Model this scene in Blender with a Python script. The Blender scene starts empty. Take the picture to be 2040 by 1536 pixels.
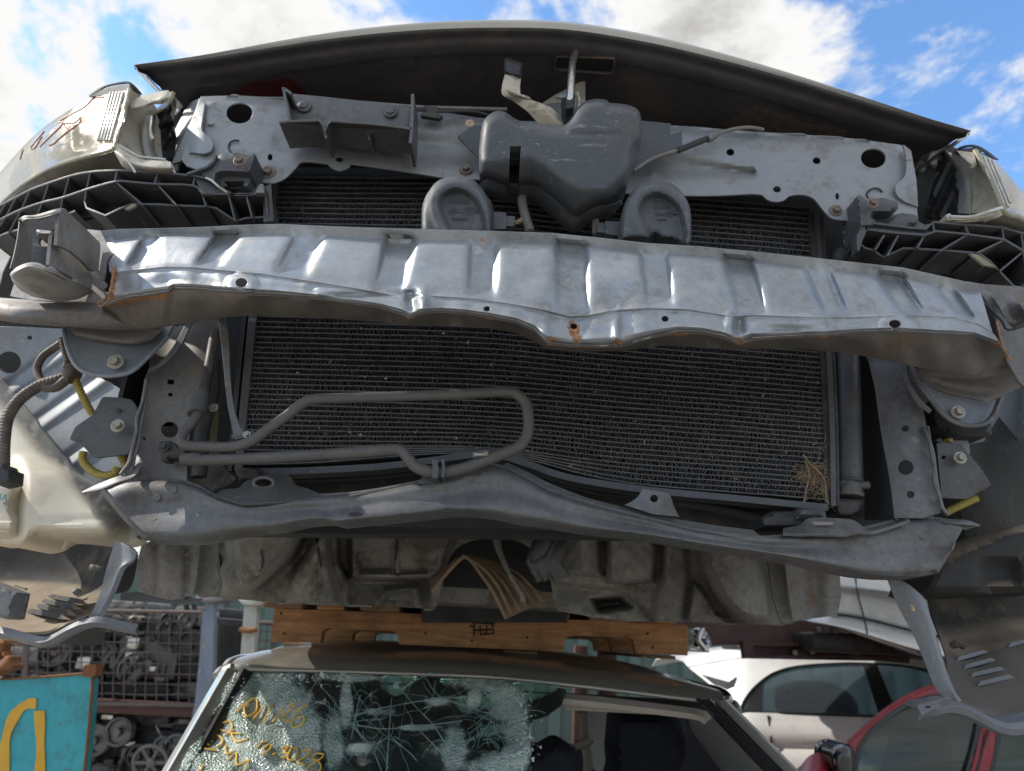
import bpy, bmesh, math, random
import numpy as np
from mathutils import Vector, Matrix
from mathutils.geometry import delaunay_2d_cdt
random.seed(7)
RNG = np.random.default_rng(7)
scene = bpy.context.scene
C = scene.collection

# ------------------------------------------------------------------ camera
F = 1420.0                      # focal length in photo pixels (photo 2040 x 1536)
PITCH, ROLL = math.radians(20.0), math.radians(3.0)
CAM = np.array([0.0, 0.0, 1.48])
fw = np.array([0, math.cos(PITCH), math.sin(PITCH)])
r0 = np.array([1.0, 0, 0]); u0 = np.array([0, -math.sin(PITCH), math.cos(PITCH)])
rt = math.cos(ROLL)*r0 + math.sin(ROLL)*u0
up = -math.sin(ROLL)*r0 + math.cos(ROLL)*u0
cd = bpy.data.cameras.new('camera'); cam = bpy.data.objects.new('camera', cd); C.objects.link(cam)
cd.sensor_width = 36.0; cd.lens = 36.0*F/2040.0
cd.clip_start = 0.02; cd.clip_end = 600
cam.matrix_world = Matrix(((rt[0], up[0], -fw[0], CAM[0]), (rt[1], up[1], -fw[1], CAM[1]), (rt[2], up[2], -fw[2], CAM[2]), (0, 0, 0, 1)))
cd.dof.use_dof = True; cd.dof.focus_distance = 0.93; cd.dof.aperture_fstop = 6.7
scene.camera = cam

# ------------------------------------------------------------------ light
SUN_EL, SUN_AZ = math.radians(37), math.radians(-87)     # azimuth from +Y towards +X: the sun stands left, a little beyond the car
sd = Vector((math.sin(SUN_AZ)*math.cos(SUN_EL), math.cos(SUN_AZ)*math.cos(SUN_EL), math.sin(SUN_EL)))
sl = bpy.data.lights.new('sun', 'SUN'); sl.energy = 2.05; sl.angle = math.radians(0.5); sl.color = (1.0, 0.93, 0.82)
so = bpy.data.objects.new('sun', sl); C.objects.link(so); so.rotation_euler = sd.to_track_quat('Z', 'Y').to_euler()
world = bpy.data.worlds.new('World'); scene.world = world; world.use_nodes = True
wt = world.node_tree; wn = wt.nodes; wl = wt.links
wn.clear()
def WN(t, **k):
    n = wn.new(t)
    for a, b in k.items(): setattr(n, a, b)
    return n
wo = WN('ShaderNodeOutputWorld'); bg = WN('ShaderNodeBackground'); bg.inputs[1].default_value = 0.15
sky = WN('ShaderNodeTexSky'); sky.sky_type = 'NISHITA'; sky.sun_disc = False
sky.sun_elevation = SUN_EL; sky.sun_rotation = SUN_AZ; sky.air_density = 1.0; sky.dust_density = 0.4; sky.ozone_density = 1.6
tcw = WN('ShaderNodeTexCoord')
sepw = WN('ShaderNodeSeparateXYZ'); wl.new(tcw.outputs['Generated'], sepw.inputs[0])
zc = WN('ShaderNodeMath', operation='MAXIMUM'); wl.new(sepw.outputs[2], zc.inputs[0]); zc.inputs[1].default_value = 0.0
za = WN('ShaderNodeMath', operation='ADD'); wl.new(zc.outputs[0], za.inputs[0]); za.inputs[1].default_value = 0.18
dx = WN('ShaderNodeMath', operation='DIVIDE'); wl.new(sepw.outputs[0], dx.inputs[0]); wl.new(za.outputs[0], dx.inputs[1])
dy = WN('ShaderNodeMath', operation='DIVIDE'); wl.new(sepw.outputs[1], dy.inputs[0]); wl.new(za.outputs[0], dy.inputs[1])
cmb = WN('ShaderNodeCombineXYZ'); wl.new(dx.outputs[0], cmb.inputs[0]); wl.new(dy.outputs[0], cmb.inputs[1])
CLOUD_OFF = (1.1616, 8.8677, 0.0)
mpw = WN('ShaderNodeMapping'); mpw.inputs['Location'].default_value = CLOUD_OFF; wl.new(cmb.outputs[0], mpw.inputs[0])
def wnoise(scale, detail, rough, dist=0.0, vec=None):
    n = WN('ShaderNodeTexNoise'); n.inputs['Scale'].default_value = scale; n.inputs['Detail'].default_value = detail
    n.inputs['Roughness'].default_value = rough; n.inputs['Distortion'].default_value = dist
    wl.new((vec or mpw).outputs[0], n.inputs['Vector']); return n
n1 = wnoise(1.05, 12, 0.58, 0.2)
n2 = wnoise(4.2, 14, 0.68, 0.35)
n1b = WN('ShaderNodeMath', operation='MULTIPLY_ADD'); wl.new(n2.outputs[0], n1b.inputs[0]); n1b.inputs[1].default_value = 0.26; wl.new(n1.outputs[0], n1b.inputs[2])
cov = WN('ShaderNodeMapRange'); cov.interpolation_type = 'SMOOTHSTEP'
cov.inputs['From Min'].default_value = 0.556; cov.inputs['From Max'].default_value = 0.612; wl.new(n1b.outputs[0], cov.inputs[0])
# thick cloud middles are greyer, thin rims whiter
shd = WN('ShaderNodeMapRange'); shd.interpolation_type = 'SMOOTHSTEP'
shd.inputs['From Min'].default_value = 0.62; shd.inputs['From Max'].default_value = 0.74; wl.new(n1b.outputs[0], shd.inputs[0])
ccol = WN('ShaderNodeMix', data_type='RGBA'); wl.new(shd.outputs[0], ccol.inputs['Factor'])
CL_W, CL_G = 2.95, 1.45
ccol.inputs['A'].default_value = (CL_W, CL_W*0.99, CL_W*0.975, 1); ccol.inputs['B'].default_value = (CL_G, CL_G*0.985, CL_G*0.965, 1)
skc = WN('ShaderNodeMix', data_type='RGBA', blend_type='MULTIPLY'); skc.inputs['Factor'].default_value = 1.0
wl.new(sky.outputs[0], skc.inputs['A']); skc.inputs['B'].default_value = (0.70, 0.89, 1.02, 1)
mixw = WN('ShaderNodeMix', data_type='RGBA'); wl.new(cov.outputs[0], mixw.inputs['Factor'])
wl.new(skc.outputs['Result'], mixw.inputs['A']); wl.new(ccol.outputs['Result'], mixw.inputs['B'])
wl.new(mixw.outputs['Result'], bg.inputs[0]); wl.new(bg.outputs[0], wo.inputs[0])
scene.view_settings.view_transform = 'Standard'; scene.view_settings.look = 'None'
scene.view_settings.gamma = 1.0; scene.view_settings.use_curve_mapping = False
scene.view_settings.exposure = 1.15
scene.render.engine = 'CYCLES'
scene.cycles.use_denoising = True
scene.cycles.max_bounces = 6; scene.cycles.diffuse_bounces = 4; scene.cycles.glossy_bounces = 3
scene.cycles.transmission_bounces = 6; scene.cycles.transparent_max_bounces = 8
scene.cycles.caustics_reflective = False; scene.cycles.caustics_refractive = False

# ------------------------------------------------------------------ measuring: photo pixel + distance -> point in the place
def PA(xy, Y):
    xy = np.asarray(xy, float)
    d = fw[None] + ((xy[:, 0]-1020)/F)[:, None]*rt[None] - ((xy[:, 1]-768)/F)[:, None]*up[None]
    Y = np.broadcast_to(np.asarray(Y, float), (len(xy),))
    return CAM[None] + d*(Y/d[:, 1])[:, None]
def P(x, y, Y): return Vector(PA([(x, y)], [Y])[0])
def S(s):
    return [tuple(float(v) for v in t.split(',')) for t in s.split()]
def V3(p): return p if isinstance(p, Vector) else P(*p)
def circ(cx, cy, rx, ry=None, n=20, rot=0):
    ry = rx if ry is None else ry; c, s = math.cos(rot), math.sin(rot)
    return [(cx+rx*math.cos(a)*c-ry*math.sin(a)*s, cy+rx*math.cos(a)*s+ry*math.sin(a)*c) for a in (2*math.pi*i/n for i in range(n))]
def cat(pts, m=8, closed=False):
    """Catmull-Rom through points of any dimension."""
    p = np.asarray(pts, float); n = len(p)
    if n < 3 and not closed:
        return np.array([p[0]+(p[-1]-p[0])*i/m for i in range(m+1)])
    out = []
    rng = range(n if closed else n-1)
    for i in rng:
        if closed: a, b, c, d = p[i-1], p[i], p[(i+1) % n], p[(i+2) % n]
        else:
            b, c = p[i], p[i+1]; a = p[i-1] if i else 2*b-c; d = p[i+2] if i+2 < n else 2*c-b
        for k in range(m):
            t = k/m
            out.append(.5*(2*b+(c-a)*t+(2*a-5*b+4*c-d)*t*t+(3*b-a-3*c+d)*t**3))
    if not closed: out.append(p[-1])
    return np.array(out)
def smooth(pts, m=6): return [tuple(q) for q in cat(pts, m)]
def smoothc(pts, m=5): return [tuple(q) for q in cat(pts, m, True)]
def rounded(pts, r=8, n=4):
    """polygon with rounded corners"""
    out = []; N = len(pts)
    for i in range(N):
        a, b, c = (np.array(pts[j % N][:2], float) for j in (i-1, i, i+1))
        la, lc = np.linalg.norm(a-b), np.linalg.norm(c-b); rr = min(r, la*.45, lc*.45)
        p0, p1 = b+(a-b)/la*rr, b+(c-b)/lc*rr
        for k in range(n+1):
            t = k/n; out.append(tuple((1-t)**2*p0+2*t*(1-t)*b+t*t*p1))
    return out
def TPS(ctrl):
    c = np.asarray(ctrl, float); n = len(c); xy = c[:, :2]/500.; z = c[:, 2]
    def U(r2): return np.where(r2 > 1e-12, r2*np.log(np.maximum(r2, 1e-12)), 0.0)
    r2 = ((xy[:, None]-xy[None])**2).sum(-1)
    K = U(r2)+1e-5*np.eye(n); Pm = np.c_[np.ones(n), xy]
    A = np.zeros((n+3, n+3)); A[:n, :n] = K; A[:n, n:] = Pm; A[n:, :n] = Pm.T
    A[n:, n:] -= 1e-9*np.eye(3)
    w = np.linalg.lstsq(A, np.r_[z, 0, 0, 0], rcond=None)[0]
    def f(x, y):
        q = np.c_[np.ravel(x), np.ravel(y)]/500.
        r2 = ((q[:, None]-xy[None])**2).sum(-1)
        return U(r2)@w[:n]+np.c_[np.ones(len(q)), q]@w[n:]
    return f
def inpoly(pts, poly):
    x, y = pts[:, 0], pts[:, 1]; ins = np.zeros(len(pts), bool); q = np.asarray(poly, float); n = len(q); j = n-1
    for i in range(n):
        xi, yi = q[i, :2]; xj, yj = q[j, :2]
        c = ((yi > y) != (yj > y)) & (x < (xj-xi)*(y-yi)/((yj-yi) if yj != yi else 1e-12)+xi)
        ins ^= c; j = i
    return ins
def segdist(pts, lines, closed=True):
    """distance from points to polylines"""
    best = np.full(len(pts), 1e9)
    for L in lines:
        q = np.asarray([p[:2] for p in L], float); m = len(q)
        for i in range(m if closed else m-1):
            a, b = q[i], q[(i+1) % m]; ab = b-a; l2 = max((ab**2).sum(), 1e-9)
            t = np.clip(((pts-a)@ab)/l2, 0, 1)
            best = np.minimum(best, np.hypot(*(pts-(a+t[:, None]*ab)).T))
    return best
def cdt(outline, holes=(), kinks=(), step=0, jit=0.0):
    loops = [[p[:2] for p in outline]]+[[p[:2] for p in h] for h in holes]
    v, e = [], []
    for L in loops:
        if step:   # subdivide the long edges
            M = []
            for i in range(len(L)):
                a, b = L[i], L[(i+1) % len(L)]; n = max(1, int(math.dist(a, b)/(step*1.3)))
                M += [(a[0]+(b[0]-a[0])*k/n, a[1]+(b[1]-a[1])*k/n) for k in range(n)]
            L = M
        s = len(v); v += L; e += [(s+i, s+(i+1) % len(L)) for i in range(len(L))]
    allp = np.array([p[:2] for p in outline], float)
    for K in kinks:
        s = len(v); v += [tuple(p[:2]) for p in K]; e += [(s+i, s+i+1) for i in range(len(K)-1)]
    if step:
        x0, y0 = allp.min(0); x1, y1 = allp.max(0)
        gx, gy = np.meshgrid(np.arange(x0+step*.5, x1, step), np.arange(y0+step*.5, y1, step))
        gx[1::2] += step*.5
        g = np.c_[gx.ravel(), gy.ravel()]
        if jit: g = g+RNG.uniform(-jit, jit, g.shape)*step
        k = inpoly(g, outline)
        for h in holes: k &= ~inpoly(g, h)
        g = g[k]
        if len(g):
            d = segdist(g, loops)
            if len(kinks): d = np.minimum(d, segdist(g, kinks, False))
            g = g[d > step*.42]
            v += [tuple(p) for p in g]
    r = delaunay_2d_cdt([Vector(p) for p in v], e, [], 0, 1e-5)
    pts = np.array([(p[0], p[1]) for p in r[0]]); tri = np.array([f for f in r[2] if len(f) == 3])
    cen = pts[tri].mean(1); k = inpoly(cen, outline)
    for h in holes: k &= ~inpoly(cen, h)
    return pts, tri[k]

# ------------------------------------------------------------------ objects
def root(name, loc, label, cat_, group=None):
    o = bpy.data.objects.new(name, None); C.objects.link(o); o.location = loc
    o.empty_display_size = .05
    tag(o, label, cat_, group); return o
def tag(o, label=None, cat_=None, group=None, kind=None):
    if label: o['label'] = label
    if cat_: o['category'] = cat_
    if group: o['group'] = group
    if kind: o['kind'] = kind
    return o
WORLD = {}
def wloc(o):
    l = Vector((0, 0, 0))
    while o is not None: l = l+o.location; o = o.parent
    return l
def link(name, me, mat, parent=None, loc=None, label=None, kind=None):
    o = bpy.data.objects.new(name, me); C.objects.link(o)
    if parent is not None: o.parent = parent
    if loc is not None: o.location = Vector(loc)-(wloc(parent) if parent is not None else Vector((0, 0, 0)))
    if mat is not None and len(me.materials) == 0: me.materials.append(mat)
    if label: o['label'] = label
    if kind: o['kind'] = kind
    return o
def build(name, verts, faces, mat, parent=None, sharp=35, rust=None, label=None, kind=None, uv=None, recalc=True):
    off = np.array(wloc(parent)) if parent is not None else (np.zeros(3))
    v = np.asarray([tuple(p) for p in verts], float)
    me = bpy.data.meshes.new(name); me.from_pydata((v-off).tolist(), [], [tuple(int(i) for i in f) for f in faces]); 
    if recalc:
        bm = bmesh.new(); bm.from_mesh(me); bmesh.ops.recalc_face_normals(bm, faces=bm.faces); bm.to_mesh(me); bm.free()
    if sharp is not None:
        me.polygons.foreach_set('use_smooth', [True]*len(me.polygons)); me.set_sharp_from_angle(angle=math.radians(sharp))
    if rust is not None:
        a = me.attributes.new('rust', 'FLOAT', 'POINT'); a.data.foreach_set('value', np.asarray(rust, np.float32))
    me.update()
    return link(name, me, mat, parent, None, label, kind)
def thicken(V, T, th, away=None):
    """front triangles T over points V -> closed solid of thickness th"""
    n = np.zeros_like(V); a = np.cross(V[T[:, 1]]-V[T[:, 0]], V[T[:, 2]]-V[T[:, 0]])
    for k in range(3): np.add.at(n, T[:, k], a)
    n /= np.maximum(np.linalg.norm(n, axis=1), 1e-12)[:, None]
    if away is None: away = CAM
    s = np.sign(((V-away)*n).sum(1).sum()) or 1
    n *= s
    B = V+n*th
    return B
def solid(name, V, T, th, mat, parent, ydir=False, rustv=None, sharp=35, label=None, kind=None, away=None):
    V = np.asarray(V, float); T = np.asarray(T)
    used = np.unique(T); re = -np.ones(len(V), int); re[used] = np.arange(len(used)); V = V[used]; T = re[T]
    if rustv is not None: rustv = np.asarray(rustv)[used]
    B = V+np.array([0, th, 0]) if ydir is True else (V+np.array(ydir)*th if ydir is not False else thicken(V, T, th, away))
    n = len(V); ed = {}
    for t in T:
        for i in range(3):
            a, b = int(t[i]), int(t[(i+1) % 3]); k = (min(a, b), max(a, b)); ed[k] = None if k in ed else (a, b)
    faces = [tuple(t) for t in T]+[tuple(t[::-1]+n) for t in T]
    for k, e in ed.items():
        if e: faces.append((e[1], e[0], e[0]+n, e[1]+n))
    return build(name, np.r_[V, B], faces, mat, parent, sharp, None if rustv is None else np.r_[rustv, rustv*.6], label, kind)
def Yfun(Y, outline):
    if Y is None: return TPS([p for p in outline if len(p) > 2])
    if callable(Y): return Y
    if isinstance(Y, (list, tuple)): return TPS(Y)
    return lambda x, y: np.full(len(np.ravel(x)), float(Y))
def sheet(name, outline, Y, mat, parent, th=.003, holes=(), step=0, disp=None, kinks=(), rust=None, ydir=False, sharp=35, label=None, kind=None, jit=0.0):
    """a formed panel: outline as measured in the photo, at distance Y (number, function or control points), thickness th"""
    f = Yfun(Y, outline)
    pts, T = cdt(outline, holes, kinks, step, jit)
    y = f(pts[:, 0], pts[:, 1])
    if disp is not None: y = y+disp(pts[:, 0], pts[:, 1], pts)
    V = PA(pts, y)
    rv = None
    if rust is not None:
        rv = np.zeros(len(pts))
        for r in rust: rv = np.maximum(rv, np.exp(-(((pts[:, 0]-r[0])/r[2])**2+((pts[:, 1]-r[1])/(r[3] if len(r) > 3 else r[2]))**2)))
    return solid(name, V, T, th, mat, parent, ydir, rv, sharp, label, kind)
def puff(name, outline, Y, depth, R, mat, parent, step=6, holes=(), back=None, extra=None, p=2.0, **k):
    """moulded hollow body: rises by depth from its outline over R pixels, skirt going back"""
    lo = [outline]+list(holes) if k.pop('hole_edges', False) else [outline]
    def d(x, y, pts):
        t = np.clip(segdist(pts, lo)/R, 0, 1)
        r = depth*(1-(1-(1-t)**p)**(1/p)) if True else 0
        return r+(extra(x, y, pts) if extra else 0)
    return sheet(name, outline, Y, mat, parent, th=back or depth*1.3, holes=holes, step=step, disp=d, ydir=True, **k)
def grid_solid(name, G, mat, parent, th=.003, sharp=35, label=None, kind=None, flip=None, closed_u=False, rustv=None, ydir=False):
    """G: array rows x cols x 3"""
    G = np.asarray(G, float); r, c, _ = G.shape; V = G.reshape(-1, 3); T = []
    for i in range(r-1):
        for j in range(c-1 if not closed_u else c):
            a, b = i*c+j, i*c+(j+1) % c; T += [(a, b, b+c), (a, b+c, a+c)]
    if not th:
        return build(name, V, T, mat, parent, sharp, rustv, label, kind)
    return solid(name, V, T, th, mat, parent, ydir, rustv, sharp, label, kind, flip)
def resample(p, n):
    p = np.asarray(p, float); d = np.r_[0, np.cumsum(np.linalg.norm(np.diff(p, axis=0), axis=1))]; t = np.linspace(0, d[-1], n)
    return np.c_[tuple(np.interp(t, d, p[:, k]) for k in range(p.shape[1]))]
def rows3(rows):
    out = []
    for r in rows: out.append(np.array([tuple(V3(p)) for p in r]))
    return out
def surf(name, rows, mat, parent, nu=24, m=4, th=.003, lin=False, linu=False, **k):
    """skin over measured rows of points"""
    R = [resample(r if linu else cat(r, 8), nu) for r in rows3(rows)]
    R = np.array(R)
    G = cat(R.reshape(len(R), -1), m).reshape(-1, nu, 3) if not lin else R
    return grid_solid(name, G, mat, parent, th, **k)
def tube_geo(pts, r, n=10, caps=True, ridge=None):
    p = np.asarray(pts, float); m = len(p); r = np.broadcast_to(np.asarray(r, float), (m,)).copy()
    if ridge: r = r*(1+ridge[0]*np.sin(np.arange(m)*ridge[1]))
    t = np.gradient(p, axis=0); t /= np.maximum(np.linalg.norm(t, axis=1), 1e-12)[:, None]
    a = np.array([0, 0, 1.]) if abs(t[0][2]) < .9 else np.array([1., 0, 0])
    u = np.cross(t[0], a); u /= np.linalg.norm(u); V = []
    for i in range(m):
        u = u-t[i]*(u@t[i]); u /= np.linalg.norm(u); w = np.cross(t[i], u)
        for k in range(n):
            an = 2*math.pi*k/n; V.append(p[i]+r[i]*(math.cos(an)*u+math.sin(an)*w))
    Fc = []
    for i in range(m-1):
        for k in range(n): Fc.append((i*n+k, i*n+(k+1) % n, (i+1)*n+(k+1) % n, (i+1)*n+k))
    if caps: Fc += [tuple(range(n))[::-1], tuple((m-1)*n+k for k in range(n))]
    return V, Fc
def tube(name, pts, r, mat, parent, n=10, m=8, ridge=None, ridge_step=None, label=None, kind=None, line=False, sharp=50):
    q = np.array([tuple(V3(p)) for p in pts])
    c = q if line else cat(q, m)
    if ridge_step:
        L = np.linalg.norm(np.diff(c, axis=0), axis=1).sum(); N = int(L/ridge_step*4); c = resample(c, max(N, 8)); ridge = (ridge or .1, math.pi/2)
    if np.ndim(r): r = np.interp(np.linspace(0, 1, len(c)), np.linspace(0, 1, len(r)), r)
    V, Fc = tube_geo(c, r, n, True, ridge)
    return build(name, V, Fc, mat, parent, sharp, None, label, kind)
def tubes(name, lst, mat, parent, n=6, label=None, kind=None):
    V, Fc = [], []
    for pts, r in lst:
        v, f = tube_geo(np.array([tuple(V3(p)) for p in pts]), r, n); s = len(V); V += list(v); Fc += [tuple(i+s for i in q) for q in f]
    return build(name, V, Fc, mat, parent, 50, None, label, kind)
def rib(name, line, Y, depth, w, mat, parent, label=None, Yback=None):
    """a thin moulded wall whose front edge follows the line, going back by depth (straight away from the viewer)"""
    L = np.array([p[:2] for p in line], float); Yl = np.array([p[2] if len(p) > 2 else (Y(*p[:2]) if callable(Y) else Y) for p in line], float).ravel()
    t = np.gradient(L, axis=0); t /= np.maximum(np.linalg.norm(t, axis=1), 1e-9)[:, None]; nrm = np.c_[-t[:, 1], t[:, 0]]*w/2
    A, B = PA(L+nrm, Yl), PA(L-nrm, Yl); n = len(L); d = np.array([0, depth, 0]); V = np.r_[A, B, A+d, B+d]; f = []
    for i in range(n-1):
        f += [(i, i+1, n+i+1, n+i), (2*n+i, 3*n+i, 3*n+i+1, 2*n+i+1), (i, 2*n+i, 2*n+i+1, i+1), (n+i, n+i+1, 3*n+i+1, 3*n+i)]
    f += [(0, n, 3*n, 2*n), (n-1, 3*n-1, 4*n-1, 2*n-1)]
    return V, f
def ribs(name, items, mat, parent, label=None, kind=None):
    V, Fc = [], []
    for it in items:
        v, f = rib(None, *it, None, None); s = len(V); V += list(v); Fc += [tuple(i+s for i in q) for q in f]
    return build(name, V, Fc, mat, parent, 30, None, label, kind)
def boxg(x0, x1, y0, y1, z0, z1):
    V = [(x, y, z) for x in (x0, x1) for y in (y0, y1) for z in (z0, z1)]
    return V, [(0, 1, 3, 2), (4, 6, 7, 5), (0, 4, 5, 1), (2, 3, 7, 6), (0, 2, 6, 4), (1, 5, 7, 3)]
def box(name, b, mat, parent=None, bev=.004, label=None, kind=None, rot=None, seg=2):
    V, f = boxg(*b); bm = bmesh.new(); vs = [bm.verts.new(v) for v in V]; [bm.faces.new([vs[i] for i in q]) for q in f]
    bmesh.ops.recalc_face_normals(bm, faces=bm.faces)
    if bev: bmesh.ops.bevel(bm, geom=list(bm.edges), offset=bev, segments=seg, affect='EDGES', profile=.5)
    if rot is not None: bmesh.ops.transform(bm, matrix=rot, verts=bm.verts)
    off = wloc(parent) if parent is not None else Vector((0, 0, 0))
    bmesh.ops.translate(bm, verts=bm.verts, vec=-off)
    me = bpy.data.meshes.new(name); bm.to_mesh(me); bm.free()
    me.polygons.foreach_set('use_smooth', [True]*len(me.polygons)); me.set_sharp_from_angle(angle=math.radians(40))
    return link(name, me, mat, parent, None, label, kind)
def lathe_me(name, prof, n=20):
    """profile [(r, h)] round the -Y axis (h towards the viewer)"""
    V, Fc = [], []
    for r, h in prof:
        for k in range(n): a = 2*math.pi*k/n; V.append((r*math.cos(a), -h, r*math.sin(a)))
    m = len(prof)
    for i in range(m-1):
        for k in range(n): Fc.append((i*n+k, i*n+(k+1) % n, (i+1)*n+(k+1) % n, (i+1)*n+k))
    Fc += [tuple(range(n)), tuple((m-1)*n+k for k in range(n))]
    me = bpy.data.meshes.new(name); me.from_pydata(V, [], Fc)
    bm = bmesh.new(); bm.from_mesh(me); bmesh.ops.recalc_face_normals(bm, faces=bm.faces); bm.to_mesh(me); bm.free()
    me.polygons.foreach_set('use_smooth', [True]*len(me.polygons)); me.set_sharp_from_angle(angle=math.radians(32)); return me
def hexhead(name):
    V, Fc = [], []
    prof = [(1, 0, 24), (1, .12, 24), (.9, .2, 24)]
    for r, h, n in prof:
        for k in range(24): a = 2*math.pi*k/24; V.append((r*math.cos(a), -h, r*math.sin(a)))
    for r, h in ((.6, .2), (.6, .72), (.52, .8), (.36, .8), (.3, .72)):
        for k in range(24):
            a = 2*math.pi*k/24; c = math.cos((a+.2) % (math.pi/3)-math.pi/6); R = r*min(.866/c, .97) if r > .4 else r*.866
            V.append((R*math.cos(a), -h, R*math.sin(a)))
    for i in range(7):
        for k in range(24): Fc.append((i*24+k, i*24+(k+1) % 24, (i+1)*24+(k+1) % 24, (i+1)*24+k))
    Fc += [tuple(range(24)), tuple(7*24+k for k in range(24))]
    me = bpy.data.meshes.new(name); me.from_pydata(V, [], Fc)
    bm = bmesh.new(); bm.from_mesh(me); bmesh.ops.recalc_face_normals(bm, faces=bm.faces); bm.to_mesh(me); bm.free()
    me.polygons.foreach_set('use_smooth', [True]*len(me.polygons)); me.set_sharp_from_angle(angle=math.radians(25)); return me
_ME = {}
def stud(name, x, y, Y, rpx, mat, parent, kind='hex', tilt=(0, 0, 0), label=None):
    key = (kind, mat.name)
    if key not in _ME:
        if kind == 'hex': me = hexhead('bolt_head')
        elif kind == 'washer': me = lathe_me('plug', [(1, 0), (1, .25), (.9, .32), (.3, .32), (.25, .2), (0.02, .2)])
        elif kind == 'cap': me = lathe_me('plug', [(1, 0), (.95, .16), (.8, .24), (.7, .24), (.66, .3), (.6, .52), (.5, .56), (.02, .56)])
        me.materials.append(mat); _ME[key] = me
    o = link(name, _ME[key], mat, parent, P(x, y, Y), label); s = rpx/F*Y*1.03; o.scale = (s, s, s); o.rotation_euler = tilt
    return o

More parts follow.
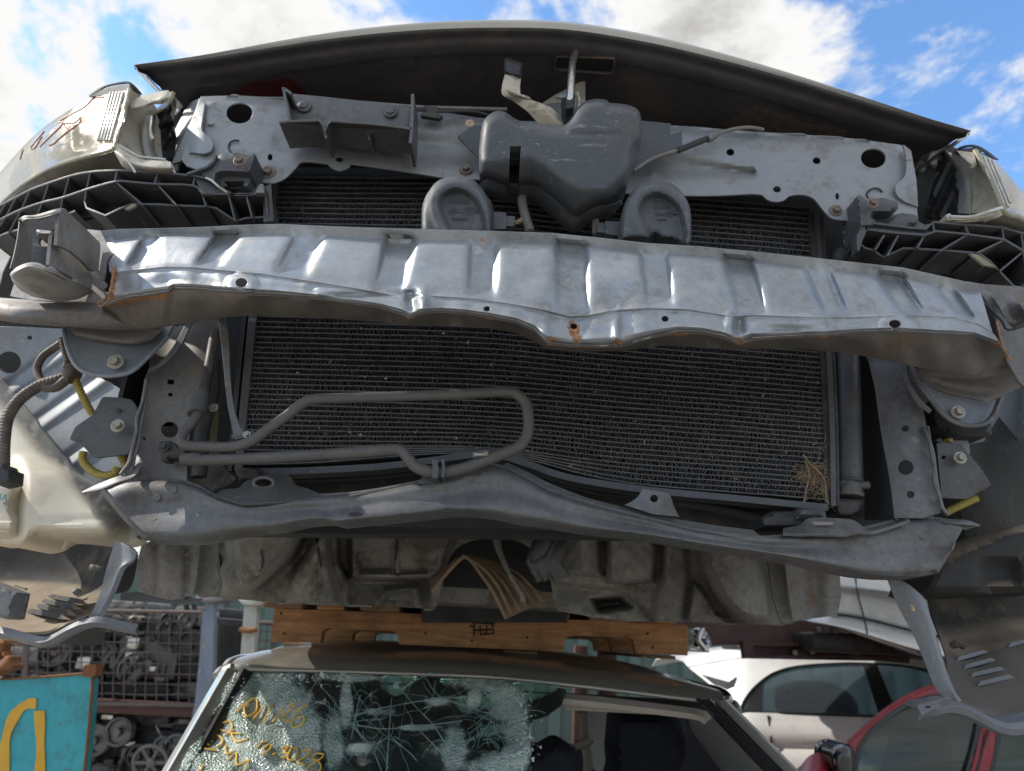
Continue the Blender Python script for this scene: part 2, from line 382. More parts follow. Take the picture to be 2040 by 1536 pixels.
# ------------------------------------------------------------------ materials
def M(name, col, rough=.5, metal=0., v=.12, vs=9., dirt=None, da=.35, ds=14., bump=0., bs=70., coat=0., rust=False, dust=None, spec=.5, rv=.1, speck=None, trans=0., sss=0., grain=None, emis=None, bev=0., wear=None, scr=None, fine=.13):
    m = bpy.data.materials.new(name); m.use_nodes = True; t = m.node_tree; N = t.nodes; L = t.links; b = N['Principled BSDF']
    def nd(ty, **k):
        n = N.new(ty)
        for a, q in k.items(): setattr(n, a, q)
        return n
    tc = nd('ShaderNodeTexCoord').outputs['Object']
    def noise(sc, det=6., ro=.6, vec=None, dist=0.):
        n = nd('ShaderNodeTexNoise'); n.inputs['Scale'].default_value = sc; n.inputs['Detail'].default_value = det; n.inputs['Roughness'].default_value = ro
        n.inputs['Distortion'].default_value = dist; L.new(vec or tc, n.inputs['Vector']); return n.outputs[0]
    def mr(x, a, bb, c, d, sm=False):
        n = nd('ShaderNodeMapRange'); n.interpolation_type = 'SMOOTHSTEP' if sm else 'LINEAR'
        for i, q in zip((1, 2, 3, 4), (a, bb, c, d)): n.inputs[i].default_value = q
        L.new(x, n.inputs[0]); return n.outputs[0]
    def mixc(f, A, B, bt='MIX'):
        n = nd('ShaderNodeMix', data_type='RGBA', blend_type=bt)
        for s, q in (('Factor', f), ('A', A), ('B', B)):
            if isinstance(q, (tuple, list)): n.inputs[s].default_value = (*q[:3], 1)
            elif isinstance(q, (int, float)): n.inputs[s].default_value = q
            else: L.new(q, n.inputs[s])
        return n.outputs['Result']
    def mul(a, c):
        n = nd('ShaderNodeMath', operation='MULTIPLY')
        for i, q in enumerate((a, c)):
            if isinstance(q, (int, float)): n.inputs[i].default_value = q
            else: L.new(q, n.inputs[i])
        return n.outputs[0]
    big = noise(vs)
    c = mixc(1.0, col, mixc(mr(big, .3, .7, 0, 1), (1-v,)*3, (1+v,)*3), 'MULTIPLY')
    if grain:
        mp = nd('ShaderNodeMapping'); mp.inputs['Scale'].default_value = grain[1]; L.new(tc, mp.inputs[0])
        c = mixc(mr(noise(grain[2], 8, .65, mp.outputs[0], 1.2), .35, .68, 0, 1), c, grain[0])
    rg = mr(noise(vs*2.3), .3, .7, max(rough-rv, .03), min(rough+rv, 1))
    mt = metal
    fb = mr(noise(vs*13, 5, .72), .3, .7, 1-fine, 1+fine); c = mixc(1.0, c, mixc(1.0, (1, 1, 1), fb, 'MULTIPLY'), 'MULTIPLY')
    if dirt:
        f = mr(noise(ds, 10, .74), .51, .64, 0, da, True); c = mixc(f, c, dirt)
        rg2 = nd('ShaderNodeMix', data_type='FLOAT'); L.new(f, rg2.inputs[0]); L.new(rg, rg2.inputs[2]); rg2.inputs[3].default_value = .85; rg = rg2.outputs[0]
    if speck:
        c = mixc(mr(noise(speck[1], 3, .6), speck[2], speck[2]+.03, 0, speck[3] if len(speck) > 3 else .8), c, speck[0])
    if dust:
        g = nd('ShaderNodeNewGeometry'); sp = nd('ShaderNodeSeparateXYZ'); L.new(g.outputs['Normal'], sp.inputs[0])
        f = mul(mr(sp.outputs[2], .5, .9, 0, 1, True), mr(noise(ds*1.7, 8, .7), .25, .6, .45*dust[1], dust[1])); c = mixc(f, c, dust[0])
        rg3 = nd('ShaderNodeMix', data_type='FLOAT'); L.new(f, rg3.inputs[0]); L.new(rg, rg3.inputs[2]); rg3.inputs[3].default_value = .9; rg = rg3.outputs[0]
    if rust:
        at = nd('ShaderNodeAttribute'); at.attribute_name = 'rust'
        ad = nd('ShaderNodeMath', operation='MULTIPLY_ADD'); L.new(noise(70, 10, .78), ad.inputs[0]); ad.inputs[1].default_value = 1.5; L.new(at.outputs['Fac'], ad.inputs[2])
        f = mr(ad.outputs[0], 1.18, 1.38, 0, .95, True)
        rc = mixc(mr(noise(160, 6, .7), .35, .65, 0, 1), (.13, .045, .018), (.50, .25, .11))
        c = mixc(f, c, rc)
        rg4 = nd('ShaderNodeMix', data_type='FLOAT'); L.new(f, rg4.inputs[0]); L.new(rg, rg4.inputs[2]); rg4.inputs[3].default_value = .95; rg = rg4.outputs[0]
        mt = mr(f, 0, 1, metal, 0)
    if scr:
        for ax in ((9, 260, 60), (120, 14, 240)):
            mp = nd('ShaderNodeMapping'); mp.inputs['Scale'].default_value = ax; mp.inputs['Rotation'].default_value = (.3, .5, .7 if ax[0] == 9 else -.5); L.new(tc, mp.inputs[0])
            c = mixc(mul(mr(noise(1., 3, .5, mp.outputs[0], .4), .66, .70, 0, scr[1]), mr(noise(vs*1.4, 3), .45, .6, 0, 1)), c, scr[0])
    bvn = None
    if bev:
        bn = nd('ShaderNodeBevel', samples=4); bn.inputs['Radius'].default_value = bev; bvn = bn.outputs[0]
        if wear:
            gg = nd('ShaderNodeNewGeometry'); dt = nd('ShaderNodeVectorMath', operation='DOT_PRODUCT'); L.new(bvn, dt.inputs[0]); L.new(gg.outputs['Normal'], dt.inputs[1])
            c = mixc(mul(mr(dt.outputs['Value'], .985, .80, 0, wear[1]), mr(noise(45, 5, .7), .36, .56, .25, 1)), c, wear[0])
    L.new(c, b.inputs['Base Color']); L.new(rg, b.inputs['Roughness'])
    if isinstance(mt, (int, float)): b.inputs['Metallic'].default_value = mt
    else: L.new(mt, b.inputs['Metallic'])
    b.inputs['Specular IOR Level'].default_value = spec
    if coat: b.inputs['Coat Weight'].default_value = coat; b.inputs['Coat Roughness'].default_value = .06
    if trans: b.inputs['Transmission Weight'].default_value = trans
    if sss: b.inputs['Subsurface Weight'].default_value = sss; b.inputs['Subsurface Radius'].default_value = (.02, .015, .01); b.inputs['Subsurface Scale'].default_value = .6
    if bump:
        bp = nd('ShaderNodeBump'); bp.inputs['Strength'].default_value = bump; bp.inputs['Distance'].default_value = .002
        L.new(noise(bs, 8, .65), bp.inputs['Height']); bvn and L.new(bvn, bp.inputs['Normal']); L.new(bp.outputs[0], b.inputs['Normal'])
    return m
BROWN = (.13, .09, .06); SAND = (.42, .33, .23)
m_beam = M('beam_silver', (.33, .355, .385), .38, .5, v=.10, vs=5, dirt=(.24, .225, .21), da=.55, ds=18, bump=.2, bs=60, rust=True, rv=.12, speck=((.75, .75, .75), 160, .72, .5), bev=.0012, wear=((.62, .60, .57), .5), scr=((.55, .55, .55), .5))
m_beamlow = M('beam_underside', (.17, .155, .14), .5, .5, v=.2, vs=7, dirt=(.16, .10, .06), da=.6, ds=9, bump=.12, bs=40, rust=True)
m_panel = M('panel_grey_silver', (.285, .298, .315), .48, .35, v=.08, vs=6, dirt=(.19, .155, .13), da=.45, ds=20, fine=.06, bump=.10, bs=60, speck=((.16, .10, .07), 75, .70, .7), bev=.0012, wear=((.55, .54, .52), .5), scr=((.22, .19, .17), .5))
m_steel = M('dark_grey_steel', (.085, .086, .09), .5, .25, v=.15, vs=8, dirt=(.10, .075, .06), da=.5, ds=11, bump=.10, bs=50, speck=((.3, .29, .28), 150, .72, .5), bev=.0014, wear=((.36, .34, .32), .6), scr=((.30, .28, .26), .55), fine=.2)
m_steel2 = M('mid_grey_steel', (.135, .138, .144), .52, .3, v=.2, vs=8, dirt=(.10, .075, .06), da=.6, ds=10, bump=.10, bs=50, speck=((.4, .4, .4), 150, .73, .5), bev=.0014, wear=((.36, .34, .32), .6), scr=((.30, .28, .26), .55), fine=.2)
m_frame = M('frame_grey_paint', (.165, .157, .152), .55, .2, v=.16, vs=7, dirt=(.20, .13, .09), da=.55, ds=13, bump=.12, bs=55, rust=True, bev=.0014, wear=((.36, .34, .32), .6), scr=((.30, .28, .26), .55), fine=.22)
m_fender = M('inner_fender_silver', (.23, .255, .295), .5, .12, v=.10, vs=6, dirt=(.22, .19, .17), da=.4, ds=16, bump=.06, bev=.0012, wear=((.5, .5, .5), .4), scr=((.45, .45, .45), .4))
m_plastic = M('black_plastic', (.028, .029, .032), .48, 0, v=.2, vs=14, dirt=(.10, .095, .09), da=.35, ds=22, bump=.06, bs=160, bev=.0012, wear=((.2, .2, .2), .5))
m_cover = M('dusty_grey_plastic', (.07, .077, .088), .5, 0, v=.12, vs=9, dirt=(.12, .10, .09), da=.4, ds=12, bump=.08, bs=150, speck=((.4, .4, .4), 130, .73, .5), bev=.0014, wear=((.34, .35, .36), .65), scr=((.32, .33, .34), .6))
m_horn = M('horn_plastic', (.095, .103, .114), .55, 0, v=.15, vs=18, dirt=(.26, .27, .28), da=.35, ds=40, bump=.08, bs=180, speck=((.4, .4, .4), 220, .72, .6), bev=.0014, wear=((.34, .35, .36), .65), scr=((.32, .33, .34), .6))
m_bracket = M('bracket_plastic', (.075, .078, .085), .5, 0, v=.15, vs=14, dirt=(.12, .11, .10), da=.4, ds=25, bump=.06, bs=160, bev=.0014, wear=((.34, .35, .36), .65), scr=((.32, .33, .34), .6))
m_hoodin = M('hood_inner', (.085, .08, .085), .55, .1, v=.25, vs=4, dirt=(.15, .115, .10), da=.6, ds=5, bump=.15, bs=25, speck=((.2, .18, .17), 60, .73, .4), fine=.2)
m_can = M('can_grey', (.33, .32, .31), .5, .25, v=.14, vs=9, dirt=(.2, .14, .1), da=.5, ds=16, bump=.12, bs=55, rust=True, bev=.0014, wear=((.5, .48, .46), .5), scr=((.45, .44, .42), .5), fine=.18)
m_hood = M('hood_paint', (.55, .56, .55), .25, .4, v=.04, coat=.8, fine=.02)
m_fgreen = M('fender_dark_green', (.012, .024, .02), .6, 0, v=.05, spec=.15)
m_lens = M('yellowed_lens', (.36, .335, .24), .16, 0, v=.12, vs=6, dirt=(.60, .48, .24), da=.35, ds=7, coat=.3, sss=.1)
m_lensrib = M('lens_clear_rib', (.50, .50, .46), .2, .2, v=.1, coat=.7)
m_house = M('headlight_housing', (.50, .46, .38), .4, 0, v=.14, vs=10, dirt=(.25, .17, .11), da=.45, ds=22, bump=.05, coat=.2)
m_chrome = M('bright_metal', (.62, .60, .56), .3, .9, v=.1, vs=20, dirt=(.30, .22, .16), da=.5, ds=26)
m_lever = M('latch_plate', (.52, .47, .39), .45, .55, v=.15, vs=20, dirt=(.20, .13, .09), da=.6, ds=22, speck=((.12, .08, .06), 130, .68, .7))
m_bolt = M('bolt_rusty_zinc', (.24, .20, .17), .6, .5, v=.25, vs=60, dirt=(.22, .11, .06), da=.7, ds=80, bump=.2, bs=200)
m_boltz = M('bolt_zinc', (.36, .34, .30), .45, .7, v=.2, vs=60, dirt=(.2, .16, .1), da=.5, ds=60)
m_plug = M('tan_plug', (.48, .36, .22), .6, 0, v=.1)
m_pipe = M('dusty_alloy_pipe', (.105, .10, .097), .6, .2, v=.18, vs=12, dirt=(.17, .155, .135), da=.45, ds=20, bump=.10, bs=90)
m_rubber = M('rubber', (.035, .035, .037), .6, 0, v=.2, vs=20, dirt=(.12, .10, .09), da=.4, ds=20)
m_tubec = M('condenser_tube', (.115, .113, .114), .6, .2, v=.25, vs=20, dirt=(.20, .185, .17), da=.5, ds=30)
m_fin = M('condenser_fin', (.062, .061, .063), .5, .3, v=.8, vs=120, dirt=(.20, .185, .175), da=.5, ds=35)
m_void = M('gap_shade_black', (.026, .026, .028), .7, 0, v=.3, fine=.0)  # near-black that puts the shade of gaps and openings into the colour
m_tank = M('washer_tank_plastic', (.72, .665, .55), .42, 0, v=.10, vs=6, dirt=(.40, .31, .22), da=.32, ds=9, bump=.04, bs=30, sss=.3, fine=.04)
m_yellow = M('yellow_conduit', (.42, .33, .085), .55, 0, v=.2, vs=40, dirt=(.2, .15, .06), da=.5, ds=40)
m_loom = M('taped_loom', (.11, .088, .075), .65, 0, v=.3, vs=50, dirt=(.22, .18, .14), da=.5, ds=60, bump=.2, bs=180)
m_conduit = M('grey_conduit', (.20, .19, .18), .6, 0, v=.2, vs=40)
m_liner = M('liner_plastic', (.045, .044, .044), .85, 0, v=.2, vs=6, dirt=(.17, .14, .11), da=.55, ds=9, bump=.15, bs=90, dust=(SAND, .75), scr=((.2, .19, .17), .4))
m_linerg = M('liner_grey_edge', (.17, .18, .20), .5, 0, v=.15, vs=12, dirt=(.3, .26, .2), da=.4, ds=16, bump=.06, bev=.0014, wear=((.42, .42, .42), .6), scr=((.4, .4, .4), .5))
m_under = M('underseal', (.25, .238, .215), .85, 0, v=.3, vs=7, dirt=(.085, .062, .045), da=.8, ds=8, bump=.5, bs=35, speck=((.3, .28, .24), 40, .66, .5), fine=.25)
m_mud = M('muddy_steel', (.26, .26, .265), .6, .2, v=.2, vs=10, dirt=(.24, .17, .12), da=.8, ds=28, bump=.3, bs=50, fine=.25)
m_shield = M('brown_insulation', (.24, .17, .11), .9, 0, v=.2, vs=14, dirt=(.12, .08, .05), da=.6, ds=18, bump=.3, bs=60)
m_root = M('dry_roots', (.30, .22, .135), .9, 0, v=.4, vs=60)
m_wood = M('pallet_wood', (.50, .265, .115), .7, 0, v=.18, vs=6, grain=((.24, .095, .035), (1.2, 8, 14), 4.), bump=.2, bs=60, dirt=(.16, .09, .05), da=.5, ds=10, bev=.002, wear=((.62, .42, .24), .6))
m_woodg = M('pallet_board_grey', (.30, .19, .11), .8, 0, v=.2, vs=8, grain=((.16, .09, .05), (6, 1.2, 14), 4.), bump=.2)
m_print = M('stamp_ink', (.03, .02, .015), .7, 0)
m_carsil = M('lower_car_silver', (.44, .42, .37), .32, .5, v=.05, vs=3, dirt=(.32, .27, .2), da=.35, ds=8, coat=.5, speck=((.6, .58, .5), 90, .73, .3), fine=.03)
m_roofdark = M('lower_roof_shaded', (.30, .285, .25), .36, .55, v=.08, vs=4, dirt=(.28, .24, .18), da=.3, ds=9, coat=.4, speck=((.4, .38, .33), 110, .72, .4), fine=.04)  # lower car silver darkened, shade under the wreck put into the colour
m_trim = M('black_trim', (.018, .018, .02), .4, 0, v=.2, vs=30)
m_inter = M('interior_dark', (.022, .023, .028), .8, 0, v=.2)
m_intergrey = M('interior_grey_trim', (.36, .36, .35), .7, 0, v=.1, vs=6)
m_visor = M('sun_visor_beige', (.42, .37, .31), .8, 0, v=.08)
m_seat = M('seat_cloth', (.018, .02, .03), .9, 0, v=.2, vs=30, bump=.2, bs=200)
m_white = M('white_paint', (.82, .815, .82), .3, 0, v=.03, vs=3, coat=.7, dirt=(.5, .46, .4), da=.2, ds=5, fine=.02)
m_red = M('red_paint', (.25, .005, .013), .42, 0, v=.08, vs=4, coat=.25, dirt=(.4, .2, .2), da=.1, ds=9, fine=.02)
m_silver = M('silver_paint', (.55, .55, .53), .3, .35, v=.04, coat=.6, dirt=(.4, .37, .3), da=.3, ds=6, fine=.02)
m_glassd = M('dark_glass', (.012, .02, .022), .04, 0, v=0, spec=.9, coat=.5, fine=0)
m_maroon = M('rack_red_oxide', (.085, .038, .034), .6, .1, v=.2, vs=8, dirt=(.16, .08, .05), da=.5, ds=16)
m_rackblue = M('rack_blue_grey', (.20, .235, .30), .5, .1, v=.12, vs=10, dirt=(.16, .14, .13), da=.4, ds=14)
m_offwhite = M('stand_offwhite', (.52, .52, .47), .55, 0, v=.1, vs=10, dirt=(.3, .22, .15), da=.4, ds=16)
m_teal = M('teal_paint', (.03, .34, .42), .45, 0, v=.08, vs=5, dirt=(.09, .075, .05), da=.35, ds=9, speck=((.16, .08, .04), 38, .69, .8), grain=((.05, .42, .48), (3, 3, .5), 5.))
m_yelpaint = M('yellow_marking', (.72, .40, .04), .6, 0, v=.1, vs=20)
m_orust = M('orange_rust', (.26, .115, .05), .9, .1, v=.25, vs=16, dirt=(.2, .07, .03), da=.6, ds=24, bump=.3)
m_wire = M('cage_wire', (.13, .105, .095), .6, .3, v=.25, vs=10, dirt=(.2, .1, .06), da=.5, ds=20)
m_fence = M('green_sheeting', (.115, .172, .15), .5, .1, v=.08, vs=3, dirt=(.12, .12, .1), da=.3, ds=5)
m_alloy = M('cast_alloy', (.16, .155, .148), .5, .5, v=.2, vs=10, dirt=(.05, .04, .035), da=.8, ds=9, bump=.3, bs=30)
m_engdark = M('engine_dark', (.045, .043, .042), .6, .2, v=.3, vs=10, dirt=(.15, .12, .09), da=.4, ds=12, bump=.3, bs=30)
m_ground = M('yard_ground', (.36, .34, .31), .9, 0, v=.2, vs=.6, dirt=(.09, .08, .07), da=.6, ds=2, bump=.4, bs=30)
m_redmark = M('red_marker', (.30, .10, .07), .6, 0, v=.1)
m_ymark = M('yellow_marker', (.80, .50, .09), .6, 0, v=.08, vs=50)

lb = m_lens.node_tree.nodes['Principled BSDF']; lb.inputs['Alpha'].default_value = .60
m_reflect = M('reflector_silver', (.42, .40, .34), .3, .5, v=.2, vs=12)
m_torn = M('torn_rust_edge', (.36, .20, .11), .85, .1, v=.35, vs=60, dirt=(.14, .05, .02), da=.8, ds=60)
# ------------------------------------------------------------------ GROUND
gm = build('ground', [(-60, -20, 0), (60, -20, 0), (60, 120, 0), (-60, 120, 0)], [(0, 1, 2, 3)], m_ground, None, None, kind='structure')

# ------------------------------------------------------------------ THE WRECK ON THE PALLET
car = root('wrecked_car', (0.03, 2.6, 1.54), 'stripped wrecked car with crumpled silver bumper beam, propped high on a wooden pallet', 'car')
def xin(x, pts):
    p = np.asarray(pts); return np.interp(x, p[:, 0], p[:, 1])

# --- hood ---------------------------------------------------------
HE = smooth(S('268,131 400,112 560,82 700,60 850,45 1000,40 1140,45 1300,72 1450,110 1600,155 1750,205 1850,238 1932,262'), 5)
def hoodY(x): return 0.90+0.15*((x-1080)/830.)**2
edge = np.array([P(x, y, hoodY(x)) for x, y in HE])
lip = np.array([P(x, y+13*max(0, 1-((x-1080)/800.)**2)+2, hoodY(x)+.004) for x, y in HE])
def shift(a, dy, dz, sx=1.0):
    b = a.copy(); b[:, 1] += dy; b[:, 2] += dz; b[:, 0] = .03+(b[:, 0]-.03)*sx; return b
# outer skin runs from the lip over the nose and back to the windscreen
G = np.array([lip, (lip+edge)/2+np.array([0, -.004, 0]), edge, shift(edge, .03, .013), shift(edge, .12, .04), shift(edge, .4, .085, 1.02), shift(edge, .85, .11, 1.04)])
hood = grid_solid('hood', G, m_hood, car, th=.0015, sharp=60, away=None) if False else None
sk = cat(G.reshape(len(G), -1), 3).reshape(-1, G.shape[1], 3)
hood = grid_solid('hood', sk, m_hood, car, th=0, sharp=60)
fl = [lip, shift(lip, .006, -.002), shift(lip, .022, .002, .985), shift(lip, .034, -.001, .975), shift(lip, .055, .002, .965), shift(lip, .075, .010, .955), shift(lip, .16, .022, .95), shift(lip, .30, .03, .95), shift(lip, .38, .012, .95), shift(lip, .5, .03, .95), shift(lip, .84, .06, .98)]
G = np.array(fl); sk = cat(G.reshape(len(G), -1), 4).reshape(-1, G.shape[1], 3)
wob = np.sin(np.arange(sk.shape[1])*.9)*.0012
sk[:, :, 2] += wob[None]*np.linspace(0, 1, sk.shape[0])[:, None]
inner = grid_solid('inner_panel', sk, m_hoodin, hood, th=0, sharp=60)
# side flanges of the hood
for e, s in ((0, 1), (-1, -1)):
    a = edge[e]; q = []
    for dy_, dz_, sx in ((0, 0, 1), (.12, .03, 1), (.4, .07, 1.02), (.85, .09, 1.04)):
        q.append((.03+(a[0]-.03)*sx, a[1]+dy_, a[2]+dz_))
    q = np.array(q); w = np.array([s*.018, 0, -.006])
    grid_solid('side_flange', np.array([q, q+w*.5+np.array([0, 0, -.012]), q+w*1.5+np.array([0, 0, -.014])]), m_chrome, hood, th=.002)
# fender rails under the hood: pale strips either side of the gap
def strip(name, line, w, mat, par, th=.004, dirv=(1, 0, 0)):
    q = np.array([tuple(V3(p)) for p in line]); return grid_solid(name, np.array([q, q+np.array(dirv)*w]), mat, par, th)
strip('fender_rail', [(303, 142, 1.12), (330, 196, 1.2), (352, 250, 1.28), (372, 300, 1.36)], .030, m_frame, car, dirv=(1, .3, -.1))
strip('fender_rail', [(345, 165, 1.14), (362, 205, 1.2), (372, 250, 1.27), (380, 292, 1.33)], .016, m_panel, car, dirv=(1, .3, .1))
strip('fender_rail', [(1872, 263, 1.12), (1842, 292, 1.2), (1815, 322, 1.28)], .014, m_panel, car, dirv=(-1, .3, .1))
strip('fender_rail', [(1905, 270, 1.12), (1868, 306, 1.2), (1830, 345, 1.3)], .022, m_chrome, car, dirv=(-1, .3, -.1))
# hinge plate / latch slot details on the hood's inner panel
zl = lip[len(lip)//2, 2]
def PZ(x, y, z):
    d = PA([(x, y)], [1.0])[0]-CAM; return Vector(CAM+d*((z-CAM[2])/d[2]))
from mathutils.bvhtree import BVHTree
_bv = BVHTree.FromPolygons([tuple(v.co+wloc(hood)) for v in inner.data.vertices], [tuple(p.vertices) for p in inner.data.polygons])
def on_hood(x, y, lift=.002):
    d = Vector(PA([(x, y)], [1.0])[0]-CAM).normalized(); h = _bv.ray_cast(Vector(CAM), d)[0]
    return (h if h is not None else PZ(x, y, zl))-d*lift
def under(name, line, z, mat, th, par=hood):
    o = [on_hood(x, y, .003) for x, y in line]; v = np.array([tuple(p) for p in o]); n = len(v)
    return build(name, np.r_[v, v+np.array([0, 0, th])], [tuple(range(n)), tuple(range(n, 2*n))[::-1]]+[(i, (i+1) % n, (i+1) % n+n, i+n) for i in range(n)], mat, par, 30)
zi = zl+.010
under('latch_slot', rounded(S('1112,116 1222,120 1216,143 1108,134'), 8), zi-.012, m_void, .006)
ol = [on_hood(x, y, .003) for x, y in rounded(S('1108,112 1226,116 1220,147 1104,138'), 9)]
tube('slot_rim', ol+[ol[0]], .0022, m_loom, hood, n=6, m=2)
under('insulation_pad', S('1440,250 1502,210 1690,262 1660,300 1500,280'), zi+.0, m_loom, .01)
under('warning_label', S('745,122 822,116 832,134 760,141'), zi-.006, m_hoodin, .004)
under('red_cloth_tag', S('440,196 498,166 578,156 612,190 612,206'), zi+.0, M('red_sticker', (.085, .014, .013), .6), .006)

# --- upper support panel -------------------------------------------
m_dirtpanel = m_panel
UP = S('400,192 470,190 560,195 640,198 760,206 840,216 950,234 1000,240 1280,247 1380,252 1500,262 1600,268 1700,276 1790,288 1803,291')+S('1815,330 1826,405 1829,438')+smooth(S('1790,442 1705,440 1660,436 1640,418 1622,396 1600,388 1574,390 1562,399 1546,402 1530,398 1518,388'), 3)+smooth(S('1500,386 1400,390 1250,385 1100,372 960,358 900,356 860,350 780,337 700,326'), 3)+smooth(S('694,334 676,340 660,334'), 3)+smooth(S('652,326 604,322 590,334 572,352 552,363 525,364 420,345 372,330'), 3)+S('362,318 372,285 392,232')
def gl(x, y, x0, y0, x1, y1, w, taper=True):
    ax, ay = x1-x0, y1-y0; L2 = ax*ax+ay*ay; t = np.clip(((x-x0)*ax+(y-y0)*ay)/L2, 0, 1)
    d = np.hypot(x-(x0+t*ax), y-(y0+t*ay)); ww = w*(.25+.75*t) if taper else w
    return np.exp(-(d/ww)**2)
def bump2(x, y, cx, cy, rx, ry, p=4): return np.exp(-((np.abs((x-cx)/rx))**p+(np.abs((y-cy)/ry))**p))
def updisp(x, y, p):
    top = np.interp(x, [400, 840, 1280, 1800], [192, 216, 247, 290])
    d = .010*np.exp(-((y-top)/7.)**2)                                   # rolled top edge
    d += .012*gl(x, y, 740, 275, 960, 296, 26)+.012*gl(x, y, 1500, 345, 1270, 322, 24)
    d += .008*gl(x, y, 560, 285, 960, 320, 16, False)
    d -= .004*bump2(x, y, 528, 222, 36, 26)+.004*bump2(x, y, 1680, 298, 28, 24)
    d -= .003*bump2(x, y, 470, 300, 22, 18)+.003*bump2(x, y, 1747, 392, 20, 18)
    d -= .003*gl(x, y, 415, 237, 455, 240, 4, False)+.003*gl(x, y, 415, 247, 450, 250, 4, False)
    d -= .004*(bump2(x, y, 423, 206, 6, 5)+bump2(x, y, 418, 247, 6, 5)+bump2(x, y, 1788, 308, 6, 5)+bump2(x, y, 1300, 345, 8, 6))
    for cx, cy in ((760, 312), (800, 320), (836, 326), (874, 332), (700, 305), (520, 300), (1590, 360), (1500, 330), (1240, 350)): d -= .0032*bump2(x, y, cx, cy, 6, 5, 3)
    d += .010*bump2(x, y, 380, 270, 14, 60, 2)
    d += .003*np.sin(x*.013)*np.sin(y*.03+x*.004)
    d += -.008*np.clip((y-top-90)/60, 0, 1)
    return d
upper = sheet('upper_support_panel', UP, 1.0, m_panel, car, th=.003, step=6, disp=updisp,
    holes=[circ(477, 225, 26, 21, 24), circ(1740, 315, 25, 20, 24), circ(676, 317, 8, 6, 14), circ(1455, 303, 8, 7, 14), circ(1627, 320, 8, 7, 14), circ(1548, 377, 8, 6.5, 14), circ(538, 313, 5, 7, 12), circ(1668, 391, 4, 7, 12)])
tube('slot_rim', [P(x, y, .996) for x, y in circ(472, 294, 17, 14, 16, .3)[3:13]], .0016, m_rubber, upper, n=5, m=3)
tube('slot_rim', [P(x, y, .996) for x, y in circ(1743, 388, 16, 13, 16)[6:16]], .0016, m_rubber, upper, n=5, m=3)
# overlapping end gusset plates with their dark seam
sheet('corner_gusset', smooth(S('408,206 404,232 401,258 414,270 424,284 420,300 404,306 385,304 372,306'), 3)+S('358,322 342,326 362,280 384,232 398,198'), lambda x, y: .991+.0*np.ravel(x)+.0006*np.clip(400-np.ravel(x), 0, 60), m_panel, car, th=.004, step=12)
sheet('corner_gusset', smooth(S('1800,288 1806,320 1803,350 1785,368 1786,385 1800,400 1829,412'), 3)+S('1826,360 1815,300'), .991, m_panel, car, th=.004, step=12)
sheet('side_panel', S('398,196 384,235 362,285 340,330 352,360 345,240 372,205'), [(398, 196, 1.01), (384, 235, 1.03), (362, 285, 1.05), (340, 330, 1.1), (352, 360, 1.1), (345, 240, 1.25), (372, 205, 1.2)], m_panel, car, th=.004, step=14)
for x, y, r, m in ((535, 344, 17, m_bolt), (928, 337, 15, m_bolt), (1665, 420, 15, m_bolt)):
    stud('bolt', x, y, .993, r, m, upper)
for x, y in ((936, 247), (1305, 262)): stud('plug', x, y, .985, 11, m_plug, upper, 'washer')

# --- number plate style tray bracket ------------------------------
br = sheet('grille_bracket', S('575,186 640,192 740,203 816,214 812,262 700,256 585,246 576,236'), [(575, 190, .975), (816, 214, .975), (812, 255, .978), (585, 246, .978)], m_steel2, car, th=.003, step=14, kinks=[])
ribs('flange', [([(556, 243), (600, 240), (634, 240), (643, 247), (648, 262), (652, 248), (658, 240), (740, 247), (820, 256)], .925, .062, 4)], m_steel2, br)
for q in (([(822, 187), (821, 230), (820, 262), (817, 285)], .925, .06, 6), ([(564, 174), (570, 205), (577, 240)], .94, .045, 5), ([(566, 176), (580, 186)], .94, .04, 5)): ribs('flange', [q], m_steel2, br)
ribs('gusset', [([(643, 247), (650, 275)], .93, .05, 5), ([(730, 250), (736, 278)], .945, .04, 5)], m_steel2, br)
sheet('flange', S('557,244 575,268 640,276 700,281 816,285 820,258 740,249 658,243 648,262 634,242'), [(557, 244, .927), (820, 258, .927), (575, 268, .985), (816, 285, .99)], m_steel, br, th=.002)
for x, y in ((606, 212), (778, 223)): stud('plug', x, y, .973, 17, m_steel2, br, 'cap')

# --- latch, lever, striker ----------------------------------------
lev = surf('latch_lever', [[(1006, 148, .93), (1000, 172, .925), (1002, 190, .93), (1024, 203, .945), (1050, 222, .955), (1078, 252, .97)], [(1021, 150, .93), (1018, 175, .925), (1020, 187, .93), (1048, 200, .945), (1085, 222, .955), (1122, 252, .97)], [(1038, 152, .935), (1036, 178, .93), (1040, 192, .932), (1062, 200, .948), (1100, 216, .958), (1130, 248, .972)]], m_lever, car, nu=36, m=3, th=.004)
puff('grip', rounded(S('1004,118 1010,114 1042,126 1040,150 1036,155 1004,146'), 6), .925, .006, 9, m_plastic, lev, step=5, back=.012)
latch = sheet('hood_latch', S('1080,206 1104,190 1140,172 1152,164 1166,162 1166,210 1150,240 1122,250'), [(1080, 206, .99), (1166, 162, 1.0), (1150, 240, .98), (1122, 250, .97)], m_lever, car, th=.004, step=10)
sheet('pawl', S('1082,208 1112,204 1118,206 1120,240 1100,226'), [(1082, 208, .975), (1118, 206, .97), (1120, 240, .965)], m_steel2, latch, th=.004)
sheet('pawl', S('1108,192 1134,182 1138,196 1112,194'), .965, m_panel, latch, th=.004)
sheet('slot', S('1118,196 1146,188 1142,236 1124,244 1119,216'), .963, m_void, latch, th=.004)
tube('hook', [(1149, 186, .955), (1154, 205, .953), (1146, 235, .955)], .004, m_lever, latch, n=8)
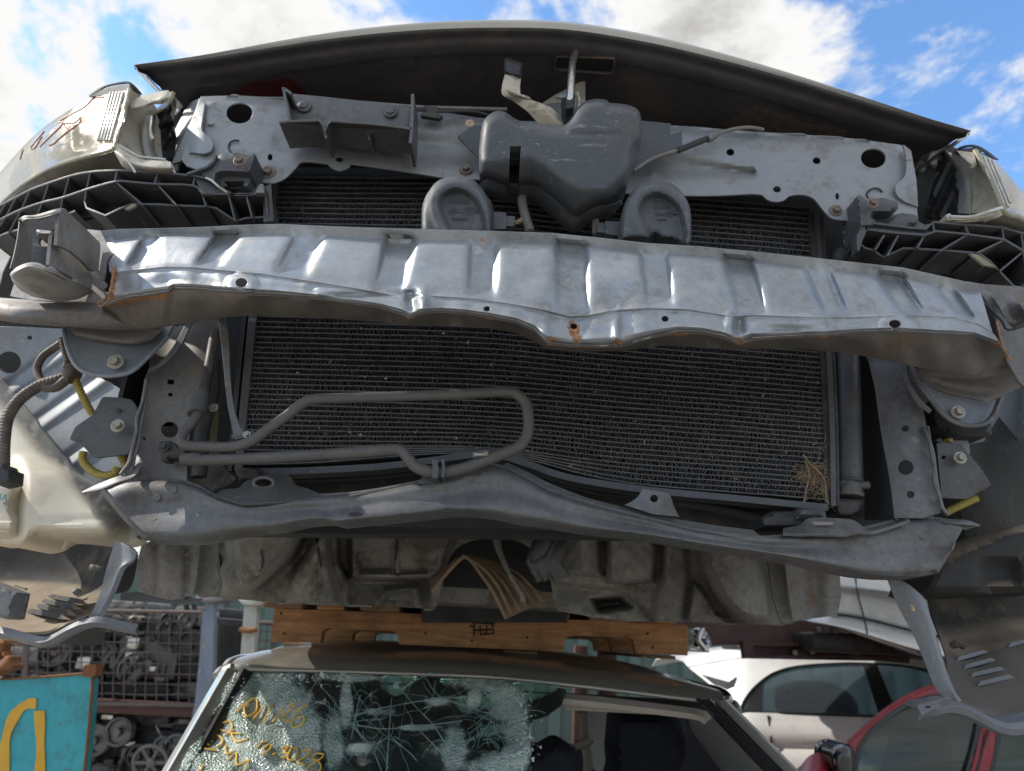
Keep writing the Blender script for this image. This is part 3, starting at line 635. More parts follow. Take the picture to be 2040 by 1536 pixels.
tube('striker', [(1146, 104, .95), (1140, 130, .945), (1138, 160, .94), (1136, 190, .94), (1132, 215, .945)], .0062, m_chrome, hood, n=14)
puff('hook', rounded(S('1126,196 1146,192 1144,218 1126,220'), 4), .935, .004, 6, m_plastic, hood, step=5, back=.014)

# --- latch cover ----------------------------------------------------
LC = smooth(S('958,262 964,240 978,226 992,221 1008,224 1022,234'), 3)+smooth(S('1043,245 1080,248 1112,250 1128,246 1140,232 1152,212 1168,201 1188,197 1208,199'), 3)+smooth(S('1214,205 1240,207 1262,213 1275,226 1279,260 1277,284 1270,312 1262,328 1256,345 1250,370'), 3)+smooth(S('1246,376 1228,396 1200,406 1178,414 1160,428 1148,433 1134,427'), 3)+smooth(S('1120,414 1095,392 1066,371 1030,371 1005,369 985,362 962,352 955,340 954,300'), 3)
def lcx(x, y, p):
    ln = np.interp(x, [950, 1055, 1085, 1130, 1160, 1205, 1245, 1280], [322, 308, 325, 362, 376, 374, 340, 300])
    d = .045*np.clip((y-ln)/62, 0, 1)**1.15
    d += .0028*np.exp(-((y-(262+(x-1060)*.03))/3.)**2)*((x > 1060) & (x < 1240))
    d += .03*bump2(x, y, 1272, 306, 14, 22, 2)
    d -= .004*bump2(x, y, 1190, 285, 70, 60, 2)
    return d
cover = puff('latch_cover', LC, .885, .020, 20, m_cover, car, step=6, back=.045, holes=[S('1016,291 1038,291 1033,366 1013,366')], extra=lcx)
sheet('slot', S('1010,284 1044,284 1040,372 1008,372'), .95, m_void, cover, th=.003)
sheet('tab', smooth(S('912,272 924,262 945,250 962,250'), 3)+S('960,312 952,313'), .978, m_cover, cover, th=.004)
sheet('tab', S('1276,240 1336,246 1336,268 1359,262 1359,294 1310,310 1262,345 1268,300'), [(1276, 240, .975), (1359, 262, .972), (1359, 294, .972), (1262, 345, .965)], m_cover, cover, th=.004)

# --- cable and wire on the panel ------------------------------------
tube('bonnet_cable', [(1262, 340, .96), (1300, 316, .965), (1360, 296, .97), (1410, 276, .975), (1450, 260, .98), (1490, 254, .985), (1520, 258, 1.0)], .0032, m_conduit, car, n=8)
tube('cable_sleeve', [(1350, 300, .969), (1380, 288, .971), (1412, 275, .974)], .0052, m_rubber, car, n=8)
tube('cable_clip', [(1410, 278, .972), (1425, 269, .974)], .0066, m_conduit, car, n=8)
tube('washer_hose', [(620, 198, 1.0), (740, 206, .99), (830, 213, .985), (930, 216, .985), (1010, 218, .985)], .0032, m_conduit, car, n=8)
tube('washer_hose', [(820, 218, .985), (880, 222, .982), (940, 222, .982), (985, 232, .98)], .0025, m_rubber, car, n=8)
sheet('cable_clip', S('845,210 873,212 870,226 882,230 876,236 838,230 842,224 850,222'), .98, m_rubber, car, th=.008)

# --- horns -----------------------------------------------------------
def horn(cx, top, w, bot, Y, broken, label):
    o = smooth([(cx-w, bot), (cx-w+1, top+62), (cx-w+12, top+32), (cx-w*.5, top+7), (cx, top), (cx+w*.5, top+7), (cx+w-12, top+32), (cx+w-1, top+62), (cx+w, bot)], 5)
    if broken: o += S('1371,488 1340,478 1318,474 1306,466 1292,474 1250,476')
    rc = smoothc([(cx-34, top+62), (cx-28, top+38), (cx-4, top+26), (cx+24, top+34), (cx+48, top+62), (cx+56, bot+4), (cx-5, bot+6), (cx-22, top+92)], 5)
    h = None
    def ex(x, y, p):
        d = segdist(p, [rc]); ins = inpoly(p, rc); s = np.where(ins, d, -d)
        k = np.clip((s+5)/14, 0, 1); k = k*k*(3-2*k)
        return .016*k+.0045*np.exp(-((s+12)/9.)**2)*-1
    h = puff('horn', o, Y, .012, 12, m_horn, car, step=4.5, back=.045, extra=ex, label=label)
    return h
h1 = horn(909, 352, 69, 466, .895, False, 'left horn with whole casing')
h2 = horn(1308, 361, 69, 478, .885, True, 'right horn with a broken lower edge')
sheet('rear_shell', smooth(S('960,385 978,400 984,430 984,465'), 3)+S('960,465'), .925, m_plastic, h1, th=.03)
for pts_, Y in ((S('984,422 1008,424 1008,456 984,456'), .93), (S('1008,430 1026,431 1024,450 1008,450'), .935)): sheet('connector', pts_, Y, m_horn, h1, th=.02)
for pts_, Y in ((S('1206,440 1240,442 1240,470 1208,466'), .93), (S('1190,444 1208,444 1208,464 1190,462'), .935)): sheet('connector', pts_, Y, m_horn, h2, th=.02)
# the moulded approval marks in the left horn's bell: lines too worn to read, a circle and a boxed mark
def marks(par, cx, cy, Y, s=1.0):
    L = []
    def st(pts, r=.0006): L.append(([P(cx+a*s, cy+b*s, Y) for a, b in pts], r))
    st(circ(-9, 0, 7, 7, 14)+[(-2, 0)]); st([(-12, 3), (-12, -3), (-8, -3)]); st([(-12, 0), (-9, 0)]); st([(-6, -3), (-6, 4)])
    st(circ(4, 1, 2, 3, 8)); st(circ(9, 1, 2, 3, 8))
    st([(13, -5), (31, -5), (31, 4), (13, 4), (13, -5)]); st([(13, 4), (14, 8), (28, 9), (30, 5)]); st([(17, -3), (17, 2)]); st([(21, -3), (21, 2), (25, 2), (25, -3), (21, -3)]); 
    for k in range(5): st([(34+k*4, -1), (36+k*4, -1), (36+k*4, 4), (34+k*4, 4), (34+k*4, -1)])
    for k in range(6): st([(-18+k*7, -20), (-14+k*7, -20), (-18+k*7, -14), (-14+k*7, -14)])
    for k in range(5): st([(-10+k*6, 14), (-6+k*6, 14), (-6+k*6, 19), (-10+k*6, 19), (-10+k*6, 14)])
    tubes('moulded_mark', L, m_horn, par, 5)
marks(h1, 912, 418, .9085)
marks(h2, 1316, 424, .8985, .7)
tube('horn_wire', [(1042, 372, .97), (1040, 400, .965), (1046, 430, .955), (1056, 462, .95)], .0072, m_conduit, car, ridge_step=.0035, ridge=.08)
tube('horn_wire', [(1186, 412, .965), (1186, 440, .96), (1188, 468, .955)], .006, m_conduit, car, n=8)
tube('horn_wire', [(1024, 445, .945), (1036, 440, .95), (1044, 432, .955)], .0035, m_root, car, n=6)

# --- condenser ---------------------------------------------------------
condY = lambda y: 1.075-.055*(y-345)/650.
YL = lambda v: 352+(928-352)*v
XL = lambda v: np.interp(v, [0, .5, 1], [547, 502, 474])
XR = lambda v: np.interp(v, [0, .25, .6, 1], [1612, 1624, 1640, 1646])
def YS(s, v):
    """height of tube v at fraction s across"""
    drop = 62+10*np.sin(v*3.1)+(v**8)*4
    bend = np.interp(v, [0, .45, .8, .93, 1.0], [-14, -10, -6, -16, -46])
    kink = np.exp(-((s-.43)/np.where(s < .43, .26, .15))**2)
    return YL(v)+drop*(.55*s+.45*s*s)+bend*kink
cond = sheet('condenser', S('540,340 1640,400 1665,1010 1480,1000 1200,985 1050,950 960,930 700,955 460,960'), lambda x, y: condY(y)+.035, m_void, car, th=.01)
NT = 57
S_ = np.linspace(0, 1, 22)
tubes_y = []
for k in range(NT):
    v = k/(NT-1); xs = XL(v)+(XR(v)-XL(v))*S_; ys = YS(S_, v)+RNG.normal(0, .35, len(S_)); yy = condY(ys)+RNG.normal(0, .0006, len(S_))
    w = 1.1
    a, b = PA(np.c_[xs, ys-w], yy), PA(np.c_[xs, ys+w], yy); d = np.array([0, .016, 0]); n = len(xs)
    V = np.r_[a, b, a+d, b+d]; f = []
    for i in range(n-1): f += [(i, i+1, n+i+1, n+i), (n+i, n+i+1, 3*n+i+1, 3*n+i), (2*n+i, 2*n+i+1, i+1, i)]
    build('tube', V, f, m_tubec, cond, 40)
V, f = [], []
for k in range(NT-1):
    v0, v1 = k/(NT-1), (k+1)/(NT-1); N = 300; s = (np.arange(N)+.5)/N; s = s+RNG.normal(0, .0006, N)
    s = np.clip(s, .001, .999); x0 = XL(v0)+(XR(v0)-XL(v0))*s; x1 = XL(v1)+(XR(v1)-XL(v1))*s
    bent = np.where(RNG.random(N) < .22+.25*v0, RNG.normal(0, 2.6, N), RNG.normal(0, .3, N)); zig = np.where(np.arange(N) % 2, .8, -.8)
    y0, y1 = YS(s, v0)+1.0, YS(s, v1)-1.0; Yc = condY(y0)+.0015+np.abs(bent)*-.0006
    A, B = PA(np.c_[x0-zig, y0], Yc), PA(np.c_[x1+zig+bent, y1], Yc); Cn, D = PA(np.c_[x1+zig+bent+1.15, y1], Yc), PA(np.c_[x0-zig+1.15, y0], Yc)
    E = A+np.array([0, .012, 0]); Gq = B+np.array([0, .012, 0]); b0 = len(V)
    V += list(np.stack([A, B, Cn, D, E, Gq], 1).reshape(-1, 3))
    for i in range(N): q = b0+6*i; f += [(q, q+1, q+2, q+3), (q, q+4, q+5, q+1)]
build('fin_stack', V, f, m_fin, cond, None, kind='stuff', recalc=False)
V, f = [], []
for i in range(420):
    v = RNG.beta(2.2, 1.1); s = RNG.random(); x = XL(v)+(XR(v)-XL(v))*s; y = YS(s, v)+RNG.normal(0, 2); r = abs(RNG.normal(0, 1.1))+.6
    c = P(x, y, condY(y)-.002); k = r/F; b0 = len(V)
    V += [tuple(c+Vector(RNG.normal(0, k, 3))) for _ in range(4)]; f += [(b0, b0+1, b0+2), (b0, b0+1, b0+3), (b0, b0+2, b0+3), (b0+1, b0+2, b0+3)]
build('grit', V, f, M('grit_tan', (.34, .28, .23), .9), cond, None, kind='stuff')
def bar(name, line, w, Y, depth, mat, par):
    return ribs(name, [(line, Y, depth, w)], mat, par)
lf = [(542, 345), (520, 480), (494, 640), (478, 800), (466, 938)]
bar('header', [(x+8, y, condY(y)-.006) for x, y in lf], 15, None, .03, m_steel, cond)
bar('side_frame', [(x-9, y, condY(y)-.002) for x, y in lf], 9, None, .03, m_rubber, cond)
rf = [(1618, 420), (1630, 560), (1644, 720), (1650, 860), (1652, 1008)]
bar('header', [(x-3, y, condY(y)-.002) for x, y in rf], 12, None, .03, m_rubber, cond)
bar('side_frame', [(x+9, y, condY(y)-.008) for x, y in rf], 10, None, .04, m_steel, cond)
bar('side_frame', [(x+18, y, condY(y)-.006) for x, y in rf], 6, None, .04, m_rubber, cond)
bf = [(470, 934), (560, 934), (660, 930), (760, 924), (860, 912), (930, 902), (972, 900), (1010, 906), (1060, 922), (1110, 940), (1180, 955), (1300, 972), (1450, 986), (1650, 1006)]
bar('lower_frame', [(x, y+5, condY(y)-.006) for x, y in cat(bf, 4)], 13, None, .03, m_cover, cond)
# receiver tank right of it
rd = tube('receiver_drier', [(1680, 505, 1.06), (1684, 700, 1.05), (1690, 860, 1.04), (1692, 985, 1.03)], .0185, M('drier_black', (.06, .065, .072), .45, .1, v=.2, vs=8, dirt=(.30, .23, .17), da=.25, ds=16, speck=((.45, .34, .25), 24, .665, .9)), car, n=20)
tube('band', [(1693, 982, 1.03), (1693, 990, 1.03)], .0195, m_pipe, rd, n=20)
tube('band', [(1693, 955, 1.03), (1693, 962, 1.03)], .0195, m_rubber, rd, n=20)
tube('outlet', [(1700, 967, 1.02), (1730, 967, 1.02)], .006, m_pipe, rd, n=10)
puff('drier_cap', rounded(S('1662,992 1722,992 1718,1020 1700,1030 1664,1028'), 8), 1.02, .01, 10, m_rubber, rd, step=6, back=.03)
# twiggy weed caught in the lower right corner
L = []
for i in range(150):
    a = RNG.normal(1.5, .9); x, y = 1618+RNG.normal(0, 13), 922+abs(RNG.normal(0, 22)); n = int(RNG.uniform(4, 9)); pt = []
    if i > 90: x, y, a = 1640+RNG.normal(0, 10), 960+RNG.normal(0, 30), RNG.uniform(0, 6.28)
    for k in range(n): pt.append(P(x, y, condY(y)-.003-.004*RNG.random())); a += RNG.normal(0, .55); st_ = RNG.uniform(3, 8); x += st_*math.cos(a); y += st_*math.sin(a)
    L.append((pt, RNG.uniform(.00012, .00042)))
L.append(([P(x, y, .995) for x, y in smooth(S('1600,905 1615,925 1632,940 1644,960 1646,990 1650,1002'), 3)], .0009)); L.append(([P(x, y, .995) for x, y in smooth(S('1604,918 1612,945 1606,975 1602,1000'), 3)], .0008))
weed = tubes('dry_weed', L, m_root, None, 4); tag(weed, 'tangle of dry brown roots caught in the lower right corner of the condenser', 'dry weed', kind='stuff')

# --- dark radiator and bay behind ------------------------------------------
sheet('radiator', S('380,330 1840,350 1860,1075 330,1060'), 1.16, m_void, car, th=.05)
sheet('fan_shroud', S('560,940 960,925 1300,990 1800,1040 1800,1075 1000,1050 440,1040'), 1.13, m_rubber, car, th=.02)
puff('rubber_mount', S('1515,1030 1540,1018 1600,1020 1606,1050 1515,1052'), 1.0, .008, 12, m_rubber, car, step=8, back=.05)
puff('rubber_mount', rounded(S('1590,1012 1642,1014 1648,1034 1586,1034'), 5), .985, .008, 8, m_cover, car, step=8, back=.03)
puff('rubber_mount', rounded(S('474,934 520,932 524,958 474,962'), 5), 1.0, .008, 8, m_rubber, car, step=8, back=.03)
tube('fan_pipe', [(1340, 998, 1.08), (1420, 1010, 1.08), (1510, 1030, 1.08)], .008, m_rubber, car)

# --- cooling loop --------------------------------------------------------------
loop_pts = [(428, 662, 1.02), (418, 720, 1.0), (406, 780, .985), (398, 815, .975), (386, 838, .965), (366, 862, .957), (362, 878, .952), (374, 888, .95), (420, 890, .948), (462, 890, .945), (498, 880, .942), (530, 858, .94), (572, 828, .938), (600, 806, .936), (622, 796, .935), (660, 794, .935), (780, 790, .935), (900, 786, .935), (1000, 781, .935), (1028, 785, .935), (1046, 802, .935), (1052, 830, .935), (1051, 862, .935), (1036, 888, .935), (1002, 904, .935), (960, 920, .937), (920, 934, .938), (880, 941, .938), (848, 938, .938), (826, 928, .938), (812, 912, .939), (800, 898, .94), (776, 896, .94), (700, 902, .942), (600, 908, .945), (480, 914, .95), (420, 916, .952), (390, 917, .953), (366, 915, .955)]
pipe = tube('cooling_pipe', loop_pts, [.0072, .0072, .0078, .0078], m_pipe, car, n=16, m=5)
tube('hose_end', [(402, 912, .956), (385, 914, .955), (362, 916, .955)], [.007, .0095, .0085], m_pipe, pipe, n=12)
tube('sleeve', [(400, 786, .983), (397, 800, .98), (392, 826, .972)], .0128, M('sleeve_rubber', (.08, .08, .078), .6, v=.2, vs=30), pipe, n=14)
tube('hose_end', [(414, 735, .997), (406, 786, .984)], .0085, m_rubber, pipe, n=12)
tube('rubber_hose', [(424, 720, 1.04), (422, 780, 1.03), (404, 850, 1.02), (400, 900, 1.01), (396, 950, 1.01)], .011, m_rubber, car, n=10)
surf('bracket_strap', [[(434, 632, .985), (440, 680, .98), (446, 740, .975), (452, 800, .97), (462, 850, .965), (466, 870, .962)], [(450, 632, .985), (456, 680, .98), (458, 740, .975), (464, 800, .97), (476, 845, .965), (492, 868, .962)]], m_steel2, car, nu=24, m=2, th=.004)
ribs('bracket_strap', [([(462, 868), (470, 872), (500, 864), (506, 860)], .955, .03, 8)], m_steel, car)
stud('bolt', 492, 866, .95, 8, m_boltz, car); stud('bolt', 426, 812, 1.0, 9, m_boltz, car)
cl = ribs('pipe_clamp', [([(866, 916), (868, 934), (866, 952)], .925, .03, 11), ([(882, 914), (884, 934), (882, 950)], .926, .03, 5)], m_cover, car)
sheet('pipe_clamp', S('833,964 845,944 866,948 884,948 905,940 900,952 870,962'), .955, m_steel, car, th=.004)
puff('coupling', rounded(S('940,900 972,897 974,908 942,912'), 4), .925, .004, 5, m_boltz, car, step=4, back=.012)
sheet('tan_liner', smooth(S('418,745 432,775 436,830 432,880 446,930 460,950 410,968 392,966 398,900'), 3), 1.09, M('tan_splash', (.20, .17, .12), .8, v=.2), car, th=.004)
sheet('tan_liner', smooth(S('390,926 430,920 452,940 470,955 430,975 408,978 385,960'), 3), 1.05, m_under, car, th=.004)
# --- bumper beam ------------------------------------------------------------------
T_ = S('196,460 240,456 300,455 400,452 500,447 560,446 625,449 700,452 800,455 950,459 1100,464 1200,474 1290,484 1400,491 1520,503 1620,513 1700,522 1800,533 1890,553 1946,566')
TP = S('196,492 270,480 330,470 440,472 560,470 700,478 800,482 900,484 1000,484 1100,488 1200,497 1290,506 1400,514 1520,526 1620,538 1700,546 1800,556 1890,576 1946,588')
F_ = S('205,545 235,541 280,536 330,531 380,532 440,538 520,545 620,560 700,573 760,584 800,590 830,586 870,590 945,595 1010,604 1080,616 1135,630 1170,628 1220,618 1290,613 1370,616 1440,627 1470,630 1500,627 1560,630 1640,632 1700,632 1800,627 1900,632 1950,645 1986,668')
L_ = S('213,606 260,592 310,586 335,582 345,575 400,577 480,584 560,588 640,595 700,603 760,612 800,624 818,634 838,624 880,620 930,624 980,632 1030,642 1065,658 1090,684 1150,690 1230,689 1260,682 1300,671 1350,661 1400,663 1440,672 1470,684 1500,676 1560,671 1640,668 1700,662 1780,660 1860,665 1940,668 1992,684')
U_ = S('196,612 240,652 300,655 350,648 440,633 520,628 640,633 740,640 820,646 900,648 960,651 1030,661 1090,693 1150,698 1230,697 1320,687 1400,690 1470,695 1560,692 1650,699 1750,714 1850,737 1940,748 2012,722')
for n_ in ('T_', 'TP', 'F_', 'L_', 'U_'): globals()[n_] = np.array(globals()[n_])
def yb(x): return .805+.085*((x-1130)/900.)**2
GROOVE = [(300, 262, 18, 0), (452, 408, 23, 1), (615, 575, 30, 0), (797, 772, 29, 1), (964, 958, 27, 0), (1138, 1140, 30, 1), (1302, 1316, 27, 0), (1470, 1500, 28, 1), (1630, 1668, 25, 0), (1775, 1822, 27, 1), (1885, 1930, 20, 0)]
def beamY(x, y):
    x, y = np.ravel(x), np.ravel(y)
    t, tp, ff, ll = (np.interp(x, A[:, 0], A[:, 1]) for A in (T_, TP, F_, L_))
    Y = yb(x)
    v = np.clip((y-tp)/np.maximum(ff-tp, 1), 0, 1); b = np.clip((tp-y)/np.maximum(tp-t, 1), 0, 1); w = np.clip((y-ff)/np.maximum(ll-ff, 1), 0, 1)
    Y = Y-.011*b
    bs = np.clip((y-(tp-4))/6., 0, 1); Y = Y+.010*(1-bs*bs*(3-2*bs))
    pad = np.zeros_like(x)
    for xt, xb, hw, kind in GROOVE:
        xc = xt+(xb-xt)*v; s = (x-xc)/hw
        across = 1/(1+np.abs(s)**8)
        top = np.clip((y-(tp-7))/9., 0, 1); top = top*top*(3-2*top)
        foot = np.clip((1.03-v)/.3, 0, 1)**.7*(1-.35*v)
        g = (.0130+.0075*kind*np.exp(-((y-(tp+6))/22.)**2))*across*np.clip(bs, 0, 1)*foot
        if kind: g = np.maximum(g, .0165*across*np.clip((y-(tp-10))/7., 0, 1)*np.exp(-np.clip((y-tp-8)/26., 0, 9)**2))
        if not kind: g = g-.006*np.exp(-(((x-xt)/(hw*.7))**2+((y-(tp+2))/11.)**2))
        pad += g
    Y = Y+pad
    Y = Y-.026*v**1.1                              # pads lean out towards the fold
    Y = Y-.004*np.sin(math.pi*np.clip(v, 0, 1))*(1-np.clip(pad/.01, 0, 1))
    # fold, bead and lower face
    Y = Y-.004*w-.003*np.sin(w*math.pi)+.013*np.clip((w-.80)/.20, 0, 1)**2-.003*np.exp(-((w-.74)/.08)**2)*(w > 0)-.003*np.exp(-(((y-ff))/4.)**2)+.002*np.exp(-((w-.10)/.08)**2)*(w > 0)
    # crumples
    for cx, cy, rx, ry, a in ((842, 606, 12, 24, -.012), (818, 600, 12, 18, .009), (800, 586, 45, 7, .006), (1140, 640, 26, 30, .010), (1086, 662, 14, 26, -.008), (1098, 640, 24, 20, .006), (1228, 664, 8, 30, -.006), (1242, 640, 16, 26, .006), (1470, 648, 14, 20, .012), (1456, 640, 12, 20, -.008), (1500, 655, 26, 9, -.006), (1560, 655, 60, 8, .005), (1610, 648, 24, 12, -.005), (690, 588, 60, 7, .006), (640, 584, 40, 6, -.004), (620, 578, 14, 10, .004), (1220, 606, 8, 16, .004), (330, 560, 20, 14, .004), (240, 575, 14, 20, .004), (1700, 650, 30, 10, .004), (905, 545, 50, 40, .002), (1090, 575, 40, 30, -.003), (1240, 585, 34, 20, .003), (1350, 600, 30, 14, -.003)):
        Y = Y+1.35*a*np.exp(-(((x-cx)/rx)**2+((y-cy)/ry)**2))
    for cx, cy in ((481, 563), (1783, 645)): r = np.hypot((x-cx)/34., (y-cy)/22.); Y = Y-.004*np.clip(1.15-r**4, 0, 1)
    Y = Y+.0012*np.sin(x*.031+y*.02)*np.sin(y*.06-x*.011)+.0007*np.sin(x*.11+2*np.sin(y*.05))*np.clip(w*3, 0, 1)
    return Y
bo = [tuple(p) for p in T_]+S('1960,580 1974,608 1990,630 2000,650')+[tuple(p) for p in L_[::-1]]+S('222,570 228,545 216,534 218,520 236,500')
RU0 = [(1143, 655, 11, 16), (1150, 672, 9, 10), (1098, 680, 10, 8), (1230, 684, 9, 8), (820, 634, 10, 7), (1470, 682, 11, 9), (1356, 662, 20, 4), (975, 645, 8, 4), (1640, 672, 8, 4), (205, 605, 14, 10), (222, 575, 7, 30), (228, 545, 6, 14), (1990, 660, 8, 16), (1984, 645, 10, 10), (960, 476, 5, 5), (632, 462, 4, 4), (300, 588, 30, 3), (260, 594, 20, 3), (1148, 690, 40, 3)]
RU = [(a, b, c*1.35, d*1.3) for a, b, c, d in RU0]
def tl(A, x): return np.interp(x, A[:, 0], A[:, 1])
XE = np.array([(0, 200), (.10, 212), (.30, 226), (.45, 216), (.60, 218), (.70, 226), (.85, 222), (1.0, 214)]); XF = np.array([(0, 1946), (.10, 1954), (.40, 1966), (.60, 1976), (.70, 1984), (1.0, 1992)])
TV = np.array([0, .05, .10, .13, .16]+list(.16+.46*(np.arange(1, 19)/19))+[.60, .615, .625, .635, .65]+list(.65+.23*(np.arange(1, 8)/8))+[.88, .91, .94, .96, .98, 1.0]); TV = np.unique(np.round(TV, 4))
def beam_px(s, t):
    """beam coordinates (s along 0..1, t down 0..1) -> photo pixel"""
    a, b = np.interp(t, XE[:, 0], XE[:, 1]), np.interp(t, XF[:, 0], XF[:, 1]); x = a+(b-a)*s
    y = np.array([np.interp(tt, (0, .13, .625, 1.0), q) for tt, q in zip(t, np.c_[tl(T_, x), tl(TP, x), tl(F_, x), tl(L_, x)])]); return np.c_[x, y]
def beam_inv(x, y):
    t = float(np.interp(y, (tl(T_, x), tl(TP, x), tl(F_, x), tl(L_, x)), (0, .13, .625, 1.0))); a, b = np.interp(t, XE[:, 0], XE[:, 1]), np.interp(t, XF[:, 0], XF[:, 1]); return ((x-a)/(b-a), t)
holes = [circ(481, 563, 12, 9, 18), circ(970, 615, 7, 5, 14), circ(1325, 635, 7, 6, 14), circ(1783, 645, 12, 8, 18), circ(1143, 650, 7, 6, 14)]
hi = [[beam_inv(*p) for p in h] for h in holes]
NS = 720; ss = np.linspace(0, 1, NS); gs, gt = np.meshgrid(ss, TV); gp = np.c_[gs.ravel(), gt.ravel()]
gpx = beam_px(gp[:, 0], gp[:, 1]); keep = np.ones(len(gp), bool)
for h in holes: c = np.mean(h, 0); r_ = np.ptp(np.array(h)[:, 0])/2+3; keep &= np.hypot(gpx[:, 0]-c[0], gpx[:, 1]-c[1]) > r_
vv = [tuple(p) for p in gp[keep]]; ee = []
for h in hi: k = len(vv); vv += h; ee += [(k+i, k+(i+1) % len(h)) for i in range(len(h))]
rr_ = delaunay_2d_cdt([Vector((p[0]*9, p[1])) for p in vv], ee, [], 0, 1e-6); bp_ = np.array([(p[0]/9, p[1]) for p in rr_[0]]); bt = np.array([f for f in rr_[2] if len(f) == 3]); cc_ = bp_[bt].mean(1); kk = np.ones(len(bt), bool)
for h in hi: kk &= ~inpoly(cc_, h)
bt = bt[kk]; bpx = beam_px(bp_[:, 0], bp_[:, 1]); rv_ = np.zeros(len(bpx))
for r in RU: rv_ = np.maximum(rv_, np.exp(-(((bpx[:, 0]-r[0])/r[2])**2+((bpx[:, 1]-r[1])/r[3])**2)))
beam = solid('bumper_beam', PA(bpx, beamY(bpx[:, 0], bpx[:, 1])), bt, .0025, m_beam, car, (0, 1, 0), rv_, 50)
xs = np.linspace(213, 1992, 220)
yl, yu = tl(L_, xs), tl(U_, np.linspace(196, 2012, 220)); xu = np.linspace(196, 2012, 220)
Yl = beamY(xs, yl); depth = .045+.035*np.abs((xs-1130)/900.)**1.5
R0 = PA(np.c_[xs, yl-1.5], Yl+.002); R1 = PA(np.c_[xs, yl+3], Yl+.004); R3 = PA(np.c_[xu, yu], Yl+depth); R2 = R1*.55+R3*.45+np.array([0, 0, .004]); R4 = R3+np.array([0, .004, .03]); R5 = R3*.92+R1*.08+np.array([0, 0, -.002])
R2[:, 2] += .003*np.sin(xs*.05)
ur = np.zeros((6, 220)); ur[:2] = np.max([np.exp(-((xs-r[0])/r[2])**2) for r in RU if r[1] > 600], axis=0)*.9; ur[:2] = np.maximum(ur[:2], np.where(xs < 335, .75, 0)); ur[4] = .3
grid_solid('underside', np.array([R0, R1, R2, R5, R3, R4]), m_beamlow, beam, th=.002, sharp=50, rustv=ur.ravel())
# dark inside so the punched holes read as holes
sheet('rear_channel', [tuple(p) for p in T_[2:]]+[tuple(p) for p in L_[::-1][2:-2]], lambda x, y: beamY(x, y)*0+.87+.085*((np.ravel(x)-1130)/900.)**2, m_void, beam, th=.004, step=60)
# torn rusty end edges
tube('torn_edge', [(228, 533, .862), (224, 555, .858), (219, 580, .856), (212, 594, .858), (196, 602, .866), (202, 610, .868), (214, 600, .86)], .0015, m_torn, beam, n=7)
tube('torn_edge', [(1986, 640, .862), (1990, 660, .858), (1998, 690, .86), (2008, 712, .868), (2014, 718, .872)], .0015, m_torn, beam, n=7)

# --- crush cans and rails -----------------------------------------------------------
def canL(mat=m_can):
    can = sheet('crush_can', S('176,457 236,463')+smooth(S('240,468 249,474 248,487 236,497 222,508 212,520 209,540 206,556 207,574 212,590'), 3)+S('206,606 176,602 60,598 20,590 60,470'), [(176, 457, .945), (249, 474, .935), (209, 540, .93), (206, 606, .925), (20, 590, .95)], mat, car, th=.004, step=22, rust=[(248, 484, 5, 12)])
    sheet('wall', S('118,428 122,417 130,416 140,426 198,482 200,486 200,500 197,536 188,541 180,538 165,520 140,500 122,492 113,488'), [(122, 417, .80), (113, 488, .80), (200, 486, .935), (196, 536, .93), (165, 520, .88)], m_can, can, th=.004, step=14, rust=[(131, 450, 5, 6), (122, 418, 10, 4)], disp=lambda x, y, p: -.006*np.exp(-((x-124)/7.)**2))
    sheet('wall', S('112,456 110,490 118,495 140,506 165,524 182,545 184,574 168,570 130,545 98,528 100,506 104,470'), [(112, 456, .81), (98, 528, .80), (182, 545, .93), (184, 574, .925), (140, 506, .87)], m_can, can, th=.004, step=16)
    surf('lip', [[(22, 552, .83), (20, 545, .80), (34, 532, .79), (58, 523, .79), (82, 525, .79), (90, 533, .79), (102, 528, .80)], [(26, 562, .83), (30, 552, .79), (46, 540, .78), (66, 534, .78), (90, 540, .78), (110, 544, .79), (130, 552, .82)], [(40, 578, .86), (60, 578, .84), (80, 572, .84), (104, 570, .84), (126, 570, .85), (150, 572, .87), (182, 576, .92)], [(62, 590, .93), (80, 594, .93), (100, 598, .93), (126, 600, .93), (150, 597, .93), (170, 590, .93), (184, 580, .93)]], m_can, can, nu=26, m=5, th=.004)
    surf('lip', [[(38, 436, .80), (48, 430, .79), (70, 428, .79), (92, 422, .79), (112, 416, .79), (122, 414, .80)], [(44, 446, .80), (54, 438, .785), (72, 438, .785), (92, 434, .785), (110, 428, .785), (120, 424, .79)], [(52, 442, .84), (60, 440, .84), (76, 440, .84), (94, 436, .84), (108, 430, .84), (118, 426, .84)]], m_can, can, nu=20, m=4, th=.004)
    surf('wall', [[(38, 434, .80), (34, 470, .80), (28, 505, .80), (19, 535, .80)], [(44, 440, .80), (40, 470, .80), (33, 505, .80), (25, 536, .80)], [(66, 446, .93), (64, 476, .93), (62, 505, .93), (60, 530, .93)]], m_can, can, nu=14, m=2, th=.003)
    sheet('inner_face', S('40,440 122,425 118,500 100,530 40,540 30,520'), .945, m_steel, can, th=.004, holes=[rounded(S('78,474 112,476 110,492 78,490'), 6)])
    puff('spacer', rounded(S('72,457 112,461 110,472 74,470'), 4), .93, .006, 6, m_can, can, step=5, back=.02)
    for x, y in ((224, 478), (207, 570)): stud('spot_weld', x, y, .926, 8, m_can, can, 'washer')
    return can
canL()
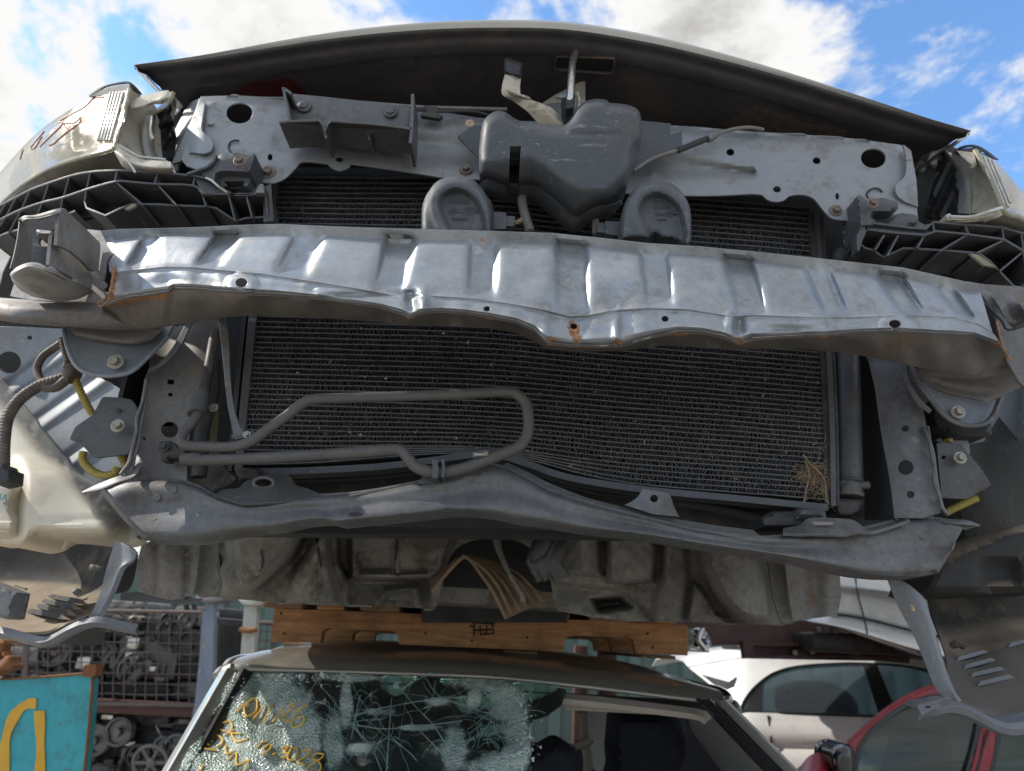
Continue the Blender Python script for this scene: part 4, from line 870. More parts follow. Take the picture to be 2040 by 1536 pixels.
railL = surf('front_rail', [[(-40, 590, .97), (40, 596, .94), (110, 602, .93), (200, 606, .925), (240, 612, .94)], [(-40, 606, .955), (20, 616, .925), (110, 622, .92), (200, 626, .92), (260, 640, .95)], [(-30, 630, .97), (18, 640, .94), (110, 646, .94), (220, 655, .95), (310, 655, .97)], [(10, 636, 1.05), (60, 645, 1.05), (130, 652, 1.05), (230, 658, 1.05), (330, 655, 1.05)]], m_frame, car, nu=30, m=6, th=.004)
surf('front_rail', [[(130, 650, .985), (200, 656, .985), (280, 655, .985), (330, 652, 1.0)], [(150, 668, .99), (200, 676, .985), (260, 684, .985), (300, 680, 1.0)], [(165, 682, 1.02), (205, 690, 1.02), (260, 690, 1.02), (300, 680, 1.02)]], m_frame, car, nu=20, m=5, th=.004)
canr = sheet('crush_can', S('1925,560 1960,566 2046,572 2075,600 2075,800 2030,760 2006,718 1990,650 1984,632 1975,612 1952,580'), [(1925, 560, .94), (2046, 572, .95), (2075, 800, .93), (1990, 650, .925)], m_frame, car, th=.004, step=22, rust=[(1950, 585, 18, 6), (1962, 600, 8, 12)])
surf('wall', [[(1975, 590, .925), (1990, 610, .905), (2005, 640, .90), (2018, 654, .90), (2030, 652, .90), (2050, 645, .90)], [(1995, 580, .93), (2002, 600, .905), (2015, 628, .895), (2026, 636, .89), (2036, 634, .88), (2060, 625, .84)], [(2020, 590, .93), (2022, 600, .90), (2030, 606, .87), (2040, 604, .85), (2050, 600, .83), (2070, 590, .80)]], m_frame, canr, nu=18, m=4, th=.004)
tube('seam', [(1944, 590, .925), (1960, 603, .92), (1978, 622, .918), (1996, 640, .918), (2004, 655, .916), (2018, 656, .916), (2042, 648, .91)], .0018, m_rubber, canr, n=5)
surf('front_rail', [[(1985, 700, .925), (2010, 716, .93), (2050, 712, .95), (2090, 700, .97)], [(1900, 742, .96), (1960, 752, .95), (2020, 738, .95), (2090, 730, .97)], [(1800, 726, 1.0), (1860, 755, .985), (1960, 775, .98), (2030, 765, .98), (2090, 750, 1.0)], [(1820, 748, 1.0), (1866, 775, .985), (1945, 795, .98), (1976, 800, .985), (2010, 775, 1.0)]], m_frame, car, nu=30, m=6, th=.004)

# --- bumper retainers: open moulded grids -------------------------------------------
A = S('-20,418 10,404 60,378 95,365 140,350 180,342 233,339 300,343 388,350 430,362 460,386 500,388')
Bm = S('-20,448 30,422 80,404 125,393 172,377 230,361 262,362 310,366 385,369 402,384 440,386 525,387')
Cc = S('168,400 172,414 210,429 240,415 264,406 320,407 350,409 410,411 430,414 445,424 470,440 490,434 530,432')
retL = root('bumper_retainer', P(250, 390, 1.0), None, None); retL.parent = car; retL.location = P(250, 390, 1.0)-car.location
for k in ('label', 'category'):
    if k in retL: del retL[k]
yA = lambda x, y: .955+.22*max(0, (230-x)/250.)**1.3
rl = [([(x, y, yA(x, y)) for x, y in smooth(A, 3)], None, .07, 3.4), ([(x, y, yA(x, y)) for x, y in smooth(Bm, 3)], None, .07, 3.4)]
ribs('rail', rl, m_bracket, retL)
ribs('rail', [([(x, y, yA(x, y)+.012) for x, y in Cc], None, .07, 3.6)], m_bracket, retL)
cross = [(('%d,%d %d,%d' % q)) for q in ((12, 403, -10, 440), (33, 392, 10, 434), (60, 378, 42, 418), (97, 365, 84, 404), (138, 351, 126, 393), (180, 342, 172, 378), (233, 340, 228, 361), (314, 345, 307, 366), (388, 350, 384, 370))]
low = [(('%d,%d %d,%d' % q)) for q in ((10, 434, -20, 478), (42, 418, 16, 466), (84, 404, 64, 450), (125, 393, 118, 430), (172, 378, 168, 400), (230, 362, 285, 408), (312, 366, 352, 409), (402, 384, 410, 411), (455, 388, 468, 440), (490, 388, 502, 434), (526, 372, 534, 440))]
for q in cross+low: ribs('cross_rib', [([(x, y, yA(x, y)+.002) for x, y in S(q)], None, .068, 3)], m_bracket, retL)
ribs('rail', [([(x, y, yA(x, y)+.006) for x, y in smooth(S('-20,478 20,462 70,450 120,432 150,420'), 3)], None, .06, 3.2)], m_bracket, retL)
sheet('backing', S('-20,420 95,368 180,345 233,342 388,352 402,386 525,390 534,440 470,440 410,412 265,407 210,430 120,440 -20,485'), lambda x, y: np.array([yA(a, b) for a, b in zip(np.ravel(x), np.ravel(y))])+.066, m_plastic, retL, th=.004, step=30)
sheet('arm', S('402,386 388,352 425,360 455,378 470,388 500,352 512,352')+S('526,372 540,366 545,440 525,442 525,388'), [(402, 386, .95), (545, 440, .96), (500, 352, .985), (425, 360, .965)], m_bracket, retL, th=.005, step=16)
puff('boss', rounded(S('425,322 440,306 470,304 500,312 507,308 503,352 500,375 490,380 430,372 385,345 420,332'), 5), .955, .01, 10, m_bracket, retL, step=7, back=.04, holes=[rounded(S('444,360 488,360 484,372 456,374'), 3)], label='boss around the retainer bolt')
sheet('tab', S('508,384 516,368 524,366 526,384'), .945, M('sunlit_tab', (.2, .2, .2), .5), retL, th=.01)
ribs('rail', [([(372, 346), (412, 332), (424, 322), (430, 308)], .95, .05, 4), ([(424, 360), (427, 344), (440, 338), (462, 338), (494, 340)], .94, .05, 4), ([(494, 340), (500, 324), (506, 306)], .94, .05, 4)], m_bracket, retL)
tube('torn_edge', [(410, 354, .945), (422, 360, .94), (438, 374, .94), (452, 384, .945)], .0016, m_chrome, retL, n=5)
stud('bolt', 478, 321, .935, 15, m_bolt, retL)
# right
retR = bpy.data.objects.new('bumper_retainer', None); C.objects.link(retR); retR.parent = car; retR.location = P(1850, 470, 1.0)-car.location
yR = lambda x, y: .955+.10*max(0, (x-1900)/200.)**1.3
AR = S('1726,455 1728,440 1745,445 1800,452 1845,456 1860,442 1910,446 1996,452 2045,466 2080,480')
BR = S('1724,456 1780,463 1842,468 1866,460 1926,466 2000,476 2040,500 2080,520')
CR = S('1712,484 1724,494 1740,498 1760,512 1800,494 1840,496 1900,500 1950,504 1972,520 1996,545 2020,570 2070,580')
ribs('rail', [([(x, y, yR(x, y)) for x, y in Q], None, .07, 3.6) for Q in (AR, BR)]+[([(x, y, yR(x, y)+.012) for x, y in CR], None, .07, 3.6)], m_bracket, retR)
for q in ('1858,443 1862,461', '1922,446 1930,466', '1996,452 2000,476', '2034,462 2040,500', '1726,450 1710,480', '1762,468 1744,498', '1790,468 1768,510', '1842,468 1828,494', '1926,468 1872,500', '2000,478 1946,504', '2040,500 1992,540', '2040,502 2046,560'): ribs('cross_rib', [([(x, y, yR(x, y)+.002) for x, y in S(q)], None, .068, 3.4)], m_bracket, retR)
sheet('backing', S('1715,460 1860,446 1996,455 2080,482 2080,580 2020,568 1950,506 1800,497 1760,512 1712,486'), lambda x, y: np.array([yR(a, b) for a, b in zip(np.ravel(x), np.ravel(y))])+.066, m_plastic, retR, th=.004, step=30)
puff('boss', rounded(S('1706,390 1714,388 1724,398 1760,394 1788,402 1790,416 1775,426 1742,424 1736,432 1745,440 1740,452 1724,454 1712,470 1708,440'), 5), .95, .01, 9, m_bracket, retR, step=7, back=.05)
puff('boss', rounded(S('1760,452 1778,432 1806,425 1826,428 1830,444 1800,456'), 5), .955, .008, 9, m_bracket, retR, step=7, back=.05)
sheet('arm', S('1724,454 1736,436 1800,424 1842,448 1862,444 1858,458 1842,468'), [(1724, 454, .96), (1842, 468, .958), (1800, 424, .985)], m_bracket, retR, th=.005)
sheet('arm', S('1707,470 1722,440 1730,452 1716,484 1712,500 1708,500'), .955, m_bracket, retR, th=.02)
stud('bolt', 1738, 405, .935, 14, m_bolt, retR)
# lower mouldings under the retainers
sheet('lamp_carrier', smooth(S('230,430 280,408 380,412 430,416 470,445 530,445 540,470 400,480 200,470'), 2), 1.08, m_plastic, car, th=.01)
sheet('lamp_carrier', S('1712,500 1760,512 1850,500 1960,508 2020,575 2080,600 2080,560 1960,560 1850,540 1720,520'), 1.08, m_plastic, car, th=.01)
sheet('lens_sliver', smooth(S('248,416 266,406 270,410 254,418'), 2), .95, m_lens, car, th=.004)
sheet('lens_sliver', smooth(S('1932,505 1950,508 1978,528 1984,532 1960,528'), 2), .95, m_lens, car, th=.004)

# --- headlights -----------------------------------------------------------------------
HL = bpy.data.objects.new('headlight', None); C.objects.link(HL); HL.parent = car; HL.location = P(150, 280, 1.1)-car.location
hY = TPS([(258, 180, .985), (228, 292, .965), (195, 200, 1.02), (150, 214, 1.06), (100, 250, 1.12), (40, 305, 1.22), (0, 350, 1.32), (190, 306, .985), (100, 334, 1.07), (40, 374, 1.17), (0, 410, 1.26), (150, 260, 1.02), (80, 310, 1.11), (-50, 400, 1.45), (-50, 450, 1.4)])
lensL = smooth(S('259,178 252,205 244,235 236,265 229,292'), 3)+smooth(S('222,297 190,307 150,318 100,335 60,358 30,380 0,408 -40,450'), 3)+S('-60,420')+smooth(S('-30,375 0,343 40,298 70,268 100,244 150,212 200,190'), 3)
sheet('lens', lensL, hY, m_lens, HL, th=.004, step=11)
tube('lens_rim', [(259, 178, .983), (252, 205, .978), (244, 235, .973), (236, 265, .968), (229, 292, .963), (222, 298, .966), (190, 308, .983), (150, 319, 1.015), (100, 336, 1.067), (60, 359, 1.13), (30, 381, 1.18), (0, 409, 1.255), (-40, 450, 1.38)], .004, m_lens, HL, n=8)
sheet('reflector', smooth(S('248,196 236,240 224,282 150,306 80,336 20,380 30,330 90,268 150,226 200,202'), 2), lambda x, y: hY(x, y)+.045+.03*np.exp(-(((np.ravel(x)-175)/45)**2+((np.ravel(y)-258)/34)**2)), m_reflect, HL, th=.004, step=10, disp=lambda x, y, p: .004*np.sin(x*.25))
rb = []
for k in range(5): rb.append(([P(222+k*6+(y-180)*-.27, y, float(hY([222+k*6+(y-180)*-.27], [y])[0])-.003) for y in range(184, 292, 12)], .0022))
tubes('reflector_rib', rb, m_lensrib, HL, 6)
sheet('underside', smooth(S('229,294 240,318 262,340 220,346 180,350 140,356 100,370 60,384 20,408 -30,440'), 3)+smooth(S('-40,452 0,410 30,383 60,361 100,338 150,320 190,308'), 3), [(229, 294, .968), (262, 340, 1.05), (180, 350, 1.09), (100, 370, 1.14), (20, 408, 1.28), (-40, 452, 1.4), (0, 410, 1.26), (100, 338, 1.075), (190, 308, .99)], m_house, HL, th=.004, step=16)
sheet('housing', smooth(S('260,178 280,190 300,200 312,216 318,240 320,270 322,300 326,322'), 3)+S('300,330 262,318 236,300 229,292 244,235'), [(260, 178, .99), (229, 292, .968), (300, 200, 1.05), (318, 240, 1.09), (326, 322, 1.06), (275, 250, 1.03)], m_house, HL, th=.004, step=14)
surf('housing_flange', [[(296, 232, 1.02), (286, 262, 1.02), (288, 295, 1.02), (300, 325, 1.02)], [(304, 228, 1.03), (296, 262, 1.03), (298, 295, 1.03), (310, 328, 1.03)], [(312, 226, 1.06), (308, 262, 1.06), (310, 295, 1.06), (322, 328, 1.05)]], m_lensrib, HL, nu=16, m=3, th=.004)
tabU = surf('mounting_tab', [[(258, 204, .99), (280, 192, .99), (310, 184, .985), (334, 180, .98), (342, 188, .98)], [(262, 214, .985), (284, 208, .98), (308, 200, .975), (328, 194, .97), (340, 196, .975)], [(272, 220, .99), (290, 216, .985), (304, 208, .985), (318, 208, .98), (334, 204, .985)]], m_house, HL, nu=18, m=4, th=.006)
tube('tab_rim', [(345, 186, .98), (338, 200, .975), (318, 218, .985), (300, 226, 1.0)], .0042, m_lens, HL, n=8)
tabD = surf('mounting_tab', [[(232, 292, .965), (255, 306, .955), (285, 318, .95), (320, 320, .945), (340, 322, .945)], [(228, 302, .96), (250, 318, .95), (280, 330, .945), (315, 334, .94), (342, 334, .94)], [(232, 312, .97), (250, 336, .97), (290, 342, .96), (330, 344, .955), (345, 342, .955)]], m_house, HL, nu=18, m=5, th=.006)
tubes('tab_rib', [([P(x, y, .95) for x, y in q], .002) for q in (S('232,292 262,314 290,336'), S('238,290 276,312 330,318'), S('262,322 300,326 334,322'), S('240,302 262,330 270,344'))], m_lensrib, HL, 6)
sheet('seal_and_shade', S('312,226 330,214 348,196 352,214 345,240 352,275 340,340 326,326 318,290 320,250'), [(312, 226, 1.06), (348, 196, 1.02), (352, 275, 1.12), (326, 326, 1.06)], m_plastic, HL, th=.004, step=9, disp=lambda x, y, p: .008*np.sin(x*.5+y*.21))
sheet('seal_and_shade', S('340,240 372,205 365,260 345,330 352,380 330,360 330,300'), 1.18, m_void, HL, th=.004)  # no seal: near-black sheet painted in for the darkness behind the headlight
RM = []
for s in ('206,194 188,195 168,214 120,240 126,246 104,268 80,292', '160,234 150,244 128,247 136,262', '160,234 158,246 128,268 108,286 98,290', '88,262 62,294 70,294 84,272', '46,298 40,318'):
    q = S(s); RM.append(([P(x, y, float(hY([x], [y])[0])-.0002) for x, y in smooth(q, 4)], .0017))
for q in RM: tubes('marker_stroke', [q], m_redmark, HL, 5)
surf('fender_tip', [[(178, 192, 1.03), (196, 180, 1.03), (214, 171, 1.02), (250, 165, 1.0), (262, 174, .995), (274, 190, 1.02)], [(176, 190, 1.06), (196, 176, 1.06), (216, 168, 1.05), (252, 162, 1.04), (268, 170, 1.04), (284, 188, 1.08)]], m_fgreen, car, nu=20, m=4, th=.002)
sheet('fender_tip', smooth(S('180,192 200,180 218,174 250,168 262,177'), 3)+S('252,182 205,190'), [(180, 192, 1.03), (250, 168, 1.0), (205, 190, 1.02)], m_trim, car, th=.004)
# right headlight
HR = bpy.data.objects.new('headlight', None); C.objects.link(HR); HR.parent = car; HR.location = P(2000, 380, 1.1)-car.location
hR = TPS([(1942, 300, .99), (2000, 425, .965), (2040, 436, .985), (1960, 312, 1.01), (2000, 345, 1.06), (2040, 385, 1.12), (2100, 450, 1.25), (2100, 480, 1.1)])
sheet('lens', S('1942,300 1956,325 1972,355 1986,388 1998,418 2006,426 2030,432 2060,446 2110,475 2110,440')+smooth(S('2060,405 2040,384 2010,350 1980,318 1962,306'), 3), hR, m_lens, HR, th=.004, step=12)
tube('lens_rim', [(1942, 300, .986), (1956, 325, .98), (1972, 355, .972), (1986, 388, .966), (1998, 418, .96), (2008, 427, .962), (2030, 433, .975), (2060, 447, 1.0)], .0045, m_lens, HR, n=8)
sheet('reflector', S('1952,312 1975,350 2004,418 2060,440 2100,455 2060,415 2010,362 1970,322'), lambda x, y: hR(x, y)+.045, m_reflect, HR, th=.004, step=12)
tubes('reflector_rib', [([P(1950+k*7+(y-305)*.42, y, float(hR([1950+k*7+(y-305)*.42], [y])[0])-.003) for y in range(308+k*4, 415, 12)], .002) for k in range(4)], m_lensrib, HR, 6)
sheet('housing', smooth(S('1942,300 1925,300 1905,298 1895,310 1912,335 1924,360 1930,390 1928,425'), 3)+S('1960,425 1990,412 1996,416 1972,355 1956,325'), [(1942, 300, .99), (1895, 310, 1.08), (1930, 390, 1.05), (1928, 425, 1.04), (1996, 416, .965)], m_house, HR, th=.004, step=14)
surf('housing_flange', [[(1876, 300, 1.12), (1900, 335, 1.1), (1910, 370, 1.08), (1908, 425, 1.06)], [(1886, 302, 1.1), (1912, 335, 1.07), (1923, 370, 1.05), (1922, 425, 1.04)], [(1896, 305, 1.1), (1920, 335, 1.06), (1932, 370, 1.04), (1930, 426, 1.03)]], m_lensrib, HR, nu=18, m=3, th=.004)
surf('mounting_tab', [[(1886, 428, .97), (1910, 430, .965), (1940, 428, .96), (1966, 420, .955), (1990, 412, .955)], [(1884, 436, .965), (1910, 438, .955), (1940, 436, .95), (1970, 428, .948), (1994, 420, .95)], [(1888, 442, .97), (1915, 443, .97), (1950, 442, .965), (1980, 436, .96), (1998, 428, .96)]], m_house, HR, nu=18, m=4, th=.006)
tube('tab_rib', [(1892, 432, .95), (1935, 432, .945), (1975, 420, .944), (1996, 414, .952)], .0026, m_lensrib, HR, n=6)
surf('mounting_tab', [[(1906, 300, 1.0), (1925, 302, .99), (1940, 304, .985)], [(1920, 318, .99), (1930, 322, .98), (1944, 318, .98)], [(1932, 336, .99), (1938, 334, .985), (1946, 328, .985)]], m_house, HR, nu=12, m=4, th=.006)
puff('boss', rounded(S('1882,428 1894,424 1898,440 1884,442'), 5), .955, .006, 6, m_house, HR, step=4, back=.02)
sheet('underside', S('1960,444 1990,430 2004,428 2040,442 2110,476 2110,490 2040,470 1996,452'), [(1960, 444, 1.02), (2004, 428, .97), (2110, 476, 1.06), (2110, 490, 1.1)], m_house, HR, th=.004)
sheet('seal_and_shade', S('1872,300 1890,312 1904,335 1898,345 1908,365 1910,395 1902,400 1910,420 1890,440 1840,430 1860,360'), [(1872, 300, 1.12), (1904, 335, 1.09), (1910, 420, 1.07), (1840, 430, 1.15)], m_plastic, HR, th=.004, step=9, disp=lambda x, y, p: .006*np.sin(x*.4+y*.2))
sheet('seal_and_shade', S('1825,330 1868,296 1890,320 1880,430 1835,440'), 1.2, m_void, HR, th=.004)  # not a seal either, a dark sheet put in for shade
for x, y in ((1832, 332), (1858, 322)): puff('bulb_cap', smoothc([(x-9, y), (x-4, y-12), (x+8, y-10), (x+12, y+6), (x, y+10)], 4), 1.19, .006, 6, m_lensrib, HR, step=4, back=.01)
surf('fender_tip', [[(1902, 302, 1.04), (1918, 294, 1.02), (1938, 291, 1.0), (1958, 300, 1.01), (1980, 316, 1.05)], [(1900, 300, 1.08), (1916, 291, 1.06), (1940, 288, 1.04), (1962, 297, 1.05), (1990, 318, 1.1)]], m_fgreen, car, nu=18, m=4, th=.002)
sheet('fender_tip', S('1902,303 1920,296 1940,294 1956,302 1944,304 1922,310'), 1.0, m_trim, car, th=.004)

# --- lower tie bar -------------------------------------------------------------------------
TB = S('205,976 225,962 250,956 300,955 360,958 395,970 425,988 470,1001 520,1000 580,993 640,988 700,984 760,975 820,964 880,950 930,934 965,924 1000,930 1040,948 1090,976 1150,997 1220,1016 1300,1036 1380,1056 1450,1066 1520,1072 1600,1066 1660,1062 1720,1054 1770,1042 1800,1034 1840,1031 1880,1036 1922,1046')
BB = S('285,1074 300,1076 340,1077 390,1076 440,1066 500,1056 560,1050 600,1040 640,1036 660,1037 674,1043 720,1038 780,1032 850,1024 900,1018 950,1020 985,1024 1030,1034 1100,1044 1160,1054 1230,1062 1300,1070 1380,1083 1440,1092 1505,1100 1560,1110 1620,1122 1681,1136 1720,1144 1770,1149 1830,1150 1866,1143 1890,1104')
nT = 150
tp = resample(np.array(TB), nT); bp = resample(np.array(BB), nT)
yt = lambda x: .955+.055*((x-1060)/850.)**2
rws = []
for f_, dyy in ((0, .012), (.05, .002), (.2, -.004), (.45, -.002), (.7, -.008), (.88, -.010), (.96, -.004), (1, .004)):
    q = tp+(bp-tp)*f_; wv = .006*np.sin(q[:, 0]*.02+f_*3)*f_*(1-f_)*2
    rws.append(PA(q, yt(q[:, 0])+dyy+wv))
rws.append(rws[-1]+np.array([0, .05, .0]))
Gt = np.array(rws); Gt = cat(Gt.reshape(len(Gt), -1), 3).reshape(-1, nT, 3)
rr = np.zeros(Gt.shape[:2]); tie = grid_solid('tie_bar', Gt, m_steel2, car, th=.003, sharp=50)
grid_solid('top_flange', np.array([rws[0], rws[0]+np.array([0, .02, .002]), rws[0]+np.array([0, .07, -.004])]), m_steel2, tie, th=.003)
tube('flange_edge', [Vector(p) for p in rws[0][::3]], .0022, m_steel2, tie, n=6, m=3)
for cx, cy, rx, ry in ((708, 1024, 14, 4), (800, 1025, 5, 2), (892, 1017, 9, 4), (1262, 1065, 6, 3), (1350, 1077, 10, 3), (955, 942, 5, 4)): sheet('slot', circ(cx, cy, rx, ry, 14), yt(cx)-.013, m_void, tie, th=.002)
for cx, cy in ((314, 991), (346, 976), (312, 1040), (347, 1048), (1800, 1048), (1838, 1068), (1798, 1112), (1838, 1108)): stud('spot_weld', cx, cy, float(yt(cx))-.003, 7, m_steel2, tie, 'washer')
sheet('tab', smooth(S('425,988 445,975 475,972 490,958 530,946 570,945 580,952 592,968 610,972 650,990'), 3)+S('560,1000 480,1004'), [(425, 988, .985), (530, 946, 1.0), (592, 968, .99), (650, 990, .97), (480, 1004, .965)], m_steel, tie, th=.004, step=14, holes=[circ(525, 962, 20, 11, 20)], disp=lambda x, y, p: -.006*bump2(x, y, 525, 962, 40, 22, 4))
tube('slot_rim', [P(x, y, .982) for x, y in circ(525, 962, 20, 11, 20)+[(545, 962)]], .0026, m_steel2, tie, n=6, m=2)
sheet('tab', smooth(S('1244,1006 1260,998 1272,988 1278,978 1284,974 1330,982 1336,990 1345,1014 1354,1030'), 3)+S('1300,1024'), .972, m_steel2, tie, th=.004, holes=[circ(1303, 993, 8, 7.5, 16)])
sheet('tab', smooth(S('1170,992 1100,965 1060,945 1010,922'), 2)+S('1000,930 1060,960 1150,1000 1250,1024 1350,1046 1420,1064 1520,1072 1500,1056 1420,1046 1300,1026'), .985, m_steel, tie, th=.004)
surf('tab', [[(1560, 1052, .99), (1592, 1046, .985), (1612, 1032, .98), (1660, 1032, .975), (1700, 1036, .975), (1720, 1050, .975), (1740, 1056, .98), (1780, 1044, .985), (1810, 1032, .99)], [(1560, 1062, .972), (1592, 1064, .968), (1615, 1064, .962), (1660, 1066, .96), (1690, 1066, .96), (1715, 1060, .965), (1740, 1058, .97), (1780, 1046, .975), (1810, 1036, .98)]], m_steel2, tie, nu=40, m=4, th=.004)
sheet('slot', rounded(S('1616,1039 1660,1040 1660,1046 1622,1046'), 3), .962, m_conduit, tie, th=.002)
# upturned ears at both ends
surf('ear', [[(162, 980, .99), (190, 966, .985), (230, 950, .98), (262, 938, .985), (272, 900, 1.0)], [(172, 982, .985), (200, 976, .975), (232, 962, .97), (268, 948, .975), (284, 915, .99)], [(205, 980, .99), (225, 972, .985), (250, 960, .985), (275, 950, .985), (290, 930, .99)]], m_steel2, tie, nu=22, m=4, th=.003)
surf('ear', [[(196, 978, .985), (220, 1005, .98), (250, 1040, .975), (285, 1074, .97)], [(206, 976, .972), (228, 1004, .968), (258, 1040, .965), (290, 1072, .965)]], m_steel2, tie, nu=16, m=2, th=.004)
surf('ear', [[(1862, 1030, .995), (1890, 1034, .985), (1925, 1036, .98), (1954, 1046, .985)], [(1870, 1040, .985), (1890, 1042, .975), (1915, 1044, .97), (1950, 1048, .98)], [(1880, 1046, .99), (1895, 1046, .985), (1915, 1050, .985), (1922, 1056, .985)]], m_steel2, tie, nu=18, m=4, th=.003)
sheet('slot', circ(1863, 1139, 5, 4, 10), .99, m_void, tie, th=.002); sheet('slot', circ(278, 1070, 6, 4, 10), .99, m_void, tie, th=.002)

# --- side posts ------------------------------------------------------------------------------
postL = sheet('support_post', S('310,640 352,650 440,632 425,690 408,745 392,800 380,850 372,900 372,958 300,958 270,950 262,945 276,880 290,800 296,740 300,690'), [(310, 640, 1.06), (440, 632, 1.05), (372, 958, 1.01), (270, 950, 1.0), (296, 740, 1.02), (335, 800, 1.03)], m_frame, car, th=.004, step=18, holes=[circ(338, 856, 17, 16, 20), S('334,754 347,755 346,766 333,765'), circ(339, 786, 5, 4, 10), circ(288, 873, 4, 4, 8)], disp=lambda x, y, p: .012*np.sin((x-270)*.035)+.004*np.sin(y*.03))
tube('flange_edge', [(300, 735, 1.0), (293, 760, .995), (290, 800, .99), (280, 850, .985), (276, 880, .985), (268, 910, .985), (262, 935, .985), (246, 950, .985)], .0024, m_steel2, postL, n=6)
tube('flange_edge', [(292, 755, .99), (284, 800, .985), (272, 835, .98), (272, 860, .98), (262, 900, .98), (258, 920, .98), (240, 945, .98)], .0024, m_steel2, postL, n=6)
surf('flange', [[(300, 735, 1.0), (290, 800, .99), (276, 880, .985), (262, 938, .985)], [(292, 755, .99), (284, 800, .985), (264, 885, .98), (246, 945, .98)]], m_steel, postL, nu=16, m=2, th=.003)
puff('stop_bracket', S('318,880 340,878 360,890 372,888 372,912 336,912 334,918 322,918 320,904 314,895'), .99, .004, 6, m_plastic, car, step=6, back=.02)
stud('bolt', 328, 889, .985, 10, m_plastic, car)
surf('rail_flange', [[(372, 640, 1.03), (345, 690, 1.0), (320, 720, .99), (296, 735, .99)], [(384, 640, 1.03), (358, 692, 1.0), (330, 722, .99), (300, 740, .985)]], m_steel2, postL, nu=16, m=2, th=.003)
postR = sheet('support_post', S('1716,690 1800,700 1808,760 1836,800 1848,860 1858,900 1868,960 1874,1020 1840,1032 1782,1032 1776,980 1768,930 1760,890 1752,840 1742,770 1730,720'), [(1716, 690, 1.07), (1800, 700, 1.03), (1874, 1020, .99), (1782, 1032, 1.0), (1836, 800, 1.01), (1760, 890, 1.02)], m_steel2, car, th=.004, step=16, holes=[circ(1803, 853, 8, 7, 14), circ(1804, 931, 16, 15, 20), circ(1814, 985, 8, 7.5, 14)], disp=lambda x, y, p: -.008*bump2(x, y, 1805, 860, 34, 42, 4)-.006*bump2(x, y, 1812, 960, 38, 55, 4)+.006*np.exp(-((x-(1836+(y-850)*.15))/7.)**2))
sheet('post_web', S('1712,690 1745,700 1755,800 1768,900 1784,1036 1722,1036 1722,960'), [(1712, 690, 1.13), (1745, 700, 1.06), (1784, 1036, 1.0), (1722, 1036, 1.12)], m_steel, postR, th=.004, step=20)
for w_, o_ in ((.0024, 0), (.0024, 8)): tube('flange_edge', [(1848-o_, 850, 1.0), (1852, 880, .992), (1856+o_*.4, 905, .99), (1862, 930, .988), (1866-o_*.5, 960, .986), (1872, 990, .985), (1878, 1012, .985), (1890, 1026, .985)], w_, m_steel2, postR, n=6)
surf('rail_flange', [[(1796, 722, .99), (1802, 760, .985), (1824, 800, .98), (1850, 824, .98)], [(1804, 718, .985), (1812, 760, .98), (1834, 796, .975), (1856, 818, .975)]], m_steel2, postR, nu=18, m=3, th=.004)

# --- crash mount plates below the rails ---------------------------------------------------------
mpL = sheet('mount_plate', smooth(S('128,656 134,690 146,720 165,738 195,746 230,746 262,738 290,715 330,675 345,648'), 3)+S('300,640 200,640'), [(128, 656, 1.0), (195, 746, .985), (262, 738, .985), (345, 648, 1.03), (230, 690, 1.0)], m_fender, car, th=.005, step=14)
tube('flange_edge', [(127, 655, .985), (134, 690, .975), (147, 722, .972), (166, 740, .97), (196, 748, .97), (232, 748, .97), (264, 739, .972), (294, 712, .98), (334, 672, 1.0)], .0032, m_fender, mpL, n=8)
stud('bolt', 231, 721, .978, 17, m_boltz, mpL)
mpR = sheet('mount_plate', smooth(S('1812,730 1830,765 1858,800 1880,825 1906,842 1940,846 1965,838 1982,812 1994,775'), 3)+S('1995,750 1900,740'), [(1812, 730, 1.0), (1880, 825, .985), (1940, 846, .985), (1994, 775, 1.02)], m_fender, car, th=.005, step=14)
tube('flange_edge', [(1812, 728, .985), (1832, 768, .975), (1860, 803, .972), (1882, 828, .97), (1908, 844, .97), (1942, 848, .97), (1967, 840, .972), (1984, 814, .985), (1998, 772, 1.0)], .0035, m_steel2, mpR, n=8)
stud('bolt', 1908, 821, .978, 15, m_boltz, mpR)
puff('rear_block', S('1852,800 1905,842 1945,848 1975,842 1976,866 1958,870 1900,868 1860,850'), 1.04, .006, 8, m_void, car, step=9, back=.05)

# --- inner fenders, tank, wiring ------------------------------------------------------------------
def fdisp(x, y, p):
    u = (x*.62+y*.78)   # ribs run down to the left
    d = 0
    for c0 in (560, 640, 715, 790, 865): d = d+.010*np.exp(-(((x*.60-y*.80)+c0-80)/8.)**2)
    return d
def fdisp2(x, y, p):
    q = y*.72+x*.52; d = np.zeros_like(x)
    for c0 in (560, 640, 725, 810, 900): d += .009*np.exp(-((q-c0)/8.)**2)*.8-.007*np.exp(-((q-c0-15)/8.)**2)
    return d
sheet('inner_fender', S('-60,650 60,652 130,655 150,720 178,740 240,775 243,800 250,960 200,990 160,960 100,880 40,810 -60,700'), [(-60, 650, 1.25), (130, 655, 1.22), (240, 775, 1.18), (250, 960, 1.16), (100, 880, 1.22), (-60, 700, 1.3)], m_fender, car, th=.004, step=3.6, holes=[circ(18, 722, 24, 22, 20), circ(59, 673, 5, 4.5, 10)], disp=fdisp2)
sheet('inner_fender', S('1815,840 1880,860 1960,846 1995,775 2100,740 2100,900 2040,890 1990,830 1960,880 1900,890'), [(1815, 840, 1.2), (1995, 775, 1.2), (2100, 740, 1.3), (2100, 900, 1.3)], m_fender, car, th=.004, step=30)
def sst(t): t = np.clip(t, 0, 1); return t*t*(3-2*t)
